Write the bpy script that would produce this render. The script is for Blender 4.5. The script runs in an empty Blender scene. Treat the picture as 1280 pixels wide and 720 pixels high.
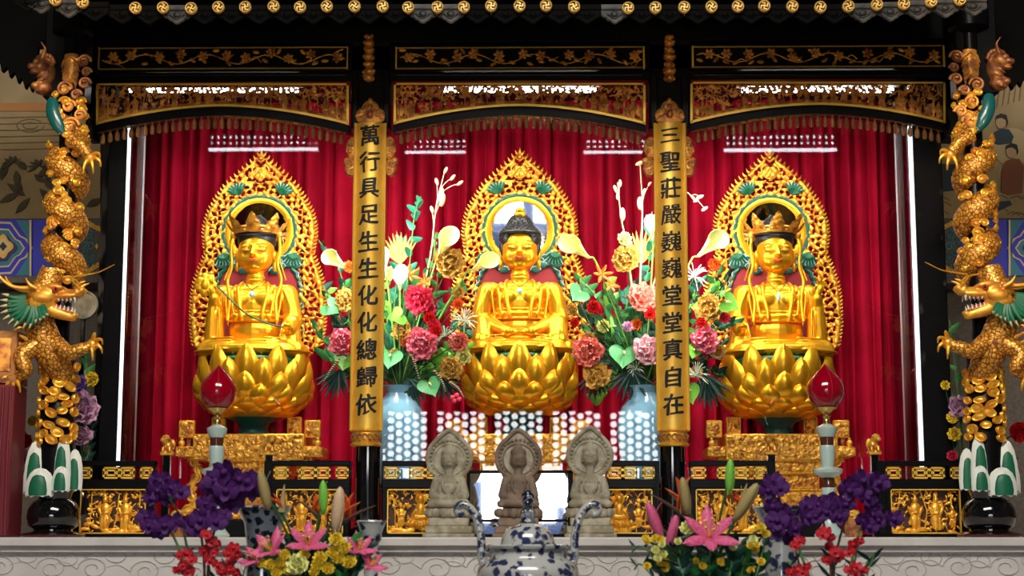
import bpy, bmesh, math, random
import numpy as np
from math import sin, cos, pi, radians, sqrt
from mathutils import Vector, Matrix, Euler

SC = bpy.context.scene
COL = SC.collection

# ------------------------------------------------------------------ camera
FPX, TILT, YAW, CY, CZ = 2100.0, radians(8.6), radians(1.0), -8.9, 1.5
_f0 = np.array([-sin(YAW), cos(YAW), 0.0])
_R = np.array([cos(YAW), sin(YAW), 0.0])
_F = _f0 * cos(TILT) + np.array([0, 0, sin(TILT)])
_U = -_f0 * sin(TILT) + np.array([0, 0, cos(TILT)])
def _ray(u, v): return _F * FPX + _R * (u - 640) + _U * (360 - v)
_d = _ray(650, 420)
CX = -_d[0] * (-CY) / _d[1]
EYE = np.array([CX, CY, CZ])
def P(u, v, Y):
    """point of the plane y=Y that the photo shows at (u, v)"""
    d = _ray(u, v)
    return EYE + d * ((Y - CY) / d[1])
def XU(u, v, Y): return float(P(u, v, Y)[0])
def ZV(v, Y, u=650): return float(P(u, v, Y)[2])
def S(Y): return (Y - CY) / FPX            # metres per pixel at depth Y

cam = bpy.data.cameras.new('camera')
cam.sensor_width = 36; cam.lens = 36 * FPX / 1280; cam.clip_end = 200
cam_o = bpy.data.objects.new('camera', cam); COL.objects.link(cam_o)
cam.dof.use_dof = True; cam.dof.focus_distance = 9.3; cam.dof.aperture_fstop = 3.4
cam_o.location = EYE; cam_o.rotation_euler = (pi / 2 + TILT, 0, YAW)
SC.camera = cam_o

# ------------------------------------------------------------------ colour management, world, large lights
SC.view_settings.view_transform = 'Standard'
SC.view_settings.look = 'None'
SC.view_settings.gamma = 1.0
SC.view_settings.use_curve_mapping = False
SC.view_settings.exposure = 0.0

SKY = 13.0
w = bpy.data.worlds.new('sky'); SC.world = w; w.use_nodes = True
nt = w.node_tree
bg = nt.nodes['Background']
tc = nt.nodes.new('ShaderNodeTexCoord'); sep = nt.nodes.new('ShaderNodeSeparateXYZ')
ramp = nt.nodes.new('ShaderNodeValToRGB')
nt.links.new(tc.outputs['Generated'], sep.inputs[0]); nt.links.new(sep.outputs['Z'], ramp.inputs[0])
ramp.color_ramp.elements[0].color = (1, 1, 1, 1)
ramp.color_ramp.elements[1].color = (0.62, 0.82, 1, 1); ramp.color_ramp.elements[1].position = 0.6
nt.links.new(ramp.outputs[0], bg.inputs[0]); bg.inputs[1].default_value = SKY

def area(name, loc, target, size, energy, col=(1, 1, 1), sy=None, spread=None):
    l = bpy.data.lights.new(name, 'AREA'); l.energy = energy; l.color = col; l.size = size
    if sy: l.shape = 'RECTANGLE'; l.size_y = sy
    if spread: l.spread = radians(spread)
    o = bpy.data.objects.new(name, l); COL.objects.link(o); o.location = loc
    o.rotation_euler = (Vector(target) - Vector(loc)).to_track_quat('-Z', 'Y').to_euler()
    return o
def spot(name, loc, target, energy, ang=40, col=(1, .8, .55), r=.06, blend=.6):
    l = bpy.data.lights.new(name, 'SPOT'); l.energy = energy; l.color = col
    l.spot_size = radians(ang); l.spot_blend = blend; l.shadow_soft_size = r
    o = bpy.data.objects.new(name, l); COL.objects.link(o); o.location = loc
    o.rotation_euler = (Vector(target) - Vector(loc)).to_track_quat('-Z', 'Y').to_euler()
    return o

# daylight entering the hall by its entrance and the transom above it (portal over the opening)
ent = area('entrance_daylight', (0, -18.9, 1.9), (0, 0, 1.9), 5.6, 1, sy=3.8)
ent.data.cycles.is_portal = True
# lamps of the shrine case: a strip of tubes under its roof, one above each statue with spots to either side
for x in (-1.59, 0, 1.59):
    area('case_lamp', (x, 0.20, 3.86), (x, 0.62, 2.6), 1.2, 12, (1, .95, .86), sy=0.12, spread=150)
    spot('case_spot', (x - .62, 0.14, 3.70), (x, 0.55, 2.75), 30, 62, (1, .93, .80), .035)
    spot('case_spot', (x + .62, 0.14, 3.70), (x, 0.55, 2.75), 30, 62, (1, .93, .80), .035)
for x in (-.82, .74):
    spot('bouquet_fill', (x, 0.13, 3.72), (x, 0.40, 2.55), 85, 62, (1, .95, .86), .035)  # unseen spots added inside the case to brighten the bouquets
# unseen upright fill lights added behind the inner posts to brighten statues and bouquets
for x in (-.80, .80):
    for dx in (-.09, .09):
        area('post_fill', (x + dx, .14, 3.0), (x + dx*6, .62, 2.85), .07, 8.5, (1, .95, .85), sy=1.1)
# broad white fill light added out of view overhead to brighten the shrine front
area('hall_fill', (0, -6.5, 6.8), (0, -.4, 2.0), 4.5, 420, (1, .95, .88), sy=1.6)
# warm ceiling spots of the hall over the dragon columns and the carved friezes
spot('ceiling_spot', (-1.5, -4.6, 5.9), (-2.5, -.45, 3.0), 330, 26, (1, .72, .40), .12)
spot('ceiling_spot', (1.7, -4.6, 5.9), (2.6, -.45, 3.0), 330, 26, (1, .72, .40), .12)
for sg in (-1, 1):
    spot('mural_fill', (sg*3.5, -5.0, 3.2), (sg*2.95, 1.0, 3.15), 260, 30, (1, .80, .52), .1)  # warm fill added out of view to brighten the murals and painted beams
for x in (-1.6, 0, 1.6):
    spot('ceiling_spot', (x * .8, -4.8, 2.9), (x, 0, 4.05), 70, 30, (1, .76, .42), .12)

# ------------------------------------------------------------------ helpers: meshes
ORG = {}
class MB:
    def __init__(s): s.V = []; s.F = []; s.n = 0
    def add(s, V, F):
        V = np.asarray(V, float).reshape(-1, 3)
        s.V.append(V); o = s.n
        s.F += [tuple(int(i) + o for i in f) for f in F]; s.n += len(V); return s
    def merge(s, o, M=None):
        V = np.concatenate(o.V) if o.V else np.zeros((0, 3))
        if M is not None: V = V @ np.array(M.to_3x3()).T + np.array(M.translation)
        return s.add(V, o.F)
    def box(s, lo, hi):
        (a, b, c), (d, e, f) = lo, hi
        return s.add([(a,b,c),(d,b,c),(d,e,c),(a,e,c),(a,b,f),(d,b,f),(d,e,f),(a,e,f)],
                     [(3,2,1,0),(4,5,6,7),(0,1,5,4),(1,2,6,5),(2,3,7,6),(3,0,4,7)])
    def cbox(s, lo, hi, b=.006):
        """box with chamfered edges"""
        lo = np.array(lo, float); hi = np.array(hi, float); b = min(b, *(abs(hi - lo) * .45))
        bm = bmesh.new(); r = bmesh.ops.create_cube(bm, size=1)
        for v in bm.verts: v.co = Vector([lo[i] if v.co[i] < 0 else hi[i] for i in range(3)])
        bmesh.ops.bevel(bm, geom=bm.edges[:], offset=b, segments=1, affect='EDGES')
        bm.verts.index_update(); bm.normal_update()
        s.add([v.co[:] for v in bm.verts], [[v.index for v in f.verts] for f in bm.faces]); bm.free(); return s
    def grid(s, A, cu=False, cv=False, keep=None, flip=False):
        A = np.asarray(A, float); n, m = A.shape[:2]; F = []
        for i in range(n if cu else n - 1):
            i2 = (i + 1) % n
            for j in range(m if cv else m - 1):
                if keep is not None and not keep[i, j]: continue
                j2 = (j + 1) % m
                q = (i*m+j, i2*m+j, i2*m+j2, i*m+j2)
                F.append(q[::-1] if flip else q)
        if keep is not None:
            used = sorted({i for f in F for i in f}); mp = {k: t for t, k in enumerate(used)}
            return s.add(A.reshape(-1, 3)[used], [tuple(mp[i] for i in f) for f in F])
        return s.add(A.reshape(-1, 3), F)
    def tube(s, pts, r, n=8, cap=True, flat=1.0, up=None, close=False):
        p = np.asarray(pts, float); k = len(p)
        r = np.full(k, r, float) if np.isscalar(r) else np.asarray(r, float)
        if close: t = np.roll(p, -1, 0) - np.roll(p, 1, 0)
        else: t = np.gradient(p, axis=0)
        t /= np.maximum(np.linalg.norm(t, axis=1, keepdims=True), 1e-9)
        a = np.array(up, float) if up is not None else (np.array([0, 0, 1.]) if abs(t[0][2]) < .9 else np.array([0, 1., 0]))
        A = np.zeros((k, n, 3)); th = np.linspace(0, 2*pi, n, endpoint=False)
        for i in range(k):
            a = a - t[i] * a.dot(t[i]); a /= max(np.linalg.norm(a), 1e-9); b = np.cross(t[i], a)
            A[i] = p[i] + r[i] * (np.outer(np.cos(th), b) + flat * np.outer(np.sin(th), a))
            if up is not None: a = np.array(up, float)
        o = s.n; s.grid(A, cu=close, cv=True)
        if cap and not close:
            s.F.append(tuple(o + i for i in range(n))); s.F.append(tuple(o + (k-1)*n + i for i in range(n))[::-1])
        return s
    def lathe(s, prof, n=24, c=(0, 0, 0), cap=True):
        A = np.array([[(c[0]+r*cos(t), c[1]+r*sin(t), c[2]+z) for t in np.linspace(0, 2*pi, n, endpoint=False)] for r, z in prof])
        o = s.n; s.grid(A, cv=True, flip=True)
        if cap:
            s.F.append(tuple(o + i for i in range(n))[::-1]); s.F.append(tuple(o + (len(prof)-1)*n + i for i in range(n)))
        return s
    def ell(s, c, r, rot=None, nu=16, nv=10):
        if np.isscalar(r): r = (r, r, r)
        A = np.array([[(r[0]*sin(a)*cos(b), r[1]*sin(a)*sin(b), r[2]*cos(a)) for b in np.linspace(0, 2*pi, nu, endpoint=False)] for a in np.linspace(.02, pi-.02, nv)])
        if rot is not None: A = A @ np.array(Euler(rot).to_matrix()).T
        A = A + np.array(c)
        o = s.n; s.grid(A, cv=True)
        s.F.append(tuple(o + i for i in range(nu))[::-1]); s.F.append(tuple(o + (nv-1)*nu + i for i in range(nu)))
        return s
    def cone(s, a, b, ra, rb, n=12): return s.tube([a, (np.array(a)+np.array(b))/2, b], [ra, (ra+rb)/2, rb], n)
    def prism(s, poly, d, axis='y', at=0.0):
        """poly: list of (x, z) in the plane; extruded from y=at to y=at+d"""
        n = len(poly)
        A = [(x, at, z) for x, z in poly] + [(x, at + d, z) for x, z in poly]
        F = [tuple(range(n)), tuple(range(n, 2*n))[::-1]] + [(i, i+n, (i+1) % n + n, (i+1) % n) for i in range(n)]
        return s.add(A, F)
    def array(s): return np.concatenate(s.V) if s.V else np.zeros((0, 3))

def mesh_of(mb, name, mat, smooth=True, off=None, fix=True):
    me = bpy.data.meshes.new(name); V = mb.array()
    if off is not None: V = V - np.array(off)
    me.from_pydata(V.tolist(), [], mb.F)
    if fix:
        bm = bmesh.new(); bm.from_mesh(me); bmesh.ops.recalc_face_normals(bm, faces=bm.faces); bm.to_mesh(me); bm.free()
    if mat is not None: me.materials.append(MT[mat])
    if smooth:
        me.polygons.foreach_set('use_smooth', [True] * len(me.polygons))
        if smooth != 'all':
            try: me.set_sharp_from_angle(angle=radians(42))
            except Exception: pass
    return me

def thing(name, label, cat, loc, group=None, rot=(0, 0, 0), kind=None):
    o = bpy.data.objects.new(name, None); COL.objects.link(o)
    o.empty_display_size = .05
    o.location = loc; o.rotation_euler = rot; ORG[o.name] = np.array(loc, float)
    o['label'] = label; o['category'] = cat
    if group: o['group'] = group
    o['kind'] = kind or 'thing'
    return o
def part(name, mb, mat, parent, local=False, smooth=True, label=None, fix=True):
    """a mesh child; its shape is given in world coordinates unless local"""
    org = np.zeros(3) if local else ORG[parent.name]
    o = bpy.data.objects.new(name, mesh_of(mb, name, mat, smooth, org, fix)); COL.objects.link(o); o.parent = parent
    ORG[o.name] = np.zeros(3) if local else org
    if label: o['label'] = label
    return o
def solo(name, mb, mat, label=None, cat=None, loc=(0, 0, 0), group=None, kind=None, smooth=True, fix=True, parent=None):
    o = bpy.data.objects.new(name, mesh_of(mb, name, mat, smooth, loc, fix)); COL.objects.link(o); o.location = loc
    ORG[o.name] = np.array(loc, float)
    if label: o['label'] = label
    if cat: o['category'] = cat
    if group: o['group'] = group
    if kind: o['kind'] = kind
    return o
def inst(name, me, parent, loc=(0, 0, 0), rot=(0, 0, 0), scale=1.0):
    """another object that shares the mesh, placed in its parent's frame"""
    o = bpy.data.objects.new(name, me); COL.objects.link(o); o.parent = parent
    o.location = loc; o.rotation_euler = rot
    o.scale = (scale,) * 3 if np.isscalar(scale) else scale
    return o
def copy_tree(o, parent=None):
    c = o.copy(); COL.objects.link(c); c.parent = parent
    for ch in o.children: copy_tree(ch, c)
    return c
def remesh(mb, voxel, name, mat, smooth_it=4, off=None):
    """melt overlapping solids into ONE continuous skin"""
    me0 = mesh_of(mb, 'tmp', None, True, off)
    o = bpy.data.objects.new('tmp', me0); COL.objects.link(o)
    m = o.modifiers.new('r', 'REMESH'); m.mode = 'VOXEL'; m.voxel_size = voxel; m.use_smooth_shade = True
    if smooth_it:
        k = o.modifiers.new('s', 'SMOOTH'); k.factor = .5; k.iterations = smooth_it
    dg = bpy.context.evaluated_depsgraph_get(); dg.update()
    me = bpy.data.meshes.new_from_object(o.evaluated_get(dg)); me.name = name
    bpy.data.objects.remove(o); bpy.data.meshes.remove(me0)
    me.materials.clear(); me.materials.append(MT[mat])
    me.polygons.foreach_set('use_smooth', [True] * len(me.polygons))
    return me
def link_mesh(name, me, parent, label=None):
    o = bpy.data.objects.new(name, me); COL.objects.link(o); o.parent = parent; ORG[o.name] = ORG.get(parent.name, np.zeros(3))
    if label: o['label'] = label
    return o
def bez(pts, n=24):
    """smooth curve (Catmull-Rom) through points"""
    p = np.asarray(pts, float); p = np.vstack([2*p[0]-p[1], p, 2*p[-1]-p[-2]]); out = []
    seg = len(p) - 3
    for k in range(n):
        t = k / (n - 1) * seg; i = min(int(t), seg - 1); t -= i
        a, b, c, d = p[i:i+4]
        out.append(.5*((2*b)+(c-a)*t+(2*a-5*b+4*c-d)*t*t+(3*b-a-3*c+d)*t**3))
    return np.array(out)

# ------------------------------------------------------------------ helpers: materials
MT = {}
def mat(name, col, rough=.5, metal=0.0, col2=None, ns=8.0, bump=0.0, bs=60.0, coat=0.0, spec=.5, emit=None, es=0.0, lo=.4, hi=.6, sss=0.0, detail=3.0, sheen=0.0):
    m = bpy.data.materials.new(name); m.use_nodes = True; MT[name] = m
    t = m.node_tree; b = t.nodes['Principled BSDF']
    b.inputs['Base Color'].default_value = (*col, 1); b.inputs['Roughness'].default_value = rough
    b.inputs['Metallic'].default_value = metal; b.inputs['Coat Weight'].default_value = coat; b.inputs['Coat Roughness'].default_value = .08
    b.inputs['Specular IOR Level'].default_value = spec
    if sheen: b.inputs['Sheen Weight'].default_value = sheen
    if sss: b.inputs['Subsurface Weight'].default_value = sss; b.inputs['Subsurface Radius'].default_value = (.02, .01, .01); b.inputs['Subsurface Scale'].default_value = .3
    if emit: b.inputs['Emission Color'].default_value = (*emit, 1); b.inputs['Emission Strength'].default_value = es
    tc = t.nodes.new('ShaderNodeTexCoord')
    if col2:
        n = t.nodes.new('ShaderNodeTexNoise'); n.inputs['Scale'].default_value = ns; n.inputs['Detail'].default_value = detail
        r = t.nodes.new('ShaderNodeValToRGB'); r.color_ramp.elements[0].position = lo; r.color_ramp.elements[1].position = hi
        r.color_ramp.elements[0].color = (*col, 1); r.color_ramp.elements[1].color = (*col2, 1)
        t.links.new(tc.outputs['Object'], n.inputs['Vector']); t.links.new(n.outputs['Fac'], r.inputs[0]); t.links.new(r.outputs[0], b.inputs['Base Color'])
    if bump:
        n = t.nodes.new('ShaderNodeTexNoise'); n.inputs['Scale'].default_value = bs; n.inputs['Detail'].default_value = 4
        k = t.nodes.new('ShaderNodeBump'); k.inputs['Strength'].default_value = bump; k.inputs['Distance'].default_value = .01
        t.links.new(tc.outputs['Object'], n.inputs['Vector']); t.links.new(n.outputs['Fac'], k.inputs['Height']); t.links.new(k.outputs[0], b.inputs['Normal'])
    return m

mat('gold', (.96, .52, .02), .30, .70, col2=(.92, .42, .015), ns=9, lo=.35, hi=.75)
mat('gold_leaf', (.98, .56, .06), .34, .55, col2=(.86, .36, .03), ns=24, bump=.15, bs=140)
mat('gold_carved', (.92, .48, .06), .38, .55, col2=(.42, .13, .025), ns=34, lo=.46, hi=.66)
mat('gold_old', (.80, .36, .07), .42, .45, col2=(.30, .085, .03), ns=22, lo=.42, hi=.68)
mat('gold_dragon', (.92, .46, .06), .36, .45, col2=(.62, .20, .025), ns=14, lo=.42, hi=.72)
def scaly(name, hi, lo, sc):
    """gilding with dark lines between small overlapping scales"""
    m = mat(name, hi, .36, .45); t = m.node_tree; b = t.nodes['Principled BSDF']; tc = t.nodes['Texture Coordinate']
    v = t.nodes.new('ShaderNodeTexVoronoi'); v.feature = 'DISTANCE_TO_EDGE'; v.inputs['Scale'].default_value = sc
    r = t.nodes.new('ShaderNodeValToRGB'); r.color_ramp.elements[0].position = .03; r.color_ramp.elements[1].position = .16
    r.color_ramp.elements[0].color = (*lo, 1); r.color_ramp.elements[1].color = (*hi, 1)
    k = t.nodes.new('ShaderNodeBump'); k.inputs['Strength'].default_value = .6; k.inputs['Distance'].default_value = .006
    t.links.new(tc.outputs['Object'], v.inputs['Vector']); t.links.new(v.outputs['Distance'], r.inputs[0]); t.links.new(r.outputs[0], b.inputs['Base Color'])
    t.links.new(v.outputs['Distance'], k.inputs['Height']); t.links.new(k.outputs[0], b.inputs['Normal'])
scaly('gold_scales', (.84, .40, .05), (.22, .06, .012), 46)
mat('tassel_gold', (.46, .23, .07), .5, .3, col2=(.30, .12, .04), ns=30)
mat('gold_bright', (1.0, .62, .08), .36, .35)
mat('gold_brown', (.45, .19, .05), .45, .45, col2=(.20, .06, .03), ns=30)
mat('lacquer_black', (.004, .004, .005), .32, spec=.12)
mat('lacquer_gloss', (.005, .005, .006), .10, coat=.8, spec=.5)
mat('gold_board', (.98, .60, .09), .38, .45, col2=(.92, .48, .05), ns=12)
mat('strip_light', (.95, .97, 1), .3, emit=(.86, .93, 1), es=2.2)
mat('blue_wall', (.016, .034, .085), .7)
mat('blue_banner', (.02, .05, .11), .7)
mat('carve_back', (.09, .03, .010), .5)
mat('ink', (.004, .004, .004), .6)
mat('hair_black', (.010, .010, .012), .45)
mat('lip_red', (.55, .06, .02), .4)
mat('curtain_red', (.46, .003, .030), .8, spec=.12, col2=(.34, .002, .020), ns=3, bump=.05, bs=300)
mat('maroon', (.16, .012, .022), .55)
mat('panel_red', (.34, .02, .03), .6)
mat('teal', (.003, .11, .075), .4)
mat('teal_dark', (.004, .09, .09), .3, coat=.4)
mat('green_paint', (.004, .13, .06), .45)
mat('white_paint', (.75, .78, .72), .5)
mat('sky_paint', (.40, .62, .66), .5)
mat('white_frame', (.95, .97, 1.0), .22, .6)
mat('grey_frame', (.45, .47, .50), .3, .3)
mat('stone_white', (.74, .69, .64), .55, col2=(.66, .61, .56), ns=6, bump=.06, bs=90)
mat('stone_carve', (.52, .48, .44), .6, col2=(.60, .56, .51), ns=6)
mat('stone_statue', (.46, .42, .30), .7, col2=(.27, .23, .15), ns=16, bump=.25, bs=90)
mat('stone_statue_red', (.26, .18, .12), .7, col2=(.16, .11, .075), ns=14, bump=.25, bs=90)
mat('granite', (.115, .098, .085), .7, col2=(.085, .072, .062), ns=40)
mat('mural_stone', (.36, .27, .14), .75, col2=(.30, .22, .11), ns=5)
mat('mural_line', (.20, .13, .06), .8)
mat('mural_plant', (.050, .042, .026), .8, col2=(.09, .075, .045), ns=12)
mat('mural_orange', (.40, .17, .05), .7)
mat('mural_robe', (.20, .075, .04), .8)
mat('mural_blue', (.03, .05, .07), .8)
mat('mural_skin', (.42, .30, .17), .8)
mat('mural_halo', (.44, .34, .18), .8)
mat('beam_blue', (.008, .018, .50), .5)
mat('beam_teal', (.01, .17, .26), .5)
mat('beam_navy', (.008, .012, .10), .5)
mat('beam_cream', (.62, .50, .28), .55)
mat('beam_gold', (.75, .42, .05), .5)
mat('beam_black', (.012, .008, .008), .5)
mat('scroll_teal', (.05, .17, .22), .5)
mat('hall_wall', (.10, .05, .03), .8)
mat('hall_ceiling', (.022, .014, .010), .9)
mat('hall_floor', (.16, .14, .12), .5, col2=(.12, .10, .09), ns=3)
mat('courtyard', (.35, .34, .32), .8)
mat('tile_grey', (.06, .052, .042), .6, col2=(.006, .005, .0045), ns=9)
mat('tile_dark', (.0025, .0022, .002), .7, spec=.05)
mat('emblem_gold', (1.0, .66, .16), .38, .25)
mat('emblem_back', (.07, .015, .006), .5)
mat('jade_white', (.52, .66, .60), .25, coat=.5, sss=.2)
mat('lamp_ruby', (.34, .0, .012), .12, coat=1.0)
mat('brass', (.62, .42, .12), .22, .9)
mat('brown_glass', (.10, .03, .012), .08, coat=1)
mat('tube_white', (.9, .9, .9), .4, emit=(1, .97, .92), es=9)
def porcelain(name, base, ink, sc, lo, hi):
    m = mat(name, base, .12, coat=.8)
    t = m.node_tree; b = t.nodes['Principled BSDF']; tc = t.nodes['Texture Coordinate']
    v = t.nodes.new('ShaderNodeTexVoronoi'); v.feature = 'F1'; v.inputs['Scale'].default_value = sc
    n = t.nodes.new('ShaderNodeTexNoise'); n.inputs['Scale'].default_value = sc * 1.6; n.inputs['Detail'].default_value = 5
    a = t.nodes.new('ShaderNodeMath'); a.operation = 'ADD'
    r = t.nodes.new('ShaderNodeValToRGB'); r.color_ramp.elements[0].position = lo; r.color_ramp.elements[1].position = hi
    r.color_ramp.elements[0].color = (*ink, 1); r.color_ramp.elements[1].color = (*base, 1)
    t.links.new(tc.outputs['Object'], v.inputs['Vector']); t.links.new(tc.outputs['Object'], n.inputs['Vector'])
    t.links.new(v.outputs['Distance'], a.inputs[0]); t.links.new(n.outputs['Fac'], a.inputs[1])
    t.links.new(a.outputs[0], r.inputs[0]); t.links.new(r.outputs[0], b.inputs['Base Color'])
porcelain('porcelain', (.46, .47, .44), (.025, .035, .09), 26, .86, 1.0)
porcelain('porcelain_dark', (.16, .18, .20), (.008, .012, .03), 34, .95, 1.2)
porcelain('porcelain_blue', (.28, .58, .78), (.12, .30, .50), 11, .62, .92)
def glassy(name, refl, tint=(1, 1, 1)):
    m = bpy.data.materials.new(name); m.use_nodes = True; MT[name] = m; t = m.node_tree
    t.nodes.remove(t.nodes['Principled BSDF']); out = t.nodes['Material Output']
    tr = t.nodes.new('ShaderNodeBsdfTransparent'); tr.inputs[0].default_value = (*tint, 1)
    gl = t.nodes.new('ShaderNodeBsdfGlossy'); gl.inputs['Roughness'].default_value = 0.0
    fr = t.nodes.new('ShaderNodeFresnel'); fr.inputs[0].default_value = refl
    mx = t.nodes.new('ShaderNodeMixShader')
    t.links.new(fr.outputs[0], mx.inputs[0]); t.links.new(tr.outputs[0], mx.inputs[1]); t.links.new(gl.outputs[0], mx.inputs[2]); t.links.new(mx.outputs[0], out.inputs[0])
glassy('glass_pane', 1.5)
def mirror(name, col, rough):
    m = bpy.data.materials.new(name); m.use_nodes = True; MT[name] = m; b = m.node_tree.nodes['Principled BSDF']
    b.inputs['Base Color'].default_value = (*col, 1); b.inputs['Metallic'].default_value = 1; b.inputs['Roughness'].default_value = rough
mirror('mirror', (.8, .82, .84), .02)

# ------------------------------------------------------------------ helpers: carved relief as a height field
class Relief:
    """height field over [0,W]x[0,H] (pixels of the photo); ellipsoidal strokes are united, bare places are cut through"""
    def __init__(s, W, H, res=.7, base=-1.0):
        s.W, s.H, s.res = W, H, res
        s.nx, s.ny = max(2, int(W / res)) + 1, max(2, int(H / res)) + 1
        s.X, s.Y = np.meshgrid(np.linspace(0, W, s.nx), np.linspace(0, H, s.ny), indexing='ij')
        s.Z = np.full(s.X.shape, float(base))
    def e(s, x, y, rx, ry, h, ang=0.0, lift=0.0):
        x0, x1 = max(0, int((x-max(rx, ry))/s.W*(s.nx-1))-1), min(s.nx, int((x+max(rx, ry))/s.W*(s.nx-1))+3)
        y0, y1 = max(0, int((y-max(rx, ry))/s.H*(s.ny-1))-1), min(s.ny, int((y+max(rx, ry))/s.H*(s.ny-1))+3)
        if x1 <= x0 or y1 <= y0: return
        X = s.X[x0:x1, y0:y1]-x; Y = s.Y[x0:x1, y0:y1]-y; c, q = cos(ang), sin(ang)
        d = ((X*c+Y*q)/rx)**2 + ((-X*q+Y*c)/ry)**2
        z = np.where(d < 1, lift + h*np.sqrt(np.maximum(1-d, 0)), -1)
        s.Z[x0:x1, y0:y1] = np.maximum(s.Z[x0:x1, y0:y1], z)
    def line(s, pts, r, h, lift=0.0):
        p = np.asarray(pts, float)
        for a, b in zip(p[:-1], p[1:]):
            L = np.linalg.norm(b-a); k = max(2, int(L/(r*.7)))
            for t in np.linspace(0, 1, k): q = a+(b-a)*t; s.e(q[0], q[1], r, r, h, 0, lift)
    def spiral(s, x, y, r, h, w=1.2, turn=1.6, a0=0.0, sg=1, lift=0.0):
        t = np.linspace(0, 1, 14)
        s.line([(x+r*(1-.8*k)*cos(a0+sg*turn*2*pi*k), y+r*(1-.8*k)*sin(a0+sg*turn*2*pi*k)) for k in t], w, h, lift)
    def figure(s, x, y, h, rng):
        """standing robed figure, y = feet"""
        w_ = h*.17
        s.e(x, y+h*.30, w_, h*.33, h*.10, 0, 1.0); s.e(x, y+h*.58, w_*1.05, h*.22, h*.12, 0, 1.2)
        s.e(x, y+h*.86, h*.085, h*.11, h*.10, 0, 2.0); s.e(x, y+h*.95, h*.05, h*.06, h*.07, 0, 2.0)
        s.e(x-w_*.9, y+h*.52, h*.055, h*.2, h*.1, .35, 1.6); s.e(x+w_*.9, y+h*.52, h*.055, h*.2, h*.1, -.35, 1.6)
        s.e(x, y+h*.48, w_*.8, h*.045, h*.1, .2, 3.0)
        for k in (-.5, 0, .5): s.e(x+w_*k*1.2, y+h*.2, h*.025, h*.2, h*.1, k*.2, 2.2)
    def build(s, mapf, thr=0.0):
        """mapf(x, y, z) -> world points; returns an MB of front faces with the cut-through places left out"""
        A = mapf(s.X, s.Y, np.maximum(s.Z, 0)); k = (s.Z > thr)
        keep = k[:-1, :-1] & k[1:, :-1] & k[:-1, 1:] & k[1:, 1:]
        mb = MB(); mb.grid(A, keep=keep); return mb

# ================================================================== the hall
RNG = random.Random(7)
HX, HZ, YB, YF = 7.0, 9.6, 1.45, -19.0
solo('floor', MB().box((-HX, YF - 14, -.12), (HX, YB + .2, 0)), 'hall_floor', kind='structure', smooth=False)
solo('ceiling', MB().box((-HX - .2, YF - .2, HZ), (HX + .2, YB + .2, HZ + .15)), 'hall_ceiling', kind='structure', smooth=False)
solo('wall_back', MB().box((-HX, YB, 0), (HX, YB + .2, HZ)), 'granite', kind='structure', smooth=False)
solo('wall_left', MB().box((-HX - .2, YF - .2, 0), (-HX, YB + .2, HZ)), 'hall_wall', kind='structure', smooth=False)
solo('wall_right', MB().box((HX, YF - .2, 0), (HX + .2, YB + .2, HZ)), 'hall_wall', kind='structure', smooth=False)

# entrance wall behind the camera: its openings are what the glass of the case reflects
VP = 19.12
def rw(u0, u1, v0, v1):
    a, b = P(u0, v1, VP), P(u1, v0, VP)
    return (a[0], b[0], a[2], b[2])
holes = [(-2.7, 2.7, -.01, 2.80), rw(472, 830, 513, 577), *[rw(150, 1150, v, v + 1.5) for v in (432, 435, 438)],
         rw(258, 398, 166, 189), rw(505, 582, 172, 192), rw(730, 806, 172, 192), rw(905, 1048, 166, 190)]
xs = sorted({-HX, HX, *[h[0] for h in holes], *[h[1] for h in holes]}); zs = sorted({0., HZ, *[max(h[2], 0) for h in holes], *[h[3] for h in holes]})
mb = MB()
for i in range(len(xs) - 1):
    for j in range(len(zs) - 1):
        cx, cz = (xs[i] + xs[i+1]) / 2, (zs[j] + zs[j+1]) / 2
        if not any(h[0] < cx < h[1] and h[2] < cz < h[3] for h in holes):
            mb.box((xs[i], YF - .2, zs[j]), (xs[i+1], YF, zs[j+1]))
solo('wall_front', mb, 'hall_wall', kind='structure', smooth=False)
# transom: pierced lattice of round holes set in hexagons, in leaves with stiles between
h = holes[1]; mb = MB(); st = .138
nx_, nz_ = int((h[1] - h[0]) / st), int((h[3] - h[2]) / st)
for i in range(nx_):
    for j in range(nz_ + 1):
        cx = h[0] + (i + .5) * st; cz = h[2] + (j + .5 - (.5 if i % 2 else 0)) * st
        r = .056 if (i % 7) != 6 else .0
        sq = [(1,0),(1,1),(0,1),(-1,1),(-1,0),(-1,-1),(0,-1),(1,-1)]
        A = [(cx + a*st/2, YF - .1, cz + b*st/2) for a, b in sq] + [(cx + r*cos(k*pi/4), YF - .1, cz + r*sin(k*pi/4)) for k in range(8)]
        mb.add(A, [(k, (k+1) % 8, 8 + (k+1) % 8, 8 + k) for k in range(8)])
solo('window_1', mb, 'hall_ceiling', kind='structure', smooth=False)
mb = MB()
for hh, rows in ((holes[5], 3), (holes[6], 3), (holes[7], 3), (holes[8], 3)):
    x0, x1, z0, z1 = hh; dz = (z1 - z0)
    mb.box((x0, YF - .15, z0 + dz*.30), (x1, YF - .02, z0 + dz*.42))
    mb.box((x0, YF - .15, z0 + dz*.62), (x1, YF - .02, z0 + dz*.72))
    k = x0
    while k < x1:
        mb.box((k, YF - .15, z0 + dz*.30), (k + .05, YF - .02, z1)); k += .105
solo('window_2', mb, 'hall_wall', kind='structure', smooth=False)
mb = MB()
for x in (-2.7, -1.75, 1.75, 2.66): mb.box((x, YF - .12, 0), (x + .07, YF - .04, 2.80))
solo('door_1', mb, 'hall_wall', kind='structure', smooth=False)

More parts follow.
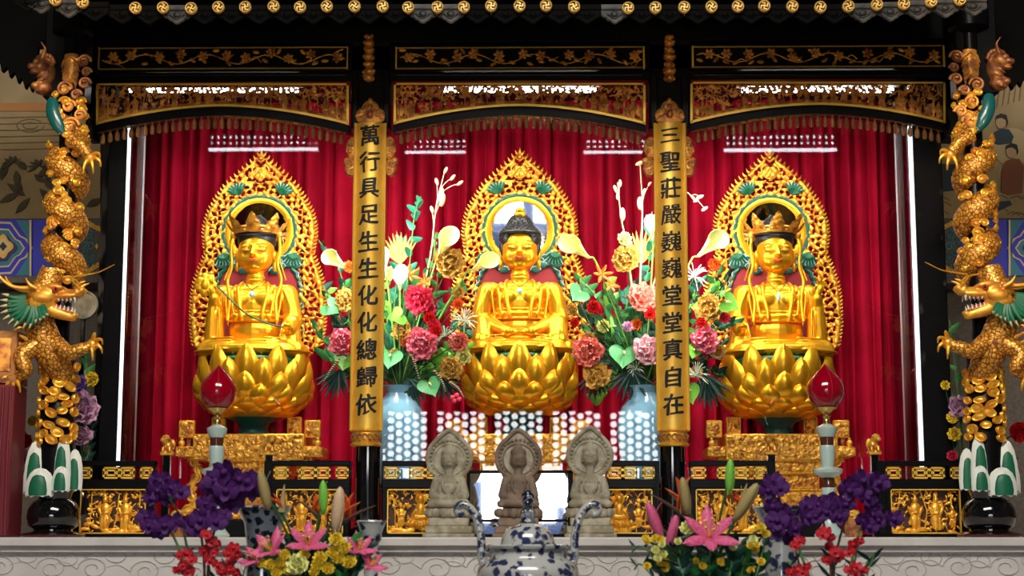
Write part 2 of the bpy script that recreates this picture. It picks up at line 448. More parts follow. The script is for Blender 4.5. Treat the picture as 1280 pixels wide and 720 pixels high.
# ================================================================== white stone altar platform
YL = -1.0
ZL = ZV(671.5, YL)
base = thing('stone_altar_platform', 'long pale carved stone platform carrying the whole shrine', 'platform', (0, YL, 0))
part('slab', MB().cbox((-3.7, YL - .05, ZL - .045), (3.7, YB - .02, ZL), .008), 'stone_white', base)
part('plinth', MB().box((-3.66, YL, .0), (3.66, YB - .02, ZL - .045)), 'stone_white', base, smooth=False)
part('moulding', MB().cbox((-3.68, YL - .025, ZL - .075), (3.68, YL + .01, ZL - .04), .008), 'stone_white', base)
# cloud scrolls carved in low relief on the face
for k in range(44):
    u = 4 + k * 30 + RNG.uniform(-8, 8); v = (697 if k % 2 else 711) + RNG.uniform(-4, 5)
    c = P(u, v, YL); sg = 1 if k % 2 else -1
    mb = MB(); t = np.linspace(0, 1, 26)
    sp = [(c[0] + sg*(.075*(1-.75*a)*cos(3.0*2*pi*a/2)), YL - .001, c[2] + .055*(1-.75*a)*sin(3.0*2*pi*a/2)) for a in t]
    mb.tube(sp, .0032, 6)
    tail = bez([(c[0] + sg*.075, YL - .001, c[2]), (c[0] + sg*.13, YL - .001, c[2] + .03), (c[0] + sg*.20, YL - .001, c[2] + .015)], 9)
    mb.tube(tail, np.linspace(.0032, .001, 9), 6)
    part('carved_scroll', mb, 'stone_carve', base)

# ================================================================== eave of the shrine roof
YE = -.95
ev = thing('shrine_eave', 'dark tiled eave with round gold emblem tile ends and scalloped drip tiles', 'eave', P(640, 8, YE))
DISC = [(70,1),(104,4),(170,11),(204.5,10.5),(239.5,11.5),(273.5,10),(307,10),(342.5,9),(375.5,10),(409,9),(443.5,9),(478.5,9),(510.5,10.5),(547,10),(580,10),(614,8.5),(649.5,8.5),(682.5,8),(717.5,9.5),(785,11),(819,10.5),(855,10),(889,9.5),(922,9),(955,8.5),(990,9),(1025,10),(1060,9),(1095.5,7),(1129,6),(1163,3),(1199,1)]
sE = S(YE)
a = P(60, 2, YE); b = P(1215, 2, YE)
mb = MB(); V = [(x, YE + .03 + d, a[2] + .02 + d*.52 + h) for x in (a[0], b[0]) for d, h in ((0, 0), (.95, 0), (.95, .1), (0, .1))]
mb.add(V, [(0,1,2,3),(7,6,5,4),(0,4,5,1),(1,5,6,2),(2,6,7,3),(3,7,4,0)])
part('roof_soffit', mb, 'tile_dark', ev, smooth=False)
# tile end disc (shared mesh) with its emblem
dm = MB().lathe([(0.0001, -.012), (7.2*sE, -.012), (7.9*sE, -.006), (7.9*sE, .03), (0.0001, .03)], 28, cap=False)
V = dm.array(); dm.V = [np.stack([V[:, 0], V[:, 2], V[:, 1]], 1)]
disc_me = mesh_of(dm, 'tile_end', 'emblem_back')
em = MB(); r0, r1 = 6.2*sE, 7.9*sE
A = np.array([[(r*cos(t), y, r*sin(t)) for t in np.linspace(0, 2*pi, 36, endpoint=False)] for r, y in ((r0, -.010), (r0, -.022), ((r0+r1)/2, -.025), (r1, -.020), (r1, -.004))])
em.grid(A, cv=True)
q = 4.9*sE; tk = .72*sE*1.15
def bar(x0, z0, x1, z1): em.cbox((min(x0, x1) - tk, -.021, min(z0, z1) - tk), (max(x0, x1) + tk, -.008, max(z0, z1) + tk), .002)
q2 = q * .78
bar(-q2, 0, q2, 0); bar(0, -q2, 0, q2)
bar(0, q2, -q2*.92, q2); bar(-q2, 0, -q2, -q2*.92); bar(0, -q2, q2*.92, -q2); bar(q2, 0, q2, q2*.92)
emb_me = mesh_of(em, 'emblem', 'emblem_gold')
for i, (u, v) in enumerate(DISC):
    c = P(u, v, YE - .02) - ORG[ev.name]
    d = inst('tile_end', disc_me, ev, c)
    e = inst('emblem', emb_me, d, (0, 0, 0), (0, radians(RNG.uniform(-24, 40)), 0))
# cover tiles running back over each end, drip tiles between
ct = MB().tube([(0, .02, 0), (0, .45, .25), (0, .9, .50)], 7.0*sE, 12); ct_me = mesh_of(ct, 'cover_tile', 'tile_dark')
for u, v in DISC: inst('cover_tile', ct_me, ev, P(u, v - 1, YE) - ORG[ev.name])
def drip(wd, is_grey):
    hw = wd / 2; poly = [(-hw, 4*sE), (hw, 4*sE), (hw, -9*sE)]
    half = [(1.0, -11), (.82, -13.5), (.66, -13.8), (.50, -17.0), (.34, -18.0), (.2, -20.2), (0, -21.5)]
    pts = [(hw*a, b*sE) for a, b in half]; poly += pts + [(-x, z) for x, z in pts[:-1]][::-1] + [(-hw, -9*sE)]
    m = MB(); m.prism(poly, .018, at=-.009)
    rim = [(x, -.010, z) for x, z in pts] + [(-x, -.010, z) for x, z in pts[:-1]][::-1]
    m.tube(rim, .0045, 6)
    m.tube(bez([(-hw*.55, -.010, -9*sE), (0, -.010, -15*sE), (hw*.55, -.010, -9*sE)], 9), .004, 6)
    m.ell((0, -.010, -9*sE), (.020, .008, .016), nu=10, nv=6)
    m.tube([(-hw, -.009, -3*sE), (hw, -.009, -3*sE)], .005, 6)
    return m
grey_me = mesh_of(drip(34.4*sE, 1), 'drip_tile', 'tile_grey'); drk_me = mesh_of(drip(34.4*sE, 0), 'drip_tile', 'tile_dark')  # grey and dark versions of the same drip tile
us = np.arange(33, 1240, 34.35)
vd = lambda u: float(np.interp(u, [30, 87, 140, 170, 500, 830, 1060, 1110, 1150, 1215], [-6, 2.5, 9, 11, 9.5, 10, 9.5, 7, 4.5, 0]))
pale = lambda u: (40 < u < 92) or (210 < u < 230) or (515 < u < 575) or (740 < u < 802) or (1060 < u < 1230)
all_u = [d[0] for d in DISC]
gaps = [(a + b) / 2 for a, b in zip(all_u[:-1], all_u[1:]) if b - a < 40] + [120, 154, 734, 768, 53, 36, 1216]
for u in gaps: inst('drip_tile', grey_me if pale(u) else drk_me, ev, P(u, vd(u), YE) - ORG[ev.name])

# blue painted wall across the courtyard, caught by the mirrors
mb = MB(); mb.box((-12, YF - 13.4, 0), (12, YF - 13, 1.75))
VM = -.04 - (YF - 12.9)
for u0, u1, v0 in ((586, 604, 600), (652, 669, 619), (694, 708, 632)): mb.box((XU(u0, v0, VM), YF - 13.0, 0), (XU(u1, v0, VM), YF - 12.9, ZV(v0, VM)))
VM = -.04 - (YF - 6.0); mb.box((XU(584, 655, VM), YF - 6.2, 0), (XU(716, 655, VM), YF - 6.0, ZV(652, VM)))
solo('wall_courtyard', mb, 'blue_wall', kind='structure', smooth=False)

# ================================================================== black lacquer shrine cabinet
Y0 = 0.0
s0 = S(0)
cab = thing('shrine_cabinet', 'tall black lacquer shrine cabinet with three arched bays and gilt friezes', 'cabinet', (0, .5, ZL))
BAY = [(120, 436, 278), (492, 807, 650), (863, 1182, 1022)]        # u edges of the carved friezes
def q0(u, v, dy=0.0): return P(u, v, Y0 + dy)
def rect(u0, u1, v0, v1, ya, yb, b=.005, mb=None):
    a, c = P(u0, v1, ya), P(u1, v0, ya)
    mb = mb or MB(); return mb.cbox((a[0], ya, a[2]), (c[0], yb, c[2]), b)
part('cornice', rect(108, 1190, -30, 55, -.03, .30), 'lacquer_black', cab)
part('upper_beam', rect(110, 1188, 54, 90, -.01, .10), 'lacquer_black', cab)
mb = rect(110, 1188, 87, 103, -.02, .10)
for (a, b, c) in BAY:
    p, q = q0(a + 4, 94, -.025), q0(b - 4, 94, -.025); mb.tube([p, (p+q)/2, q], .014, 10)
part('rail_moulding', mb, 'lacquer_black', cab)
part('cabinet_roof', MB().box((q0(112, 50)[0], .05, q0(0, 104)[2] + .16), (q0(1186, 50)[0], 1.3, q0(0, 40)[2])), 'lacquer_black', cab, smooth=False)
# posts
for (u0, u1) in ((106, 121), (1181, 1194)): part('post', rect(u0, u1, 50, 172, -.03, .12), 'lacquer_black', cab)
def vert_box(u, v0, v1, hw, ya, yb):
    a, c = P(u, v1, ya), P(u, v0, ya); x = (P(u, 400, ya)[0]); return MB().cbox((x-hw, ya, a[2]), (x+hw, yb, c[2]), .006)
part('post', vert_box(139.5, 160, 670, 11.5*s0, .02, .16), 'lacquer_black', cab)
part('post', vert_box(1167.5, 160, 670, 18*s0, .02, .16), 'lacquer_black', cab)
for u in (463, 836.5):
    part('post', vert_box(u, 50, 670, 24*s0, .0, .12) if 0 else rect(u - 25, u + 26, 50, 160, -.01, .12), 'lacquer_black', cab)
    part('post', vert_box(u - (1.5 if u < 600 else -2.5), 150, 672, 15*s0, .0, .10), 'lacquer_black', cab)
    for dx in (-19, 20): part('post_moulding', rect(u + dx - 4, u + dx + 4, 92, 160, -.035, .02), 'lacquer_black', cab)
# side walls of the cabinet behind the glass
for sx, u in ((-1, 128), (1, 1178)):
    x = P(u, 400, .15)[0]
    part('side_panel', MB().box((x - .03, .15, ZL), (x + .03, 1.3, q0(0, 90)[2])), 'lacquer_black', cab, smooth=False)

def arch_v(t, side, mid, p=2.0): return mid + (side - mid) * abs(2*t - 1) ** p
# arched lower members and gilt friezes
for bi, (ua, ub, uc) in enumerate(BAY):
    t = np.linspace(0, 1, 33); uu = ua - 1 + (ub + 1 - ua + 1) * t
    top = [arch_v(k, 157, 133, 1.8) for k in t]; bot = [arch_v(k, 166, 144, 1.8) for k in t]
    dv = {0: 0, 1: -.5, 2: -2.0}[bi]
    A = np.array([[P(u, a + dv, -.02), P(u, b + dv, -.02), P(u, b + dv, .06) , P(u, a + dv, .06)] for u, a, b in zip(uu, top, bot)])
    A[:, 2, :2] = A[:, 1, :2]; A[:, 3, :2] = A[:, 0, :2]; A[:, 2, 1] = A[:, 3, 1] = .06; A[:, 2, 2] = A[:, 1, 2]; A[:, 3, 2] = A[:, 0, 2]
    mb = MB(); mb.grid(A, cv=True); part('arch_rail', mb, 'lacquer_black', cab)
    # --- upper frieze: flowering vine on black, gilt border
    v0, v1 = 58.5 + dv * .9, 86 + dv * 1.2
    fr = MB()
    w_ = 2.0
    fr = rect(ua+2, ub-1, v1-w_, v1, -.035, -.008, .003); rect(ua+2, ub-1, v0, v0+w_*.7, -.03, -.008, .003, fr)
    rect(ua+2, ua+2+w_, v0, v1, -.033, -.008, .003, fr); rect(ub-1-w_, ub-1, v0, v1, -.033, -.008, .003, fr)
    f = part('upper_frieze_border', fr, 'gold_bright', cab)
    W, H = ub - ua - 9, v1 - v0 - 5
    rg = random.Random(30 + bi)
    def place(x, y, z=0.0): return P(ua + 6 + x, v1 - 2.5 - y, -.012 - z)
    ph = rg.uniform(0, 1)
    xs_ = np.linspace(2, W - 2, 60)
    vine = [place(x, H*.42 + H*.26*sin(x/W*2*pi*4 + ph*6), .008) for x in xs_]
    mb = MB(); mb.tube(vine, .0042, 6)
    for k in range(9):
        x = W*(k+.5)/9; y = H*.42 + H*.26*sin(x/W*2*pi*4 + ph*6)
        tw = bez([place(x, y, .008), place(x+6, y+rg.uniform(-4, 5), .012), place(x+13, y+rg.uniform(-6, 7), .008)], 8); mb.tube(tw, .003, 5)
    part('vine', mb, 'gold_carved', f)
    for k in range(11):
        x = W*(k+.5)/11 + rg.uniform(-5, 5); y = H*(.72 if k % 2 else .55) + rg.uniform(-2, 2)
        mb = MB(); r = .018
        for j in range(6):
            an = j*pi/3 + k; c = place(x, y, .010); mb.ell(c + np.array([cos(an)*r, 0, sin(an)*r]), (.014, .008, .010), (0, -an, 0), 8, 6)
        mb.ell(place(x, y, .02), (.009, .007, .009), nu=8, nv=5); part('flower', mb, 'gold_old', f)
    for k in range(20):
        x = W*(k+.5)/20 + rg.uniform(-4, 4); y = rg.choice([H*.16, H*.30, H*.85]) + rg.uniform(-1, 1.5); an = rg.uniform(-1, 1)
        mb = MB(); c = place(x, y, .008); mb.ell(c, (.020, .006, .010), (0, an, 0), 8, 6); mb.ell(c + np.array([0, -.004, 0]), (.017, .005, .003), (0, an, 0), 8, 5)
        part('leaf', mb, 'gold_carved', f)
    # --- lower frieze: openwork scene with figures, gilt border following the arch
    v0 = 104 + dv
    vb = lambda k: arch_v(k, 156, 133, 1.8) + dv
    uu = np.linspace(ua + 1, ub - 1, 40); tt = (uu - ua) / (ub - ua)
    mb = MB()
    def strip(pts, wv):
        A = []
        for u, v, du, dvv in pts:
            A.append([P(u, v, -.010), P(u, v, -.038), P(u+du, v+dvv, -.038), P(u+du, v+dvv, -.010)])
        mb.grid(np.array(A), cv=True)
    strip([(u, vb(k), 0, -3.0) for u, k in zip(uu, tt)], 3)
    strip([(ua, v0, 0, 2.6), (ub, v0, 0, 2.6)], 3)
    strip([(ua, v0, 3, 0), (ua, vb(0), 3, 0)], 3); strip([(ub - 3, v0, 3, 0), (ub - 3, vb(1), 3, 0)], 3)
    f = part('lower_frieze_border', mb, 'gold_bright', cab)
    W, H = ub - ua - 6, 48
    R = Relief(W, H, .75)
    rg = random.Random(50 + bi)
    floor_y = lambda x: max(0, 51 - (arch_v((x+3)/(W+6), 156, 133, 1.8) - 104)) + 1.5      # height above the lowest line
    # ground rocks
    x = 0
    while x < W:
        R.e(x, floor_y(x) + 1, rg.uniform(6, 11), rg.uniform(3, 5.5), 3, rg.uniform(-.3, .3)); x += rg.uniform(4, 7)
    for k in range(int(W / 10)):
        x = W*(k+.5)/(W/10) + rg.uniform(-3, 3); fy = floor_y(x); top = 48
        kind = rg.random()
        if kind < .45: R.figure(x, fy + 1, min(24, (top-fy)*.82), rg)
        elif kind < .75:
            R.line([(x, fy), (x+rg.uniform(-3, 3), fy+(top-fy)*.5), (x+rg.uniform(-5, 5), top-3)], 1.3, 3)
            for j in range(9): R.e(x+rg.uniform(-8, 8), fy+(top-fy)*rg.uniform(.5, .98), rg.uniform(2, 4), rg.uniform(1.2, 2), 3, rg.uniform(0, 3), .5)
        else:
            for j in range(4): R.spiral(x+rg.uniform(-7, 7), fy+(top-fy)*rg.uniform(.2, .7), rg.uniform(2.5, 4.5), 2.5, 1.0, 1.4, rg.uniform(0, 6), rg.choice((-1, 1)))
    for j in range(int(W*.8)): R.e(rg.uniform(0, W), rg.uniform(6, 46), rg.uniform(1.5, 4), rg.uniform(.9, 1.6), 2.2, rg.uniform(0, 3))
    for j in range(int(W*1.25)): R.e(rg.uniform(0, W), rg.uniform(33, 48), rg.uniform(1.8, 4), rg.uniform(1.0, 1.8), 2.6, rg.uniform(0, 3))
    for xx in (6, 18, W-18, W-6):            # pavilions at the ends
        R.line([(xx-5, 8), (xx-5, 30)], 1.2, 3); R.line([(xx+5, 8), (xx+5, 30)], 1.2, 3); R.line([(xx-9, 30), (xx, 36), (xx+9, 30)], 1.6, 3.5); R.e(xx, 16, 4.5, 8, 2); R.e(xx, 40, 2, 5, 3)
    R.Z[R.Y < np.vectorize(floor_y)(R.X) - 1.0] = -1
    def mp(x, y, z, ua=ua, dv=dv):
        out = np.zeros(x.shape + (3,)); D = _F[None, None]*FPX + _R[None, None]*((ua + 3 + x) - 640)[..., None] + _U[None, None]*(360 - (155 + dv - y))[..., None]
        tY = (.012 - z*.0045 - CY) / D[..., 1]; return EYE + D * tY[..., None]
    part('openwork_carving', R.build(mp), 'gold_old', f, smooth='all', fix=False)
# hanging carved brackets between the friezes
for u in (461.5, 836.5):
    mb = MB(); rg = random.Random(int(u))
    for k, (v, r) in enumerate(((48, 5), (55, 7), (64, 6.5), (72, 8), (81, 7), (90, 8.5), (98, 7.5))):
        c = q0(u, v, -.035); mb.ell(c, (r*s0, .035, 5*s0), nu=12, nv=8)
        for sg in (-1, 1): mb.ell(c + np.array([sg*r*s0*.7, -.02, rg.uniform(-.01, .01)]), (.012, .018, .012), nu=8, nv=6)
    part('carved_bracket', mb, 'gold_old', cab)

# ================================================================== tassel fringes hanging in the arches
tm = MB(); k = s0
tm.lathe([(.0005, 0), (1.2*k, -1*k), (1.6*k, -2.5*k), (1.1*k, -4*k), (2.2*k, -5.5*k), (3.0*k, -8.5*k), (3.2*k, -13*k), (2.4*k, -16*k), (.6*k, -17*k)], 8)
tassel_me = mesh_of(tm, 'tassel', 'tassel_gold')
for bi, (ua, ub, uc) in enumerate(BAY):
    nm = ('first', 'middle', 'last')[bi]
    lab = ('brown gold tassel fringe in the arch above the crowned statue with the long stem',
           'brown gold tassel fringe in the arch above the bareheaded middle statue',
           'brown gold tassel fringe in the arch over the crowned statue raising its hand at right')[bi]
    dv = {0: 0, 1: -.5, 2: -2.0}[bi]
    tf = thing('tassel_fringe', lab, 'fringe', q0(uc, 150), 'tassel fringes of the three arches')
    n = 35; mb = MB(); pts = [P(u, arch_v(t, 166, 144, 1.8) + dv + .5, .0) for u, t in zip(np.linspace(ua+4, ub-4, 30), np.linspace(.01, .99, 30))]
    mb.tube(pts, .006, 6); part('cord', mb, 'gold_brown', tf)
    for i in range(n):
        t = (i + .5) / n; u = ua + 5 + (ub - ua - 10) * t
        inst('tassel', tassel_me, tf, P(u, arch_v(t, 165, 144, 1.8) + dv, -.002 if i % 2 else .012) - ORG[tf.name], (0, 0, i), (1, 1, 1.05))

# ================================================================== couplet boards
def couplet(u_top, u_bot, text, label):
    yb = -.055
    cb = thing('couplet_board', label, 'couplet', P(u_bot, 556, yb), 'pair of gilt couplet boards on the posts')
    n = 14; hw = 19.0*S(yb)
    xt, xb = P(u_top, 154, yb), P(u_bot, 538, yb)
    rows = []
    for t in np.linspace(0, 1, 20):
        c = xt + (xb - xt)*t
        c[1] = yb
        row = [(c[0] + hw*x, yb - .035*(1 - x*x) + .010, c[2]) for x in np.linspace(-1, 1, n)] + [(c[0] + hw, yb + .05, c[2]), (c[0] - hw, yb + .05, c[2])]
        rows.append(row)
    mb = MB(); mb.grid(np.array(rows), cv=True); o = mb.n; L = n + 2
    mb.F.append(tuple(range(L))); mb.F.append(tuple((19*L + i) for i in range(L))[::-1])
    bd = part('board', mb, 'gold_board', cb)
    mb = MB()
    for sg in (-1, 1): mb.tube([(xt[0] + sg*hw, yb + .0, xt[2]), ((xt[0]+xb[0])/2 + sg*hw, yb, (xt[2]+xb[2])/2), (xb[0] + sg*hw, yb, xb[2])], .008, 8)
    part('edge_bead', mb, 'gold_bright', cb)
    for i, ch in enumerate(text):
        cu = bpy.data.curves.new('character', 'FONT'); cu.body = ch; cu.size = 1; cu.offset = 0; cu.extrude = .0; cu.resolution_u = 3
        to = bpy.data.objects.new('tmp', cu); COL.objects.link(to)
        dg = bpy.context.evaluated_depsgraph_get(); me = bpy.data.meshes.new_from_object(to.evaluated_get(dg)); bpy.data.objects.remove(to)
        bm = bmesh.new(); bw = .015 if ch in '嚴巍' else .027
        for dx_, dy_ in ((-1, 0), (1, .3), (.2, -1), (-.2, 1)):
            m3 = me.copy(); m3.transform(Matrix.Translation((dx_*bw, dy_*bw*.7, 0))); bm.from_mesh(m3); bpy.data.meshes.remove(m3)
        bmesh.ops.subdivide_edges(bm, edges=[e for e in bm.edges if e.calc_length() > .12], cuts=2)
        r = bmesh.ops.extrude_face_region(bm, geom=bm.faces[:])
        bmesh.ops.translate(bm, vec=(0, 0, .12), verts=[g for g in r['geom'] if isinstance(g, bmesh.types.BMVert)])
        xs_ = [v.co.x for v in bm.verts]; ys_ = [v.co.y for v in bm.verts]
        mx, my = (min(xs_)+max(xs_))/2, (min(ys_)+max(ys_))/2
        v = 170.5 + 33.6*i; t = (v - 154) / (538 - 154); c = xt + (xb - xt)*t; sc = 28.0*S(yb)
        for q in bm.verts:
            x, y, z = q.co.x - mx, q.co.y - my, q.co.z
            if ch in '三': y *= .8
            # brush hand: rising strokes, uneven width
            y += .10*x; wob = .020*sin(9*x + 5*y + i) ; x += wob; y += .018*sin(11*y - 6*x + 2*i)
            X = x*sc*.96; Z = y*sc
            yy = yb + .010 - .035*(1 - (X/hw)**2) - .0005 - z*.02
            q.co = Vector((c[0] + X, yy, c[2] + Z)) - Vector(ORG[cb.name])
        bmesh.ops.recalc_face_normals(bm, faces=bm.faces); bm.to_mesh(me); bm.free(); me.materials.clear(); me.materials.append(MT['ink'])
        link_mesh('character', me, cb)
    # carved crown
    mb = MB(); R = Relief(38, 34, .7); rg = random.Random(5)
    R.e(19, 6, 19, 8, 4, 0); R.e(19, 18, 12, 13, 5); R.e(19, 28, 4, 6, 5); R.e(8, 13, 8, 7, 5, .5); R.e(30, 13, 8, 7, 5, -.5)
    for j in range(7):
        x = 19 + (j-3)*5.2; R.spiral(x, 8+8*cos((j-3)*.5), 3.6, 3, 1.1, 1.5, j, 1 if j < 3 else -1, 3.5)
    R.e(19, 12, 4, 6, 4, 0, 4); R.e(19, 22, 3, 3, 4, 0, 4)
    m2 = lambda x, y, z: np.stack([xt[0] + (x-19)*S(yb), yb - z*.004, xt[2] + y*S(yb) - .002], -1)
    part('crown_carving', R.build(m2), 'gold_old', cb, smooth='all', fix=False)
    # base ring
    mb = MB(); c = P(u_bot, 547, yb)
    mb.lathe([(.2*hw, -.045), (1.02*hw, -.045), (1.08*hw, -.036), (.92*hw, -.026), (.98*hw, .0), (.92*hw, .026), (1.06*hw, .034), (1.0*hw, .043), (.2*hw, .043)], 28, (c[0], yb + .02, c[2]))
    br = part('base_ring', mb, 'gold_leaf', cb)
    for k in range(9):
        an = -pi/2 + (k-4)*.36; mb = MB(); e = np.array([c[0] + cos(an)*hw*.98, yb + .02 + sin(an)*hw*.98, c[2]])
        mb.tube([e + np.array([.012*cos(a)*abs(sin(an)), -.002, .015*sin(a)]) for a in np.linspace(0, 5.2, 10)], .004, 6)
        part('ring_scroll', mb, 'gold_brown', br)
    # carved wings
    for sg in (-1, 1):
        R = Relief(16, 56, .7)
        R.e(5, 40, 9, 15, 4); R.e(7, 14, 8, 13, 4); R.e(11, 22, 6, 6, 4)
        for j, (x, y, r) in enumerate(((6, 8, 5), (10, 18, 4.5), (5, 27, 5), (9, 36, 4.5), (5, 46, 5))): R.spiral(x, y, r, 3, 1.2, 1.5, j*1.7, 1 if j % 2 else -1, 3)
        cc = P(u_top, 222, yb)
        m2 = lambda x, y, z: np.stack([cc[0] + sg*(hw + (x - .5)*S(yb)), yb + .02 - z*.004, cc[2] + y*S(yb)], -1)
        part('carved_wing', R.build(m2), 'gold_old', cb, smooth='all', fix=False)
couplet(463, 457.5, '萬行具足生生化化總歸依', 'gilt couplet board whose black column of characters begins with ten thousand')
couplet(837, 842, '三聖莊嚴巍巍堂堂真自在', 'gilt couplet board whose black column of characters begins with three strokes')

# round black column feet under the couplets
for u, side in ((458.5, 'between the porcelain vase and the first carved railing panels'), (842, 'behind the orange flower spikes')):
    c = P(u, 667, -.02); r = 15.5*S(-.02); zt = ZV(556, -.02)
    cf = thing('column_foot', 'glossy black round column foot ' + side, 'column', (c[0], -.02, ZL), 'black column feet under the couplets')
    part('shaft', MB().lathe([(r*.96, .06), (r, .08), (r, zt - ZL)], 32, (c[0], .0, ZL)), 'lacquer_gloss', cf)
    part('plinth', MB().lathe([(r*1.5, 0), (r*1.5, .03), (r*1.25, .05), (r, .065)], 32, (c[0], .0, ZL)), 'lacquer_gloss', cf)

# ================================================================== black railings with gilt panels
def fret(mb, x0, x1, z0, z1, y):
    """gilt fret: frame with square scrolls"""
    h = z1 - z0; t = h*.15
    mb.box((x0, y-.006, z0), (x1, y+.004, z0+t)); mb.box((x0, y-.006, z1-t), (x1, y+.004, z1))
    w_ = x1 - x0
    for a in (x0, x1 - t): mb.box((a, y-.006, z0), (a+t, y+.004, z1))
    cx = (x0+x1)/2; cz = (z0+z1)/2
    for dz in (-.2, .2): mb.box((x0+w_*.2, y-.006, cz+dz*h-t*.5), (x1-w_*.2, y+.004, cz+dz*h+t*.5))
    mb.box((cx-w_*.3, y-.006, cz-h*.22), (cx-w_*.3+t, y+.004, cz+h*.22)); mb.box((cx+w_*.3-t, y-.006, cz-h*.22), (cx+w_*.3, y+.004, cz+h*.22))
    for dx in (-.38, .38): mb.box((cx+dx*w_-t*.5, y-.006, z0), (cx+dx*w_+t*.5, y+.004, z1)) if 0 else mb.box((cx+dx*w_-t, y-.006, cz-t), (cx+dx*w_+t, y+.004, cz+t))
def railing(u0, u1, f0, f1, r0, r1, label, seed, seated=False):
    y = -.06; s = S(y)
    a, b = P(u0, 670, y), P(u1, 576, y); fa, fb = P(f0, 598.5, y), P(f1, 583.5, y); ra, rb = P(r0, 667, y), P(r1, 611.5, y)
    rl = thing('carved_railing', label, 'railing', ((a[0]+b[0])/2, y, ZL), 'black railings with gilt carved panels')
    mb = MB()
    mb.cbox((a[0], y-.02, fb[2]+.004), (b[0], y+.04, b[2]), .004)                   # top rail
    mb.cbox((a[0], y-.02, rb[2]+.004), (b[0], y+.04, fa[2]-.004), .004)            # middle rail
    mb.cbox((a[0], y-.03, ZL), (b[0], y+.05, ra[2]-.003), .004)                    # bottom rail
    for x0, x1 in ((a[0], min(fa[0], ra[0])-.003), (max(fb[0], rb[0])+.003, b[0])): mb.cbox((x0, y-.022, ZL), (x1, y+.042, b[2]), .004)
    if ra[0] > fa[0]: mb.cbox((fa[0]-.01, y-.018, ZL), (ra[0]-.002, y+.03, rb[2]+.02), .003)
    if rb[0] < fb[0]: mb.cbox((rb[0]+.002, y-.018, ZL), (fb[0]+.01, y+.03, rb[2]+.02), .003)
    part('frame', mb, 'lacquer_black', rl)
    part('backing_board', MB().box((ra[0]-.005, y+.032, ra[2]-.005), (rb[0]+.005, y+.038, rb[2]+.005)), 'carve_back', rl, smooth=False)
    n = 4; wdt = (fb[0]-fa[0])
    for k, (p, q) in enumerate(((0, .20), (.34, .56), (.56, .76), (.83, 1.0))):
        mb = MB(); fret(mb, fa[0]+wdt*p, fa[0]+wdt*q, fa[2], fb[2], y); part('fret_panel', mb, 'gold_bright', rl, smooth=False)
    W, H = r1 - r0, 55.5
    mb = MB(); t = 1.3*s
    for lo, hi in (((ra[0], ra[2]), (rb[0], ra[2]+t)), ((ra[0], rb[2]-t), (rb[0], rb[2])), ((ra[0], ra[2]), (ra[0]+t, rb[2])), ((rb[0]-t, ra[2]), (rb[0], rb[2]))):
        mb.box((lo[0], y-.022, lo[1]), (hi[0], y+.0, hi[1]))
    bd = part('panel_border', mb, 'gold_bright', rl, smooth=False)
    R = Relief(W, H, .62); rg = random.Random(seed)
    for k in range(9): R.e(rg.uniform(0, W), rg.uniform(0, 9), rg.uniform(6, 12), rg.uniform(2.5, 5), 3.5, rg.uniform(-.3, .3))
    if seated:
        x = W*.5; R.e(x, 12, 17, 7, 5); R.e(x, 20, 13, 6, 6); R.e(x, 29, 7, 10, 6, 0, 1); R.e(x, 43, 4, 5, 4, 0, 4); R.e(x, 43, 7.5, 8, 2.5)
        for sg in (-1, 1): R.e(x+sg*8, 25, 3, 8, 6, sg*.5, 1); R.figure(x+sg*24, 8, 30, rg)
        for k in range(7): R.e(x+(k-3)*5, 11+abs(k-3)*.8, 3, 4.5, 4, (k-3)*.15, 3)
    else:
        for fx in (.36, .66): R.figure(W*fx, 5, 42, rg)
        R.figure(W*.9, 8, 26, rg)
        for k in range(5): R.e(W*.08+rg.uniform(-3, 3), 6+k*6, 9-k, 3.2, 4, rg.uniform(-.2, .2), .5)
    for tx in (.12, .88, .5):
        x = W*tx; R.line([(x, 8), (x+rg.uniform(-4, 4), 28), (x+rg.uniform(-7, 7), 50)], 1.4, 3)
        for k in range(16): R.e(x+rg.uniform(-15, 15), rg.uniform(30, 54), rg.uniform(2.2, 4.2), rg.uniform(1.2, 2.0), 3, rg.uniform(0, 3), rg.uniform(0, 1.5))
    for k in range(8): R.spiral(rg.uniform(4, W-4), rg.uniform(8, 50), rg.uniform(2.5, 5), 2.5, 1.0, 1.4, rg.uniform(0, 6), rg.choice((-1, 1)), rg.uniform(0, 1))
    for k in range(120): R.e(rg.uniform(0, W), rg.uniform(0, H), rg.uniform(1.5, 4.5), rg.uniform(.9, 1.6), 2, rg.uniform(0, 3))
    m2 = lambda x, y_, z: np.stack([ra[0] + x*s, y + .014 - z*.0042, ra[2] + y_*s], -1)
    part('relief_carving', R.build(m2), 'gold_leaf', bd, smooth='all', fix=False)
railing(88, 195, 96, 192, 100, 184, 'black railing with two gilt standing figures beside the dragon column at left', 101)
railing(329, 439, 342, 436, 345, 430, 'black railing behind the yellow mums, orange blooms and pink lilies', 102)
railing(477, 576, 480, 572, 484, 566, 'black railing with gilt seated figure beside the leftmost stone statue', 103, True)
railing(724, 824, 728, 818, 733, 815, 'black railing with gilt seated figure beside the rightmost stone statue', 104, True)
railing(863, 968, 864, 958, 870, 958, 'black railing behind the open pink lily and orange blossom spikes', 105)
railing(1098, 1206, 1107, 1204, 1114, 1199, 'black railing with two gilt standing figures beside the dragon column at right', 106)
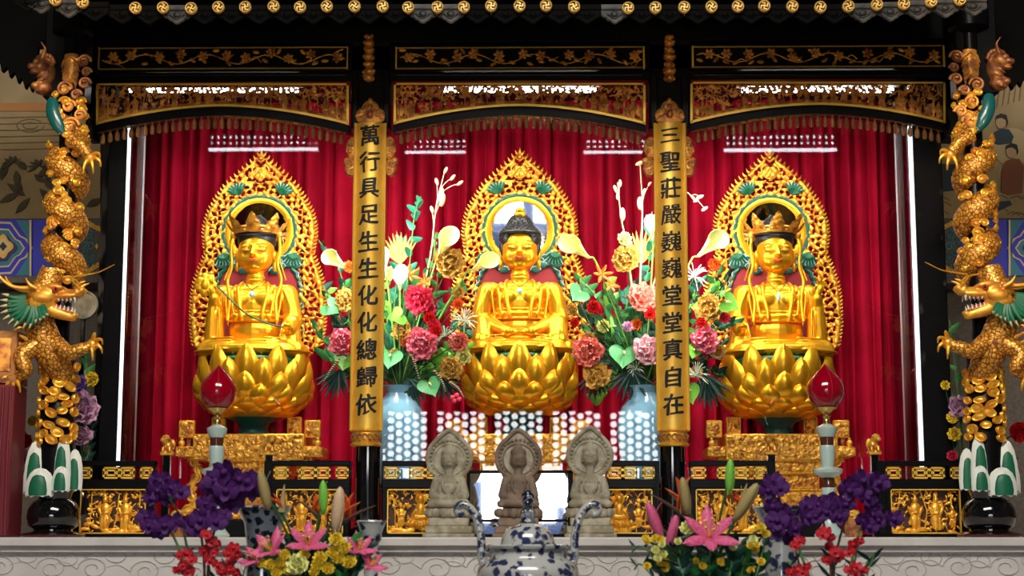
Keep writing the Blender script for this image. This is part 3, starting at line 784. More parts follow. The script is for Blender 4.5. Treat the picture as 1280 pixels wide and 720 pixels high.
# railing posts with gilt lions
def lion_post(u, v_top, label, sg):
    y = -.06; c = P(u, 667, y); s = S(y); zt = ZV(v_top + 26, y)
    lp = thing('lion_post', label, 'railing post', (c[0], y, ZL), 'railing posts topped with gilt lions')
    part('post', MB().cbox((c[0]-4.5*s, y-.02, ZL), (c[0]+4.5*s, y+.02, zt), .003), 'lacquer_gloss', lp)
    mb = MB(); z = zt; x = c[0]
    mb.cbox((x-8*s, y-.03, z), (x+8*s, y+.03, z+5*s), .003)
    mb.ell((x+sg*1*s, y, z+12*s), (6.5*s, 6*s, 8*s)); mb.ell((x-sg*2*s, y-4*s, z+20*s), (5.5*s, 5.5*s, 5.5*s)); mb.ell((x-sg*4*s, y-9*s, z+19*s), (3.2*s, 3*s, 3*s))
    for d in (-4, 4): mb.cone((x+d*s, y-5*s, z+11*s), (x+d*s, y-7*s, z+4*s), 2.2*s, 2*s, 8)
    for k in range(7): a = k*.8; mb.ell((x-sg*2*s+5*s*cos(a), y-2*s, z+20*s+5*s*sin(a)), 1.8*s, nu=8, nv=5)
    mb.tube(bez([(x+sg*6*s, y+2*s, z+7*s), (x+sg*9*s, y, z+14*s), (x+sg*6*s, y, z+20*s)], 8), 1.6*s, 6)
    link_mesh('lion', remesh(mb, .0035, 'lion', 'gold_carved', 2, ORG[lp.name]), lp)
lion_post(206, 543, 'slim black post with small gilt lion beside the first railing gap', 1)
lion_post(335, 543, 'slim black post with small gilt lion behind the purple orchids and upright beige bud', -1)
lion_post(966, 543, 'slim black post with small gilt lion behind the purple orchids by blue-white vase', 1)
lion_post(1096, 543, 'slim black post with small gilt lion beside the ruby bud lamp and red curtain', -1)

# ================================================================== glass case front, curtain
gc = thing('glass_case', 'clear glass front of the shrine with bright white corner strips', 'glass case', (0, .06, ZL))
yg = .06
a, b = P(152, 598, yg), P(1148, 128, yg)
part('front_pane', MB().box((a[0], yg, a[2]), (b[0], yg + .008, b[2])), 'glass_pane', gc, smooth=False)
for (ut, ub_) in ((160, 148), (1138, 1152.5)):
    p, q = P(ut, 150, yg-.01), P(ub_, 585, yg-.01); x = P((ut+ub_)/2, 400, yg)[0]
    part('corner_strip', MB().tube([(x, yg - .012, q[2]), (x, yg - .012, (p[2]+q[2])/2), (x, yg - .012, p[2])], 2.7*s0, 16), 'strip_light', gc, label='bright white vertical light strip')
for (ut, ub_) in ((186, 182), (1111, 1117)):
    p, q = P(ut, 130, .95), P(ub_, 600, .95); x = P((ut+ub_)/2, 400, .95)[0]
    part('rear_post', MB().cbox((x - 2.2*s0, .92, ZL + .2), (x + 2.2*s0, .96, p[2]), .003), 'grey_frame', gc)
for (ut) in (172, 1128):
    x = P(ut, 400, .5)[0]
    part('side_post', MB().cbox((x - 1.5*s0, .50, ZL + .2), (x + 1.5*s0, .53, ZV(130, .5)), .003), 'grey_frame', gc)
    part('side_pane', MB().box((x - .004, .10, ZL + .25), (x + .004, .92, ZV(130, .5))), 'glass_pane', gc, smooth=False)
# curtain: one long gathered drape
yc = 1.05; n = 900
x0, x1 = P(188, 400, yc)[0], P(1112, 400, yc)[0]; zt, zb = ZV(95, yc), ZL + .02
xs_ = np.linspace(x0, x1, n); zs_ = np.linspace(zt, zb, 26); rg = np.random.RandomState(3)
ph = np.cumsum(rg.uniform(.6, 1.5, n)) * (x1 - x0) / n * 2*pi*11.5
amp = np.interp(xs_, np.linspace(x0, x1, 60), rg.uniform(.016, .045, 60)); low = np.interp(xs_, np.linspace(x0, x1, 14), rg.uniform(-.03, .03, 14))
A = np.zeros((n, 26, 3))
for j, z in enumerate(zs_):
    k = j / 25
    A[:, j, 0] = xs_ + .010*np.sin(ph*.5 + 2*k); A[:, j, 2] = z
    A[:, j, 1] = yc + low*(.4 + k) - amp*(1 + .35*k)*(np.abs(np.sin(ph*.5 + .5*k*np.sin(xs_*3)))*2 - 1)
mb = MB(); mb.grid(A)
solo('red_curtain', mb, 'curtain_red', 'deep red gathered curtain hanging behind the three gilt statues', 'curtain', loc=(0, yc, zb), fix=False)
# light tube fixture under the roof of the case, seen through the openwork
for (ua, ub, uc), lb in zip(BAY, ('over the statue with the long stem', 'over the bareheaded middle statue', 'over the statue with white pendant')):
    y = .34; a, b = P(uc - 95, 113, y), P(uc + 95, 113, y)
    lt = thing('tube_lamp', 'white tube lamp glimpsed through the carved frieze ' + lb, 'lamp', ((a+b)/2), 'tube lamps inside the shrine roof')
    part('tube', MB().tube([a, (a+b)/2, b], .013, 10), 'tube_white', lt)
    part('holder', MB().box((a[0]-.03, y-.02, a[2]+.02), (b[0]+.03, y+.03, a[2]+.06)), 'white_frame', lt, smooth=False)

# ================================================================== lotus thrones
YS = .55; s5 = S(YS)
def petal(ztip, zbase, rtip, rbase, wd, curl, n=13, m=9, th=.9, sharp=1.0):
    """pointed convex petal facing -y, pixels; closed shell with a little thickness"""
    front = np.zeros((n, m, 3)); back = np.zeros((n, m, 3))
    for i, s in enumerate(np.linspace(0, 1, n)):
        w_ = wd/2 * (sin(pi*min(1, (.16 + .84*s)))**.62) * (1 - .15*s) if s < .62 else wd/2 * .93*((1-s)/.38)**(.62*sharp) * (1 - .15*s)
        z = zbase + (ztip-zbase)*s
        r = rbase + (rtip-rbase)*s + (rtip*.10)*sin(pi*s) + curl*max(0, s-.7)**2*12
        for j, t in enumerate(np.linspace(-1, 1, m)):
            a = t*w_/max(r, 1)*.80; bul = 5.0*(1-t*t)*sin(pi*min(1, s*.9+.1)) + (1.2*(1-abs(t)*4) if abs(t) < .25 else 0)*(s*.8)
            rr = r + bul - 4.0*t*t*sin(pi*s)
            front[i, j] = (rr*sin(a), -rr*cos(a), z); rr -= th*(1 - .5*abs(t)); back[i, j] = (rr*sin(a), -rr*cos(a), z - th*.2)
    mb = MB(); mb.grid(front, flip=True); mb.grid(back)
    ring = lambda A: list(A[0, :]) + list(A[1:, -1]) + list(A[-1, :-1][::-1]) + list(A[1:-1, 0][::-1])
    mb.grid(np.array([ring(front), ring(back)]), cv=True)
    V = mb.array()*s5; mb.V = [V]; return mb
ROWS = [(85, 26, 65, 52, 50, 0, 0, 10), (68, 16, 69, 52, 46, .1, 18, 10), (50, 12, 72, 54, 44, .5, 0, 10),
        (35, 6, 71, 50, 42, .6, 15, 12), (21, 1, 64, 44, 40, .6, 0, 12), (10, -3, 54, 36, 38, .6, 15, 12)]
PETALS = [(mesh_of(petal(*r[:6]), 'petal', 'gold'), r[6], r[7]) for r in ROWS]
def lotus(u, v_bot, label):
    c = P(u, v_bot, YS)
    lt = thing('lotus_throne', label, 'lotus throne', c, 'gilt lotus thrones')
    for me, off, n in PETALS:
        for k in range(n): inst('petal', me, lt, (0, 0, 0), (0, 0, radians(off + k*360/n)))
    o = np.array(c)
    part('seed_pod', MB().lathe([(30*s5, 2*s5), (50*s5, 20*s5), (57*s5, 40*s5), (58*s5, 68*s5), (55*s5, 71*s5), (.001, 71*s5)], 40, o), 'green_paint', lt)
    part('pod_band', MB().lathe([(58.3*s5, 40*s5), (58.3*s5, 66*s5)], 40, o, cap=False), 'gold', lt) if 0 else None
    part('stem', MB().lathe([(36*s5, -28*s5), (34*s5, -26*s5), (20*s5, -22*s5), (17*s5, -14*s5), (22*s5, -8*s5), (40*s5, 0), (36*s5, 6*s5)], 36, o), 'teal_dark', lt)
    return c
ST = [(317, 520, 'left'), (650, 517, 'mid'), (972, 521, 'right')]

# ================================================================== gilt statues
def cap(mb, a, b, ra, rb, k=5):
    a = np.array(a, float); b = np.array(b, float)
    for t in np.linspace(0, 1, k):
        mb.ell(a + (b-a)*t, ra + (rb-ra)*t, nu=14, nv=9)
    mb.tube([a, (a+b)/2, b], [ra, (ra+rb)/2, rb], 14)
def hand(mb, wrist, d, palm_n, spread=.5, curl=.25, L=9.0, side=1, pinch=False):
    """palm with five bent fingers; d = direction of the fingers, palm_n = palm normal"""
    w_ = np.array(wrist, float); d = np.array(d, float); d /= np.linalg.norm(d); nrm = np.array(palm_n, float); nrm -= d*nrm.dot(d); nrm /= np.linalg.norm(nrm)
    x = np.cross(d, nrm)*side
    cap(mb, w_, w_ + d*4, 3.6, 4.4, 3); mb.ell(w_ + d*6.5, (4.6, 4.6, 4.6), nu=12, nv=8)
    for k, (o, l) in enumerate(((-3.6, .82), (-1.2, 1.0), (1.2, 1.05), (3.4, .92))):
        b0 = w_ + d*8 + x*o; dd = d + x*o*.06*spread; cu = curl*(1.8 if pinch and k == 3 else 1)
        p1 = b0 + dd*L*.42*l; p2 = p1 + (dd*cos(cu*2) + nrm*sin(cu*2))*L*.33*l; p3 = p2 + (dd*cos(cu*4) + nrm*sin(cu*4))*L*.28*l
        mb.tube([b0 - d*3, b0, p1, p2, p3], [1.7, 1.6, 1.45, 1.3, 1.0], 8); mb.ell(p3, 1.05, nu=8, nv=6)
    b0 = w_ + d*4 + x*3.6; p1 = b0 + x*3.2 + d*2.2 + nrm*1.5; p2 = p1 + d*3.6 + nrm*2.2 - x*(.5 if not pinch else 1.2)
    mb.tube([b0 - x*2, b0, p1, p2], [2.0, 1.9, 1.6, 1.2], 8); mb.ell(p2, 1.2, nu=8, nv=6)
def robe_fold(mb, pts, r): mb.tube(bez(pts, 14), np.array([.6] + [1.0]*12 + [.6])*r, 7)
def figure_body(kind):
    b = MB()
    # crossed legs under the robe
    b.ell((0, -4, 8), (69, 48, 14.5), nu=36, nv=16); b.tube([(64*cos(a), -4 + 44*sin(a), 8) for a in np.linspace(0, 2*pi, 40, endpoint=False)], 7, 10, close=True)
    for k in range(5):
        for sg in (-1, 1): b.tube([(sg*(73 - k*4.2)*cos(a), -4 - (51 - k*3.2)*sin(a), 7 + k*3.9) for a in np.linspace(.05 + k*.05, 1.25, 18)], np.array([.4] + [1.0]*16 + [.4])*1.7, 7); b.ell((0, 2, 14), (46, 28, 13), nu=24)
    for sg in (-1, 1):
        cap(b, (sg*20, 2, 14), (sg*56, -16, 10), 14, 12); cap(b, (sg*56, -20, 9), (sg*6, -42, 8), 12, 10)
        for k in range(4): robe_fold(b, [(sg*(64-k*3), -20-k*3, 10+k*2), (sg*(48-k*5), -38, 14+k*1.5), (sg*(20-k*4), -48+k*1.5, 12+k*1.2)], 1.3)
    for k in range(5): robe_fold(b, [(-16+k*8, -47, 14), (-16+k*8, -50, 7), (-18+k*9, -48, 0)], 1.5)
    # torso
    b.ell((0, 2, 34), (33, 22, 26), nu=24, nv=14); b.ell((0, 2, 66), (34, 20, 28), nu=24, nv=14); b.ell((0, 3, 84), (37, 16, 13), nu=24, nv=12)
    for sg in (-1, 1):
        b.ell((sg*35, 3, 83), (11, 12, 12)); b.ell((sg*14, -13, 74), (13, 7, 10))
    cap(b, (0, 2, 92), (0, 0, 110), 12, 10.5, 4)
    for z in (99, 103): b.tube([(11.6*cos(a), 1 + 11.6*sin(a), z) for a in np.linspace(0, 2*pi, 20, endpoint=False)], 1.2, 6, close=True)
    # head with a full face
    b.ell((0, 2, 136), (23, 24, 28), nu=28, nv=18); b.ell((0, -3, 125), (21.5, 19.5, 16), nu=24, nv=14); b.ell((0, -11, 115), (10, 9, 6.5))
    for sg in (-1, 1):
        b.ell((sg*9.5, -11, 126), (10, 8.5, 11)); b.ell((sg*9, -17.2, 141), (8, 4.2, 3.4), (0, sg*.12, 0)); b.ell((sg*9.2, -18.0, 136.2), (6.4, 3.4, 2.8))
        b.ell((sg*24, 3, 130), (3, 5.5, 9)); b.ell((sg*24, 3, 118), (2.8, 4, 7))
    b.tube([(0, -22, 142), (0, -24, 136), (0, -27, 129.5), (0, -23, 127.5)], [1.8, 2.2, 3.4, 2.4], 8); b.ell((-2.8, -23.4, 129), 2.0, nu=8, nv=6); b.ell((2.8, -23.4, 129), 2.0, nu=8, nv=6)
    # robe lapels and sash
    for sg in (-1, 1):
        robe_fold(b, [(sg*15, 2, 98), (sg*19, -13, 88), (sg*17, -19, 72), (sg*14, -22, 58), (sg*13, -23, 45)], 2.6)
        robe_fold(b, [(sg*24, 4, 95), (sg*27, -11, 84), (sg*25, -17, 66), (sg*22, -20, 46)], 2.0)
        robe_fold(b, [(sg*32, 2, 93), (sg*35, -9, 80), (sg*33, -13, 60), (sg*30, -16, 40)], 1.7)
    b.tube([(34*sin(a), 2 - 23.5*cos(a), 52) for a in np.linspace(-1.5, 1.5, 24)], 3.4, 8); b.tube([(33*sin(a), 2 - 23.5*cos(a), 58) for a in np.linspace(-1.3, 1.3, 24)], 1.5, 6); b.tube([(34*sin(a), 2 - 24*cos(a), 46) for a in np.linspace(-1.3, 1.3, 24)], 1.5, 6)
    for k in range(-3, 4): b.ell((k*6.5, -22.5 + abs(k)*.7, 52), (2.3, 2.5, 3.4), nu=8, nv=6)
    # arms and wide sleeves
    def arm(sg, mode):
        cap(b, (sg*41, 3, 82), (sg*50, -2, 48), 13, 11.5)
        for k in range(3): robe_fold(b, [(sg*(38+k*5), -10+k*4, 86-k*4), (sg*(46+k*4), -11+k*3, 66), (sg*(47+k*4), -13+k*3, 44)], 1.5)
        if mode == 'lap':
            cap(b, (sg*50, -2, 46), (sg*14, -36, 27), 11, 7); cap(b, (sg*48, -10, 40), (sg*46, -22, 18), 11, 15)
            for k in range(4): robe_fold(b, [(sg*(40+k*4), -22+k, 42), (sg*(38+k*5), -30+k*3, 28), (sg*(36+k*7), -33+k*4, 16)], 1.5)
            hand(b, (sg*13, -37, 27), (-sg, -.15, -.05), (0, -.2, 1), .2, .12, 8, sg)
        elif mode == 'raise':
            cap(b, (sg*50, -2, 46), (sg*48, -22, 74), 11, 6.5)
            hand(b, (sg*49, -24, 79), (sg*.28, -.12, 1), (0, -1, 0), .8, .16, 11, -sg, True)
            cap(b, (sg*48, -10, 50), (sg*49, -8, 16), 12, 13); cap(b, (sg*49, -16, 62), (sg*50, -12, 20), 8, 11)
            for k in range(4): robe_fold(b, [(sg*(41+k*4), -22, 62-k*4), (sg*(40+k*5), -24+k*2, 40), (sg*(39+k*6), -24+k*3, 14)], 1.6)
        else:
            cap(b, (sg*50, -2, 46), (sg*50, -30, 33), 11, 6.5)
            hand(b, (sg*50, -31, 33), (-sg*.25 + .1*sg, -1, .15), (0, .2, 1), .4, .3, 8, sg)
            cap(b, (sg*48, -10, 44), (sg*48, -18, 16), 11, 15)
            for k in range(4): robe_fold(b, [(sg*(40+k*4), -20+k, 44), (sg*(38+k*5), -28+k*3, 30), (sg*(36+k*7), -31+k*4, 15)], 1.5)
    if kind == 'mid': arm(-1, 'lap'); arm(1, 'lap')
    elif kind == 'left': arm(-1, 'raise'); arm(1, 'low')
    else: arm(1, 'raise'); arm(-1, 'low')
    V = b.array()*s5; b.V = [V]
    return remesh(b, .0042, 'body', 'gold', 5)
def loc_part(name, mb, mt, parent, label=None, smooth=True):
    V = mb.array()*s5; mb.V = [V]; return part(name, mb, mt, parent, True, smooth, label)
def statue(kind, u, v_base, label):
    c = P(u, v_base, YS)
    st = thing('gilt_statue', label, 'statue', c, 'three seated gilt statues')
    link_mesh('body', figure_body(kind), st)
    # face details
    for sg in (-1, 1):
        loc_part('eyelid', MB().tube(bez([(sg*3.6, -21.6, 136.0), (sg*8.5, -22.6, 134.6), (sg*14.8, -19.3, 136.6)], 9), [.15, .5, .6, .65, .65, .6, .5, .4, .15], 6), 'gold_brown', st)
        loc_part('eyebrow', MB().tube(bez([(sg*2.8, -21.6, 141.5), (sg*9, -21.6, 144.6), (sg*16.5, -17.8, 141.6)], 9), .35, 6), 'gold_brown', st)
    mb = MB(); mb.ell((0, -22.0, 121.4), (5.6, 2.4, 1.2), nu=14, nv=8); mb.ell((-2.4, -22.4, 122.8), (3.4, 2.0, 1.1), (0, .2, 0)); mb.ell((2.4, -22.4, 122.8), (3.4, 2.0, 1.1), (0, -.2, 0))
    loc_part('lips', mb, 'lip_red', st)
    # pendant
    pz = 80 if kind == 'mid' else (79 if kind == 'left' else 76)
    for sg in (-1, 1):
        loc_part('cord', MB().tube(bez([(sg*14, -10, 101), (sg*9, -19.5, 92), (0, -22, pz+5)], 10), .45, 6), 'ink', st)
    mb = MB(); mb.ell((0, -22, pz), (3.6, 1.5, 4.0) if kind != 'right' else (2.4, 1.3, 6.5), nu=10, nv=7); loc_part('pendant', mb, 'sky_paint', st, 'pale blue-white pendant')
    hb = MB()
    if kind == 'mid':
        hb.ell((0, 5, 150), (26.5, 25.5, 22), nu=28, nv=16); hb.ell((0, 5, 168), (15.5, 15.5, 15), nu=20)
        for sg in (-1, 1): hb.ell((sg*22.5, 4, 138), (4, 9, 14))
        # snail curls over the cap of hair
        rg = random.Random(2)
        for (cz, rx, rz, n, z0) in ((150, 26.5, 22, 190, -.05), (168, 15.5, 15, 80, .0)):
            for k in range(n):
                zz = z0 + (1-z0)*(k+.5)/n; a = k*2.39996; q = sqrt(max(0, 1-zz*zz)); hb.ell((rx*q*cos(a), 5+rx*.97*q*sin(a), cz+rz*zz), 1.7, nu=7, nv=5)
        V = hb.array(); V[:, 1] = np.where((V[:, 2] < 156) & (V[:, 1] < -14), np.maximum(V[:, 1], -14), V[:, 1]); hb.V = [V]
        loc_part('hair', hb, 'hair_black', st, 'black cap of curled hair')
        loc_part('hair_band', MB().tube([(25.2*sin(a), 3 - 23.5*cos(a), 156.5) for a in np.linspace(-1.55, 1.55, 22)], 2.2, 8), 'hair_black', st)
        loc_part('hair_jewel', MB().ell((0, -4, 186), (6, 6, 4)).ell((0, -1, 181), (8, 8, 5)), 'gold', st)
    else:
        hb.ell((0, 6, 168), (15, 15, 17), nu=22, nv=14); hb.ell((0, 6, 152), (25, 24, 17), nu=24); hb.tube([(25*sin(a), 4 - 25*cos(a), 158) for a in np.linspace(-1.7, 1.7, 24)], 2.0, 8)
        for sg in (-1, 1): hb.tube(bez([(sg*18, -2, 160), (sg*10, -8, 176), (sg*5, -4, 184)], 8), 1.0, 6)
        loc_part('hair', hb, 'hair_black', st, 'black topknot')
        # crown: band and five flaring leaf plates
        mb = MB(); mb.tube([(26.5*sin(a), 4 - 27*cos(a), 161) for a in np.linspace(0, 2*pi, 32, endpoint=False)], 2.4, 8, close=True); mb.tube([(27.5*sin(a), 4 - 28*cos(a), 166) for a in np.linspace(0, 2*pi, 32, endpoint=False)], 1.6, 8, close=True)
        cr = loc_part('crown', mb, 'gold_carved', st, 'gilt five-pointed crown')
        for k, a in enumerate((-1.5, -.78, 0, .78, 1.5)):
            R = Relief(26, 34, .9)
            for t in np.linspace(0, 1, 12): R.e(13, 2 + t*27, max(1, 12*(1-t)**.75), 3, 2.2)
            for j in range(6): R.spiral(13 + (j % 2 - .5)*8*(1-j/7), 4 + j*3.6, 2.7, 2, .9, 1.3, j, 1 if j % 2 else -1, 2)
            R.e(13, 10, 3.2, 5, 3, 0, 2.5)
            def mp(x, y, z, a=a):
                r = 28 + y*.50 + z*.5; ang = a + (x-13)/30.0
                return np.stack([r*np.sin(ang), 4 - r*np.cos(ang), 160 + y*.74], -1)
            f = R.build(mp); loc_part('crown_plate', f, 'gold_carved', cr, smooth='all')
        for sg in (-1, 1):
            loc_part('ribbon', MB().tube(bez([(sg*28, 0, 160), (sg*31, -4, 140), (sg*29, -8, 118), (sg*34, -8, 98), (sg*29, -15, 72), (sg*31, -19, 46)], 30), 2.0, 8, flat=.6), 'gold', st)
            loc_part('ribbon', MB().tube(bez([(sg*27, 2, 160), (sg*34, 2, 150), (sg*30, 2, 130), (sg*39, -2, 100)], 20), 1.6, 8, flat=.6), 'gold', st)
            mb = MB(); mb.ell((sg*29, 0, 158), (4.5, 4, 6)); loc_part('crown_rosette', mb, 'gold_carved', cr)
    if kind == 'left':
        loc_part('flower_stem', MB().tube(bez([(-42, -32, 88), (-20, -32, 66), (0, -36, 50), (30, -38, 38), (52, -40, 34)], 24), 1.1, 7), 'green_paint', st, 'thin green stem held across the lap')
        mb = MB()
        for k in range(7):
            a = k*2*pi/7; mb.ell((-58 + 5*cos(a), -24 + 2*sin(a), 91 + 7*sin(a)), (6.5, 3, 9), (0, -a + pi/2, 0), 10, 8)
        mb.ell((-58, -27, 91), (6, 4, 8)); loc_part('held_lotus', mb, 'gold', st, 'gilt lotus bloom beside the raised hand')
    return st
zl = {}
for u, vb_, kind in ST:
    lb = {'left': ('beneath the statue holding the long stem', 'gilt seated statue with pointed crown holding a long green stem'),
          'mid': ('beneath the bareheaded middle statue', 'gilt seated statue with black curled hair and hands joined in its lap'),
          'right': ('beneath the crowned statue with white pendant', 'gilt seated statue with pointed crown, white drop pendant and one raised hand')}[kind]
    lotus(u, vb_, 'gilt lotus throne of overlapping petals ' + lb[0])
    statue(kind, u, vb_ - 71.5, lb[1])

# ================================================================== flame aureoles behind the statues
YA = .80; sa = S(YA)
# outline half width against height (pixels above the lotus bottom)
OUT = [(70, 66), (85, 80), (110, 84), (145, 84), (165, 81), (185, 74), (203, 67), (210, 69), (225, 71), (240, 70), (255, 66), (270, 58), (290, 45), (308, 26), (322, 11), (332, 1)]
hz = np.array([a for a, b in OUT], float); hw_ = np.array([b for a, b in OUT], float)
RC, RI, RO = 231.0, 36.0, 44.5
def aureole_mesh():
    W, H = 180, 266; R = Relief(W, H, 1.0); X = R.X - 90; Z = R.Y + 68; rg = random.Random(11)
    half = np.interp(Z, hz, hw_); inside = np.abs(X) < half - 1.5
    dr = np.sqrt(X**2 + (Z - RC)**2); body = (np.abs(X)/52)**2.4 + ((np.minimum(Z, 192) - 120)/1e3)**2 < 1
    body = body & (Z < 190)
    H0 = 1.6 + .8*np.sin(X*.55 + 2*np.sin(Z*.21))*np.sin(Z*.5 + 2*np.sin(X*.23)) + .6*np.sin(np.abs(X)*.9 + Z*.7)
    hole = np.zeros(X.shape, bool)
    # comma shaped piercings, mirrored left and right
    pts = []
    for k in range(9000):
        x, z = rg.uniform(0, 86), rg.uniform(70, 330)
        hwz = float(np.interp(z, hz, hw_))
        if x > hwz - 6 or (x*x + (z-RC)**2) < 52**2 or (z < 196 and (x/54)**2.4 < 1): continue
        if any((x-a)**2 + (z-b)**2 < 5.9**2 for a, b in pts): continue
        pts.append((x, z)); an = rg.uniform(0, pi); L = rg.uniform(2.3, 3.5); wv = rg.uniform(1.1, 1.6)
        for sg in (-1, 1):
            dx = X*sg - x; dz = Z - z; c, q = cos(an), sin(an); e = dx*c + dz*q; f = -dx*q + dz*c - .10*e*e
            hole |= ((e/L)**2 + (f/wv)**2) < 1
            ring = np.exp(-((np.sqrt((e/L)**2 + (f/wv)**2) - 1.45)/.35)**2); H0 = H0 + ring*.8
    rim = np.clip((half - np.abs(X))/5, 0, 1); H0 = H0 + 2.2*np.exp(-((half - np.abs(X) - 4)/2.0)**2)
    jewel = np.exp(-((X/7)**2 + ((Z-306)/8)**2)**2); H0 = H0 + 3*jewel; hole &= jewel < .3
    R.Z = np.where(inside & ~hole & (dr > RI - 1) & ~body, np.maximum(H0, .2), -1)
    mb = R.build(lambda x, y, z: np.stack([(x-90)*sa, -z*sa, (y+68)*sa], -1))
    return mesh_of(mb, 'openwork_panel', 'gold_leaf', 'all', None, False)
AU_ME = aureole_mesh()
fl = MB()      # flame teeth round the rim (each a few pixels)
zz = np.arange(86, 331, 4.6)
for z in zz:
    w0 = float(np.interp(z, hz, hw_)); w1 = float(np.interp(z+2, hz, hw_)); tx, tz = w1-w0, 2.0; L = sqrt(tx*tx+tz*tz); nx2, nz2 = tz/L, -tx/L
    for sg in (-1, 1):
        a = np.array([sg*(w0-2.5), 0, z]); b = np.array([sg*(w0 + nx2*4.2), 0, z + nz2*4.2 + 3.6])
        m_ = (a+b)/2 + np.array([sg*1.0, 0, -.6]); fl.tube([a*sa, m_*sa, b*sa], [2.0*sa, 1.5*sa, .1*sa], 5)
fl.tube([np.array([0, 0, 326])*sa, np.array([0, 0, 332])*sa, np.array([0, 0, 340])*sa], [3*sa, 2.4*sa, .1*sa], 6)
FL_ME = mesh_of(fl, 'flame_rim', 'gold_leaf')
def ringm(r0, r1, y0, d, scal=0, nm='ring', mt='gold'):
    A = []
    n = 96
    for r, y in ((r0, 0), (r0, -d), ((r0*2+r1)/3, -d*1.35), ((r0+2*r1)/3, -d*1.35), (r1, -d), (r1, 0)):
        row = []
        for t in np.linspace(0, 2*pi, n, endpoint=False):
            q = r + (scal*abs(sin(t*12)) if r > (r0+r1)/2 else 0); row.append((q*cos(t)*sa, (y0+y)*sa, (RC + q*sin(t))*sa))
        A.append(row)
    mb = MB(); mb.grid(np.array(A), cv=True); return mesh_of(mb, nm, mt)
RING = ringm(RI, RO - 1, -3, 2.5, 0, 'halo_ring', 'gold'); GRN = ringm(RO - 1.2, RO + 2.6, -2.5, 2.0, 1.6, 'green_ring', 'teal'); WRN = ringm(RO + 2.6, RO + 3.6, -2.0, 1.5, 1.8, 'white_ring', 'sky_paint')
mm = MB(); mm.add([((RI+1)*cos(t)*sa, -2.0*sa + .1184*(RI+1)*sin(t)*sa*-1, (RC+(RI+1)*.99*sin(t))*sa) for t in np.linspace(0, 2*pi, 64, endpoint=False)], [tuple(range(64))]); MIR = mesh_of(mm, 'mirror_disc', 'mirror', False)
# red panel behind the body with a teal wavy border
po = [(x, z) for z, x in ((66, 48), (100, 53), (150, 54), (172, 50), (188, 40))]
poly = po + [(-x, z) for x, z in po[::-1]]
mm = MB(); mm.prism([(x*sa, z*sa) for x, z in poly], .008, at=-.004); BACK = mesh_of(mm, 'body_panel', 'panel_red', False)
mm = MB(); path = bez([(po[0][0], 0, po[0][1])] + [(x, 0, z) for x, z in po[1:]], 40); path[:, 0] += 1.2*np.sin(np.arange(40)*1.2); full = np.vstack([path, (path*np.array([-1, 1, 1]))[::-1]]); mm.tube(full*sa + np.array([0, -.010, 0]), 2.6*sa, 8); BORD = mesh_of(mm, 'wavy_border', 'teal')
mm = MB(); mm.tube((full*np.array([1.05, 1, 1]))*sa + np.array([0, -.010, 0]), 1.0*sa, 6); BORD2 = mesh_of(mm, 'pale_border', 'sky_paint')
# wave scales at the shoulders and fan leaves
wv = MB(); wv.ell((0, 0, 0), (6.2*sa, 1.5*sa, 4.4*sa), nu=14, nv=8); WV = mesh_of(wv, 'wave_scale', 'teal')
wv = MB(); wv.tube([(6.4*cos(t)*sa, -1.2*sa, 4.6*sin(t)*sa) for t in np.linspace(0, pi, 12)], .7*sa, 6); WV2 = mesh_of(wv, 'wave_edge', 'sky_paint')
lf = MB()
for k in range(7):
    a = (k-3)*.30; lf.tube([(0, 0, 0), (5*sin(a)*sa, -2*sa, 5*cos(a)*sa), (11*sin(a)*sa, -1*sa, 11*cos(a)*sa)], [1.0*sa, 2.0*sa, .3*sa], 6)
LEAF = mesh_of(lf, 'fan_leaf', 'green_paint'); lf2 = MB()
for k in range(6):
    a = (k-2.5)*.30; lf2.tube([(0, -.5*sa, 0), (6*sin(a)*sa, -2.5*sa, 6*cos(a)*sa), (10.5*sin(a)*sa, -1*sa, 10.5*cos(a)*sa)], [.3*sa, .5*sa, .2*sa], 5)
LEAF2 = mesh_of(lf2, 'leaf_vein', 'sky_paint')
for (u, vb_, kind), lb in zip(ST, ('with dim mirror behind the statue holding the long stem', 'with bright mirror behind the bareheaded middle statue', 'with dim mirror behind the crowned statue with white pendant')):
    c = P(u, vb_, YA); c[0] += {'left': .012, 'mid': 0, 'right': -.012}[kind]; c[2] = float(P(u, vb_ + (-1 if kind == 'mid' else -3), YA)[2])
    au = thing('flame_aureole', 'pierced gilt flame aureole ' + lb, 'aureole', c, 'three gilt flame aureoles')
    op = inst('openwork_panel', AU_ME, au); md = op.modifiers.new('thick', 'SOLIDIFY'); md.thickness = .012; md.offset = 1
    o = inst('flame_rim', FL_ME, au); o['kind'] = 'stuff'
    inst('halo_ring', RING, au); inst('green_ring', GRN, au); inst('white_ring', WRN, au); inst('mirror_disc', MIR, au)
    bp = inst('body_panel', BACK, au); inst('wavy_border', BORD, bp); inst('pale_border', BORD2, bp)
    for sg in (-1, 1):
        for k, (x, z) in enumerate(((28, 186), (36, 189), (44, 192), (24, 192), (32, 195), (40, 198), (20, 180), (48, 187))):
            w_ = inst('wave_scale', WV, au, (sg*x*sa, -4*sa, z*sa)); inst('wave_edge', WV2, w_)
        for x, z, a in ((27, 279, -.5), (45, 203, 2.4)):
            l = inst('fan_leaf', LEAF, au, (sg*x*sa, -4*sa, z*sa), (0, sg*(a + .9), 0), 1.5); inst('leaf_vein', LEAF2, l)
    part('stake', MB().box((c[0]-.05, YA + .005, ZL), (c[0]+.05, YA + .03, c[2] + .35)), 'lacquer_black', au, smooth=False)

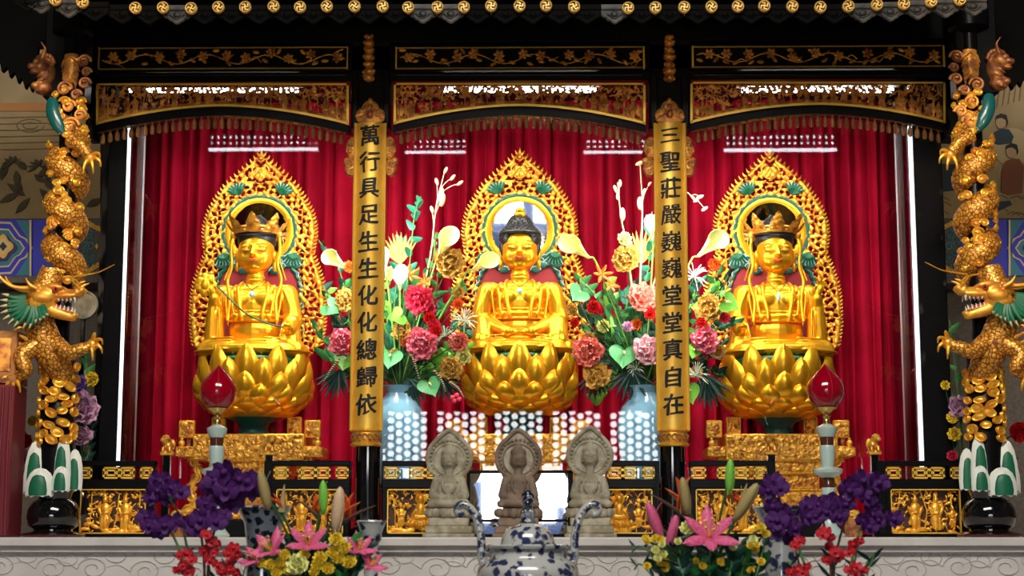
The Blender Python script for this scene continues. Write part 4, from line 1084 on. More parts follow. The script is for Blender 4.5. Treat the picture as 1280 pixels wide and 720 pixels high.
# ================================================================== carved gilt altar tables under the statues
YT = .50; st_ = S(YT)
def carve_band(W, H, seed, dens=.05):
    R = Relief(W, H, .8, .15); rg = random.Random(seed)
    for k in range(int(W*H*dens)):
        if rg.random() < .5: R.spiral(rg.uniform(2, W-2), rg.uniform(2, H-2), rg.uniform(2, 4), 1.6, .9, 1.3, rg.uniform(0, 6), rg.choice((-1, 1)))
        else: R.e(rg.uniform(0, W), rg.uniform(0, H), rg.uniform(2, 5), rg.uniform(1, 2), 1.8, rg.uniform(0, 3))
    R.Z[R.Z > .15] += .3; return R
def altar_table(u, vb_, label, seed):
    c = P(u, 600, YT); cx = c[0]; z = lambda v: ZV(v, YT, u); yf = YT - .20; yb2 = YT + .20
    tb = thing('altar_table', label, 'altar table', (cx, YT, ZL), 'carved gilt altar tables')
    def tier(nm, hw, v0, v1, dep, sd, rel=True):
        x = hw*st_; y0_ = YT - dep; o = part(nm, MB().cbox((cx-x, y0_, z(v1)), (cx+x, YT + dep, z(v0)), .004), 'gold_leaf', tb)
        if rel:
            R = carve_band(2*hw - 3, (v1-v0) - 2.5, sd); hgt = z(v0) - z(v1)
            m2 = lambda a, b, h: np.stack([cx - x + (a+1.5)*st_, y0_ - .0 - h*.0045, z(v1) + (b+1.2)*hgt/(v1-v0)], -1)
            part('carved_face', R.build(m2), 'gold_carved', o, smooth='all', fix=False)
        return o
    tier('table_top', 68, 545, 577, .20, seed); tier('upper_waist', 49, 578, 592, .17, seed+1); tier('lower_waist', 46, 594, 612, .16, seed+2); tier('base_tier', 50, 615, 634, .18, seed+3); tier('foot', 60, 636, 650, .20, seed+4)
    for v, hw in ((577.5, 52), (593, 50), (613.5, 50)):
        mb = MB()
        for k in range(int(hw/2.6)):
            x = -hw + 2.6 + k*5.2; mb.ell((cx + x*st_, YT - .185, z(v)), (2.2*st_, 2.2*st_, 1.5*st_), nu=8, nv=6)
        mb.cbox((cx-hw*st_, YT-.18, z(v+1)), (cx+hw*st_, YT+.18, z(v-1)), .003); part('bead_row', mb, 'gold_bright', tb)
    # upright carved tablets
    for x, hw, v0, v1, y in ((-80, 10, 527, 549, -.12), (76, 10, 527, 549, -.12), (-50, 9.5, 519, 546, .10), (46, 9.5, 519, 546, .10)):
        a = cx + x*st_; y0_ = YT + y
        zb_ = z(549)
        t = part('tablet', MB().cbox((a-hw*st_, y0_, zb_), (a+hw*st_, y0_+.03, z(v0)), .006), 'gold_leaf', tb)
        R = carve_band(2*hw-4, v1-v0-4, seed+int(x), .07); hg = (z(v0)-zb_)/(v1-v0)
        m2 = lambda p, q, h: np.stack([a - (hw-2)*st_ + p*st_, y0_ - h*.004, zb_ + (q+2)*hg], -1)
        part('carved_face', R.build(m2), 'gold_carved', t, smooth='all', fix=False)
    # shelf ends with curled scrolls and bead finials
    for sg in (-1, 1):
        o = part('scroll_end', MB().cbox((cx+sg*66*st_ if sg > 0 else cx-90*st_, YT-.19, z(573)), (cx+90*st_ if sg > 0 else cx-66*st_, YT+.12, z(560)), .012), 'gold_leaf', tb)
        R = carve_band(22, 11, seed+9+sg, .08); m2 = lambda p, q, h: np.stack([cx + (sg*78 - 11 + p)*st_, YT-.19-h*.004, z(572)+q*st_], -1); part('carved_face', R.build(m2), 'gold_carved', o, smooth='all', fix=False)
        mb = MB(); mb.ell((cx+sg*84*st_, YT-.15, z(556)), 4*st_, nu=12, nv=8); mb.ell((cx+sg*84*st_, YT-.15, z(551)), 2*st_, nu=8, nv=6); part('finial', mb, 'gold_bright', tb)
        part('support', MB().cbox((cx+sg*78*st_-.012, YT-.1, z(561)), (cx+sg*78*st_+.012, YT+.1, z(548)), .003), 'gold_brown', tb)
        # openwork leg of curling clouds
        mb = MB(); rg = random.Random(seed)
        spine = bez([(cx+sg*74*st_, YT-.12, z(574)), (cx+sg*64*st_, YT-.12, z(590)), (cx+sg*72*st_, YT-.13, z(612)), (cx+sg*66*st_, YT-.14, z(632)), (cx+sg*84*st_, YT-.16, z(644))], 24); mb.tube(spine, 4.5*st_, 8)
        for k in range(7):
            cc = spine[3*k+2]; t = np.linspace(0, 1, 14); r = 7*st_
            mb.tube([cc + np.array([sg*r*(1-.7*q)*cos(q*9+k), -.012, r*(1-.7*q)*sin(q*9+k)]) for q in t], 1.7*st_, 6)
        part('scroll_leg', mb, 'gold_carved', tb)
        mb = MB(); f = spine[-1]; mb.tube([f + np.array([sg*9*st_*(1-.7*q)*cos(q*9), 0, 7*st_*(1-.7*q)*sin(q*9)-.01]) for q in np.linspace(0, 1, 14)], 3*st_, 8); part('curled_foot', mb, 'gold_bright', tb)
        part('foot_block', MB().cbox((f[0]-.05, f[1]-.03, ZL), (f[0]+.05, f[1]+.05, f[2]-.02), .005), 'gold_brown', tb)
    part('plinth', MB().cbox((cx-.30, YT-.21, ZL), (cx+.30, YT+.22, z(650)), .005), 'lacquer_black', tb)
for (u, vb_, kind), lb, sd in zip(ST, ('behind the tall jade lamp with purple orchids before it', 'behind the three small stone statues', 'behind the jade lamp beside the red curtain'), (200, 300, 400)):
    altar_table(u, vb_, 'carved gilt altar table ' + lb, sd)

# ================================================================== dragon columns
YD = -.45; sd_ = S(YD)
def scaled_tube(pts, r, nlen=5.0, nth=17, m=110, depth=1.7):
    """dragon body: tube along pts (px) whose skin carries overlapping scales"""
    p = np.asarray(pts, float); k = len(p); r = np.asarray(r, float)
    t = np.gradient(p, axis=0); t /= np.linalg.norm(t, axis=1, keepdims=True)
    sl = np.concatenate([[0], np.cumsum(np.linalg.norm(np.diff(p, axis=0), axis=1))])
    a = np.array([0, 0, 1.]) if abs(t[0][2]) < .9 else np.array([1., 0, 0]); A = np.zeros((k, m, 3)); th = np.linspace(0, 2*pi, m, endpoint=False)
    for i in range(k):
        a = a - t[i]*a.dot(t[i]); a /= np.linalg.norm(a); b = np.cross(t[i], a)
        row = sl[i]/nlen; best = np.zeros(m)
        for rr in (math.floor(row), math.floor(row) - 1):
            f = row - rr; ph = th/(2*pi)*nth + .5*(rr % 2); dx = (ph - np.floor(ph) - .5)*2
            inside = f < 2*np.sqrt(np.maximum(0, 1 - dx*dx)); hgt = np.where(inside, (1 - .25*f)*(.35 + .65*f), 0)
            best = np.maximum(best, np.where(inside, .4 + .3*f, 0) if rr == math.floor(row) else np.where(inside, .1 + .42*f, 0))
        rad = r[i] + depth*best
        A[i] = p[i] + rad[:, None]*(np.outer(np.cos(th), b) + np.outer(np.sin(th), a))
    mb = MB(); mb.grid(A, cv=True); return mb
def dragon_column(sg, u0, label, col_label):
    c = P(u0, 669, YD); o = np.array([c[0], YD, ZL]); s = sd_
    def L(p): p = np.asarray(p, float); q = p.copy(); q[..., 0] *= sg; return o + q*s
    def W(mb): V = mb.array(); V[:, 0] *= sg; mb.V = [o + V*s]; return mb
    co = thing('dragon_column_shaft', col_label, 'column', o, 'two columns wound with dragons')
    part('drum_base', W(MB().lathe([(38, 0), (39, 3), (36, 6), (24, 8), (24, 10), (30, 14), (33, 24), (32, 34), (27, 43), (20, 48), (22, 54), (24, 58), (10, 60)], 40)), 'lacquer_gloss', co)
    part('base_rim', W(MB().lathe([(38.5, 1.5), (39.5, 2.5), (38.5, 3.5)], 40, cap=False)), 'maroon', co)
    part('shaft', W(MB().lathe([(21, 55), (21, 225), (12, 235), (12, 640), (26, 648), (26, 700)], 36)), 'lacquer_black', co)
    # green and white crags round the foot
    for x, y, z0, h, w_ in ((-22, -12, 56, 62, 13), (12, -16, 60, 66, 11), (-12, -24, 50, 34, 17), (26, -8, 58, 50, 10), (14, -24, 56, 30, 11), (-32, 2, 54, 40, 9), (0, 20, 56, 60, 16)):
        mb = MB(); prof = [(w_*.95, 0), (w_, h*.25), (w_*.93, h*.55), (w_*.72, h*.8), (w_*.38, h*.95), (.5, h)]
        A = np.array([[(x + r*cos(t)*(1 + .10*sin(t*9)), y + .6*r*sin(t), z0 + z + 1.2*sin(t*7)) for t in np.linspace(0, 2*pi, 28, endpoint=False)] for r, z in prof]); mb.grid(A, cv=True, flip=True)
        pk = part('crag', W(mb), 'white_paint', co)
        mb = MB(); prof = [(w_*.66, 1), (w_*.70, h*.22), (w_*.62, h*.5), (w_*.45, h*.7), (.5, h*.84)]
        A = np.array([[(x + r*cos(t), y - w_*.36 + .42*r*sin(t), z0 + z) for t in np.linspace(0, 2*pi, 24, endpoint=False)] for r, z in prof]); mb.grid(A, cv=True, flip=True)
        part('green_core', W(mb), 'green_paint', pk)
    rg = random.Random(9 if sg > 0 else 19)
    # gilt cloud discs on the lower shaft
    placed = []
    for k in range(900):
        th = rg.uniform(-2.9, -.2); z = rg.uniform(118, 212)
        if any(((th-a)*21)**2*.55 + (z-b)**2 < 9.4**2 for a, b in placed): continue
        placed.append((th, z)); r1, r2 = rg.uniform(7, 9.5), rg.uniform(4.6, 6.5)
        cx_, cy_ = 23.5*cos(th), 23.5*sin(th); tx, ty = -sin(th), cos(th); mb = MB(); tl = rg.uniform(-.3, .3)
        A = []
        for rr, out in ((1.0, -1.5), (1.0, 1.5), (.9, 2.6), (.74, 2.4), (.6, 1.2), (.3, 1.5), (.01, 1.9)):
            A.append([(cx_ + tx*r1*rr*cos(a) + cos(th)*out, cy_ + ty*r1*rr*cos(a) + sin(th)*out, z + r2*rr*sin(a) + tl*r1*rr*cos(a)) for a in np.linspace(0, 2*pi, 18, endpoint=False)])
        mb.grid(np.array(A), cv=True, flip=True); part('cloud_disc', W(mb), 'gold_leaf', co)
    # curling clouds between the coils
    for k in range(64):
        z = 318 + (k/64)*250 + rg.uniform(-4, 4); th = rg.uniform(-2.9, -.25); ph = -90 + 360*(z-410)/67.0
        cx_, cy_ = 23*cos(th), 22*sin(th); tx, ty = -sin(th), cos(th); mb = MB(); r = rg.uniform(5, 8); d0 = rg.choice((-1, 1))
        mb.tube([(cx_ + tx*r*(1-.75*q)*cos(q*9)*d0 + cos(th)*2, cy_ + ty*r*(1-.75*q)*cos(q*9)*d0 + sin(th)*2, z + r*.8*(1-.75*q)*sin(q*9)) for q in np.linspace(0, 1, 16)], 1.7, 6)
        mb.ell((cx_ + cos(th)*1, cy_ + sin(th)*1, z), (r*.7, r*.5, r*.5), nu=10, nv=6)
        part('cloud_curl', W(mb), 'gold_leaf' if k % 3 else 'gold_dragon', co)
    # capital: hanging leaf, curls, a carved beast at the outer side
    mb = MB(); mb.cbox((-34, -8, 560), (20, 26, 690), 2); part('capital_block', W(mb), 'lacquer_black', co)
    mb = MB(); mb.tube([(3, -14, 615), (4, -20, 596), (4, -18, 575)], [9, 7, 1.5], 10, flat=.5)
    for k in range(6):
        for d0 in (-1, 1): mb.tube([(4, -18, 612-k*6), (4+d0*8, -20, 606-k*6), (4+d0*13*(1-k*.1), -17, 598-k*6)], [3, 2.4, .4], 6)
    part('hanging_leaf', W(mb), 'gold_old', co)
    for x, z, r in ((22, 604, 9), (-2, 568, 10), (24, 575, 8), (14, 560, 7), (5, 545, 9), (8, 520, 11), (20, 533, 8), (26, 590, 6)):
        mb = MB(); mb.tube([(x + r*(1-.75*q)*cos(q*9), -22 - 3*q, z + r*(1-.75*q)*sin(q*9)) for q in np.linspace(0, 1, 18)], 2.2, 6); mb.ell((x, -21, z), (r*.6, 3, r*.6), nu=10, nv=6); part('scroll', W(mb), 'gold_brown' if z > 550 else 'gold_old', co)
    mb = MB(); mb.tube(bez([(-18, -20, 556), (-14, -24, 535), (-4, -24, 515), (6, -22, 505)], 16), [5, 7, 8, 8.5, 9, 9, 9, 9, 8.5, 8, 7, 6, 5, 4, 3, 2], 8, flat=.6); part('green_cloud', W(mb), 'teal_dark', co)
    mb = MB()
    mb.ell((-30, -8, 594), (12, 12, 20)); mb.ell((-35, -16, 600), (11, 10, 10)); mb.ell((-45, -20, 599), (7, 6, 4.5)); mb.ell((-43, -19, 591), (6, 5, 2.6)); mb.ell((-33, -10, 572), (12, 12, 9)); mb.ell((-42, -16, 574), (5, 6, 5))
    for k in range(11): a = .2 + k*.42; mb.ell((-31 + 12*cos(a), -14, 603 + 12*sin(a)), 3.6, nu=8, nv=6)
    for d0 in (-1, 1): mb.ell((-40, -17 + d0*6, 605), (4, 3, 3)); mb.tube(bez([(-34, -12 + d0*5, 610), (-30, -12 + d0*7, 622), (-36, -12 + d0*8, 632)], 8), [3, 2.8, 2.5, 2.2, 1.8, 1.4, 1, .5], 7)
    for k in range(6): mb.tube([(-26, -16, 606-k*7), (-34, -20, 602-k*7), (-41, -18, 596-k*6)], [2, 1.8, .8], 6)
    V = mb.array(); V[:, 0] *= sg; mb.V = [V*s]; link_mesh('carved_beast', remesh(mb, .005, 'carved_beast', 'gold_brown', 2), co)
    # ---- the dragon itself
    dr = thing('gilt_dragon', label, 'dragon', o, 'two gilt dragons facing inward')
    n = 620; z = np.linspace(560, 318, n); ph = np.radians(-90 + 360*(z-410)/56.0)
    R_ = np.interp(z, [318, 340, 560], [11, 12, 12]); path = np.stack([R_*np.cos(ph)*-1, R_*np.sin(ph), z], 1)
    rad = np.interp(z, [318, 420, 500, 560], [16, 16, 14.5, 6])
    body = scaled_tube(path, rad); bd = part('body', W(body), 'gold_scales', dr)
    # neck and chest below the head
    nk = bez([(-6, -26, 330), (-14, -34, 300), (-22, -38, 278), (-14, -32, 252), (-4, -26, 228), (6, -16, 206), (12, 8, 190)], 120)
    part('chest', W(scaled_tube(nk, np.interp(np.linspace(0, 1, 120), [0, .3, .7, 1], [14, 17, 19, 8]))), 'gold_scales', dr)
    # dorsal fins along the coils
    mb = MB()
    for i in range(20, n, 7):
        q = path[i]; out = np.array([q[0], q[1], 0])/np.linalg.norm(q[:2]); b0 = q + out*rad[i]*.9; mb.tube([b0 - np.array([0, 0, 3]), b0 + out*1.2 + np.array([0, 0, 1]), b0 + out*3.2 + np.array([0, 0, 3.5])], [1.8, 1.3, .3], 6)
    f = part('dorsal_fin', W(mb), 'gold_leaf', dr); f['kind'] = 'stuff'
    # head
    H = np.array([-4, -52, 298.0]); hb = MB()
    def h(x, y, z): return H + np.array([x, y, z])
    hb.ell(h(0, 0, 0), (23, 14, 12)); hb.ell(h(22, 0, -1), (20, 11, 7.5)); hb.ell(h(38, 0, 1), (9, 10, 6)); hb.ell(h(44, -5, 4), (4.5, 4.5, 4.5)); hb.ell(h(44, 5, 4), (4.5, 4.5, 4.5)); hb.ell(h(-6, 0, -12), (18, 13, 12))
    cap(hb, h(-6, 0, -16), h(16, 0, -24), 9, 7.5); cap(hb, h(16, 0, -24), h(33, 0, -29), 7.5, 5.5); hb.ell(h(35, 0, -27), (5, 6, 4))
    for d0 in (-1, 1):
        hb.ell(h(12, d0*9, 8), (12, 5, 4.5), (0, .2, 0)); hb.ell(h(-2, d0*11, -4), (13, 5, 9)); hb.ell(h(24, d0*8, -3), (14, 4, 4)); hb.tube([h(36, d0*6, 6), h(44, d0*9, 13), h(50, d0*9, 15)], [3, 2.2, .6], 8)
        hb.tube(bez([h(-6, d0*8, 9), h(-22, d0*11, 6), h(-40, d0*13, 8), h(-54, d0*14, 18), h(-58, d0*14, 26)], 16), np.linspace(4.2, 1.0, 16), 8)
        hb.tube(bez([h(-8, d0*12, 4), h(-18, d0*15, 10), h(-24, d0*16, 20)], 8), [3.4, 3.2, 3, 2.6, 2.2, 1.6, 1.0, .5], 8)
    V = hb.array(); V[:, 0] *= sg; hb.V = [V*s]; hd = link_mesh('head', remesh(hb, .0045, 'head', 'gold_dragon', 3), dr)
    for d0 in (-1, 1):
        e = part('eye', W(MB().ell(h(13, d0*12.5, 4), (4.2, 3.4, 4.2), nu=12, nv=8)), 'lip_red', hd); part('pupil', W(MB().ell(h(14.2, d0*15.2, 4), (2.0, 1.2, 2.0), nu=10, nv=6)), 'ink', hd)
        for k in range(5):
            part('tooth', W(MB().tube([h(16+k*5, d0*7, -5), h(16.5+k*5, d0*7, -8), h(17+k*5, d0*7, -12 if k == 4 else -10)], [1.5, 1.1, .2], 6)), 'white_paint', hd)
            part('tooth', W(MB().tube([h(13+k*5, d0*5.5, -19-k*.9), h(13.5+k*5, d0*5.5, -16-k*.9), h(14+k*5, d0*5.5, -13-k*.9)], [1.4, 1.0, .2], 6)), 'white_paint', hd)
    part('tongue', W(MB().tube(bez([h(2, 0, -12), h(16, 0, -16), h(28, 0, -19), h(34, 0, -16)], 10), [4, 4, 4, 3.8, 3.5, 3.2, 3, 2.5, 2, 1], 8, flat=.4)), 'lip_red', hd)
    part('whisker', W(MB().tube(bez([h(42, -8, 5), h(34, -12, 18), h(50, -12, 22), h(66, -10, 26), h(84, -6, 36)], 24), np.linspace(1.5, .5, 24), 6)), 'gold_leaf', dr)
    part('whisker', W(MB().tube(bez([h(42, 8, 5), h(30, 16, 20), h(10, 24, 26), h(-10, 28, 30)], 24), np.linspace(1.5, .5, 24), 6)), 'gold_leaf', dr)
    # mane of green spikes with pale tips
    for k in range(13):
        a = radians(172 + k*11); x0, z0 = -12 + 13*cos(a)*.9 + (k > 6)*3, -8 + 11*sin(a); Ln = 34 - 9*abs(k-4)/6 - (k > 8)*6
        for d0 in (-1, 1):
            tip = h(x0 + Ln*cos(a), d0*16, z0 + Ln*sin(a)); mid = h(x0 + Ln*.5*cos(a) + 2, d0*15, z0 + Ln*.5*sin(a) - 2); b0 = h(x0, d0*11, z0)
            sp = part('mane_spike', W(MB().tube(bez([b0, mid, tip], 8), [4.6, 4.4, 4.0, 3.4, 2.7, 1.9, 1.1, .4], 7)), 'green_paint', hd)
            part('mane_tip', W(MB().tube(bez([mid*.55+tip*.45 + np.array([0, d0*.0, .8]), tip + np.array([0, 0, .8])], 4), [2.5, 2.0, 1.2, .3], 6)), 'beam_cream', dr) if k % 1 == 0 else None
    # legs with claws
    def claw(pts, r0, r1, palm, dirs, name='foreleg'):
        lb = scaled_tube(bez(pts, 50), np.linspace(r0, r1, 50), 5, 14, 28, .7)
        lg = part(name, W(lb), 'gold_scales', dr)
        pm = MB(); pm.ell(palm, (7.5, 7, 7.5)); part('paw', W(pm), 'gold_dragon', lg)
        for d0 in dirs:
            d0 = np.array(d0, float); pa = np.array(palm, float)
            part('claw', W(MB().tube(bez([pa, pa + d0*8 + np.array([0, -3, 2]), pa + d0*14 + np.array([0, -3, -1]), pa + d0*15 + np.array([0, -1, -7])], 12), np.linspace(3.6, .8, 12), 7)), 'gold_leaf', lg)
    claw([(4, -34, 238), (22, -42, 226), (38, -44, 230), (50, -42, 234)], 11, 6, (52, -42, 236), [(.3, -.3, 1), (.9, -.2, .45), (.9, -.2, -.3), (.2, -.4, -.9)])
    claw([(-14, -34, 240), (-34, -46, 222), (-28, -48, 204), (-40, -44, 196)], 12, 6, (-42, -44, 192), [(-1, -.2, .2), (-.7, -.3, -.7), (0, -.4, -1), (.6, -.3, -.6)])
    claw([(10, -30, 500), (26, -34, 490), (36, -34, 478)], 9, 6, (38, -34, 474), [(.9, -.2, .4), (1, -.2, -.3), (.4, -.3, -.9), (-.4, -.3, -.9)], 'hindleg')
    # flame curl over the shoulder
    for k in range(3):
        part('shoulder_flame', W(MB().tube(bez([(-24-k*4, -36, 250-k*8), (-40-k*2, -40, 258-k*10), (-52+k*4, -38, 244-k*10), (-40, -36, 238-k*8)], 14), np.linspace(3.2, .8, 14), 7)), 'gold_dragon', dr)
dragon_column(1, 66, 'gilt dragon with green mane coiled on the column, facing the bay at its right', 'black column with gilt cloud discs at left of the shrine')
dragon_column(-1, 1237, 'gilt dragon with green mane coiled on the column, facing the bay at its left', 'black column with gilt cloud discs at right of the shrine')
# pale round plaque behind the jaws of one dragon
c = P(104, 381, .1)
dp = thing('round_plaque', 'round pale grey plaque on a thin stand behind the dragon jaws', 'plaque', (c[0], .1, ZL))
A = np.array([[(c[0] + r*cos(t), .1 + y, c[2] + r*sin(t)) for t in np.linspace(0, 2*pi, 40, endpoint=False)] for r, y in ((.001, .0), (.066, .0), (.07, -.008), (.078, -.008), (.08, .0), (.08, .02), (.001, .02))])
mb = MB(); mb.grid(A, cv=True); part('disc', mb, 'stone_statue', dp)
part('stand', MB().cbox((c[0]-.012, .10, ZL), (c[0]+.012, .12, c[2]-.06), .003), 'lacquer_black', dp)

# ================================================================== painted beam, murals and side pieces behind the columns
YM = 1.40
def flat(mb, pts, Y, th=.006): mb.prism([(float(P(u, v, Y)[0]), float(P(u, v, Y)[2])) for u, v in pts], th, at=Y - th); return mb
def mural(u0, u1, side):
    c = P((u0+u1)/2, 273, YM)
    mu = thing('stone_mural', {'L': 'beige stone mural with dark broad-leaved plants beside the dragon column', 'R': 'beige stone mural with two robed figures beside the dragon column'}[side], 'mural', c)
    part('slab', flat(MB(), [(u0, 276), (u1, 276), (u1, 40), (u0, 40)], YM + .03, .05), 'mural_stone', mu, smooth=False)
    y = YM - .022
    if side == 'L':
        part('orange_band', flat(MB(), [(u0, 139), (u1, 139), (u1, 129), (u0, 129)], y), 'mural_orange', mu, smooth=False)
        rg = random.Random(4)
        for k in range(6):
            mb = MB(); v = 146 + k*8; x = rg.uniform(0, 30)
            mb.tube([P(x - 40, v, y), P(x, v + 1, y), P(x + 90, v - 1, y)], .004, 6); part('painted_line', mb, 'mural_line', mu)
        mb = MB(); mb.tube([P(38 + 17*cos(t), 157 + 8*sin(t), y) for t in np.linspace(0, 5.6, 22)], .004, 6); mb.tube([P(38 + 9*cos(t), 157 + 4*sin(t), y) for t in np.linspace(0, 5.6, 22)], .004, 6); part('painted_line', mb, 'mural_line', mu)
        for k in range(26):
            u, v = rg.uniform(-6, 112), rg.uniform(212, 272); Lf = rg.uniform(16, 30); a = rg.uniform(-1.2, 1.2); pts = []
            for t in np.linspace(0, 1, 9): pts.append((u + Lf*t*sin(a) + 4.5*sin(pi*t)*cos(a), v - Lf*t*cos(a) + 4.5*sin(pi*t)*sin(a)))
            for t in np.linspace(1, 0, 9)[1:-1]: pts.append((u + Lf*t*sin(a) - 4.5*sin(pi*t)*cos(a), v - Lf*t*cos(a) - 4.5*sin(pi*t)*sin(a)))
            part('painted_leaf', flat(MB(), pts, y - .0006*k, .004), 'mural_plant', mu, smooth=False)
        for cu, cv in ((16, 203), (48, 207)):
            for k in range(8):
                a = -1.9 + k*.54; pts = [(cu, cv)] + [(cu + 15*t*sin(a) + 2.6*sin(pi*t)*cos(a), cv - 13*t*cos(a) + 4*t*t) for t in (.3, .6, 1)] + [(cu + 15*t*sin(a) - 2.6*sin(pi*t)*cos(a), cv - 13*t*cos(a) + 4*t*t + 2) for t in (.7, .35)]
                part('painted_leaf', flat(MB(), pts, y - .02 - .0006*k, .004), 'mural_plant', mu, smooth=False)
    else:
        circ = lambda cu, cv, r, k=1.0: [(cu + r*cos(t), cv + k*r*sin(t)) for t in np.linspace(0, 2*pi, 24, endpoint=False)]
        def fig(cu, cv, robe, halo, q):
            if halo: part('painted_halo', flat(MB(), circ(cu, cv - 6, 24), y), 'mural_halo', mu, smooth=False)
            part('painted_robe', flat(MB(), [(cu-9, cv+12), (cu-13, cv+24), (cu-14, cv+24+q), (cu-5, cv+28+q), (cu+12, cv+26+q), (cu+15, cv+18), (cu+9, cv+9), (cu, cv+8)], y - .008), robe, mu, smooth=False)
            part('painted_face', flat(MB(), circ(cu-1, cv, 6.5, 1.2), y - .016), 'mural_skin', mu, smooth=False)
            part('painted_hair', flat(MB(), [(cu-8, cv-3), (cu-7, cv-8), (cu-1, cv-11), (cu+6, cv-9), (cu+8, cv), (cu+6, cv+4), (cu+5, cv-3), (cu, cv-6), (cu-5, cv-5)], y - .024), 'ink', mu, smooth=False)
        fig(1252, 153, 'mural_blue', False, 0); fig(1265, 190, 'mural_robe', True, 26)
        part('painted_cushion', flat(MB(), [(1240, 253), (1262, 251), (1265, 256), (1248, 264), (1238, 262)], y - .008), 'mural_blue', mu, smooth=False)
        part('painted_cushion', flat(MB(), [(1172, 205), (1196, 205), (1192, 238), (1176, 240), (1168, 225)], y - .008), 'mural_blue', mu, smooth=False)
        rg = random.Random(5)
        for k in range(14):
            u, v = rg.uniform(1170, 1290), rg.uniform(244, 270); mb = MB(); mb.tube(bez([P(u, v, y), P(u+8, v-3, y), P(u+16, v+1, y)], 8), .004, 6); part('painted_line', mb, 'mural_line', mu)
        for k in range(9):
            mb = MB(); u = 1232 + k*7; mb.tube([P(u, 138 - k*2, y), P(u + 3, 118 - k*3, y), P(u + 10, 104 - k*4, y)], .004, 6); part('painted_line', mb, 'mural_line', mu)
mural(-40, 128, 'L'); mural(1170, 1330, 'R')
YBm = 1.18
def beam(sg, label):
    U = (lambda u: u) if sg > 0 else (lambda u: 1300 - u)
    dv = 0
    c = P(U(40), 347, YBm); bm_ = thing('painted_beam', label, 'beam', c, 'painted beams behind the dragon columns')
    def fl(nm, pts, mt, k, par=bm_): return part(nm, flat(MB(), [(U(u), v) for u, v in pts], YBm - .004*k, .004), mt, par, smooth=False)
    a, b = P(U(-60), 347, YBm), P(U(129), 273, YBm)
    part('timber', MB().cbox((min(a[0], b[0]), YBm, a[2]), (max(a[0], b[0]), YBm + .2, b[2]), .004), 'beam_navy', bm_)
    fl('blue_field', [(-60, 345), (99, 345), (99, 275), (-60, 275)], 'beam_blue', 1)
    def ogee(r): return [(4 + 38*r, 310), (4 + 30*r, 310 - 12*r), (4 + 22*r, 310 - 16*r), (4 + 10*r, 310 - 33*r), (4 - 40*r, 310 - 36*r), (4 - 40*r, 310 + 36*r), (4 + 10*r, 310 + 33*r), (4 + 22*r, 310 + 16*r), (4 + 30*r, 310 + 12*r)]
    clip = lambda pts: [(u, min(344.5, max(275.5, v))) for u, v in pts]
    fl('teal_corner', clip([(38, 345), (38, 275), (20, 275), (34, 297), (36, 310), (34, 323), (20, 345)]), 'beam_teal', 2)
    fl('cream_line', clip(ogee(.98)), 'beam_cream', 2); fl('blue_lozenge', clip(ogee(.90)), 'beam_blue', 3); fl('cream_line', clip(ogee(.72)), 'beam_cream', 4); fl('teal_lozenge', clip(ogee(.66)), 'beam_teal', 5); fl('navy_lozenge', clip(ogee(.5)), 'beam_navy', 6)
    lot = [(4 + 11*cos(t)*(1 + .18*cos(4*t)), 308 + 13*sin(t)*(1 + .18*cos(4*t))) for t in np.linspace(0, 2*pi, 32, endpoint=False)]
    fl('gold_rosette', lot, 'beam_gold', 7); fl('rosette_heart', [(4 + (u-4)*.7, 308 + (v-308)*.7) for u, v in lot], 'beam_cream', 8); fl('rosette_eye', [(4 + (u-4)*.35, 308 + (v-308)*.35) for u, v in lot], 'beam_black', 9)
    fl('cream_stripe', [(37, 345), (39.5, 345), (39.5, 275), (37, 275)], 'beam_cream', 7)
    fl('black_field', [(99, 346), (128, 346), (128, 274), (99, 274)], 'beam_black', 2)
    for k in range(7):
        cu, cv = 106 + (k % 2)*7, 284 + k*8; mb = MB(); mb.tube([P(U(cu + 6*(1-.7*q)*cos(q*8+k)), cv + 6*(1-.7*q)*sin(q*8+k), YBm - .014) for q in np.linspace(0, 1, 16)], .006, 6); part('teal_scroll', mb, 'scroll_teal', bm_)
    for cv in (279, 338):
        d0 = 1 if cv < 300 else -1; mb = MB()
        for k in range(5): q0_ = P(U(127 - k*4), cv + d0*(4-k)*2.2, YBm - .014); mb.tube([q0_ + np.array([.016*(1-.7*q)*cos(q*8+k), 0, .014*(1-.7*q)*sin(q*8+k)]) for q in np.linspace(0, 1, 12)], .006, 6)
        part('gold_corner', mb, 'beam_gold', bm_)
    fl('gold_star', [(119, 308), (121, 304), (123, 308), (121, 312)], 'beam_gold', 4)
    part('ledge', MB().cbox((min(a[0], b[0]), YBm - .06, a[2] - .045), (max(a[0], b[0]), YBm + .2, a[2]), .004), 'granite', bm_)
beam(1, 'blue and teal painted beam with full gold rosette, beside the plant mural'); beam(-1, 'blue and teal painted beam below the mural of robed figures')
# dark ragged carving hanging in the upper corners
for sg, lb in ((1, 'above the plant mural'), (-1, 'above the mural of robed figures')):
    U = (lambda u: u) if sg > 0 else (lambda u: 1300 - u)
    pts = [(-60, -30), (118, -30), (118, 60), (50, 62), (47, 100), (42, 117), (38, 106), (34, 113), (30, 99), (25, 106), (21, 92), (15, 99), (12, 86), (5, 92), (2, 78), (-6, 84), (-10, 74), (-60, 60)]
    if sg < 0: pts = [(-60, -30), (118, -30), (118, 60), (50, 62), (47, 100), (42, 104), (36, 114), (30, 104), (26, 110), (22, 100), (15, 104), (8, 98), (0, 92), (-60, 84)]
    Y = -.15; mb = MB(); flat(mb, [(U(u), v) for u, v in pts], Y, .04)
    solo('corner_carving', mb, 'tile_dark', 'blackened ragged corner carving ' + lb, 'carving', loc=P(U(30), 100, Y), group='dark corner carvings', smooth=False)
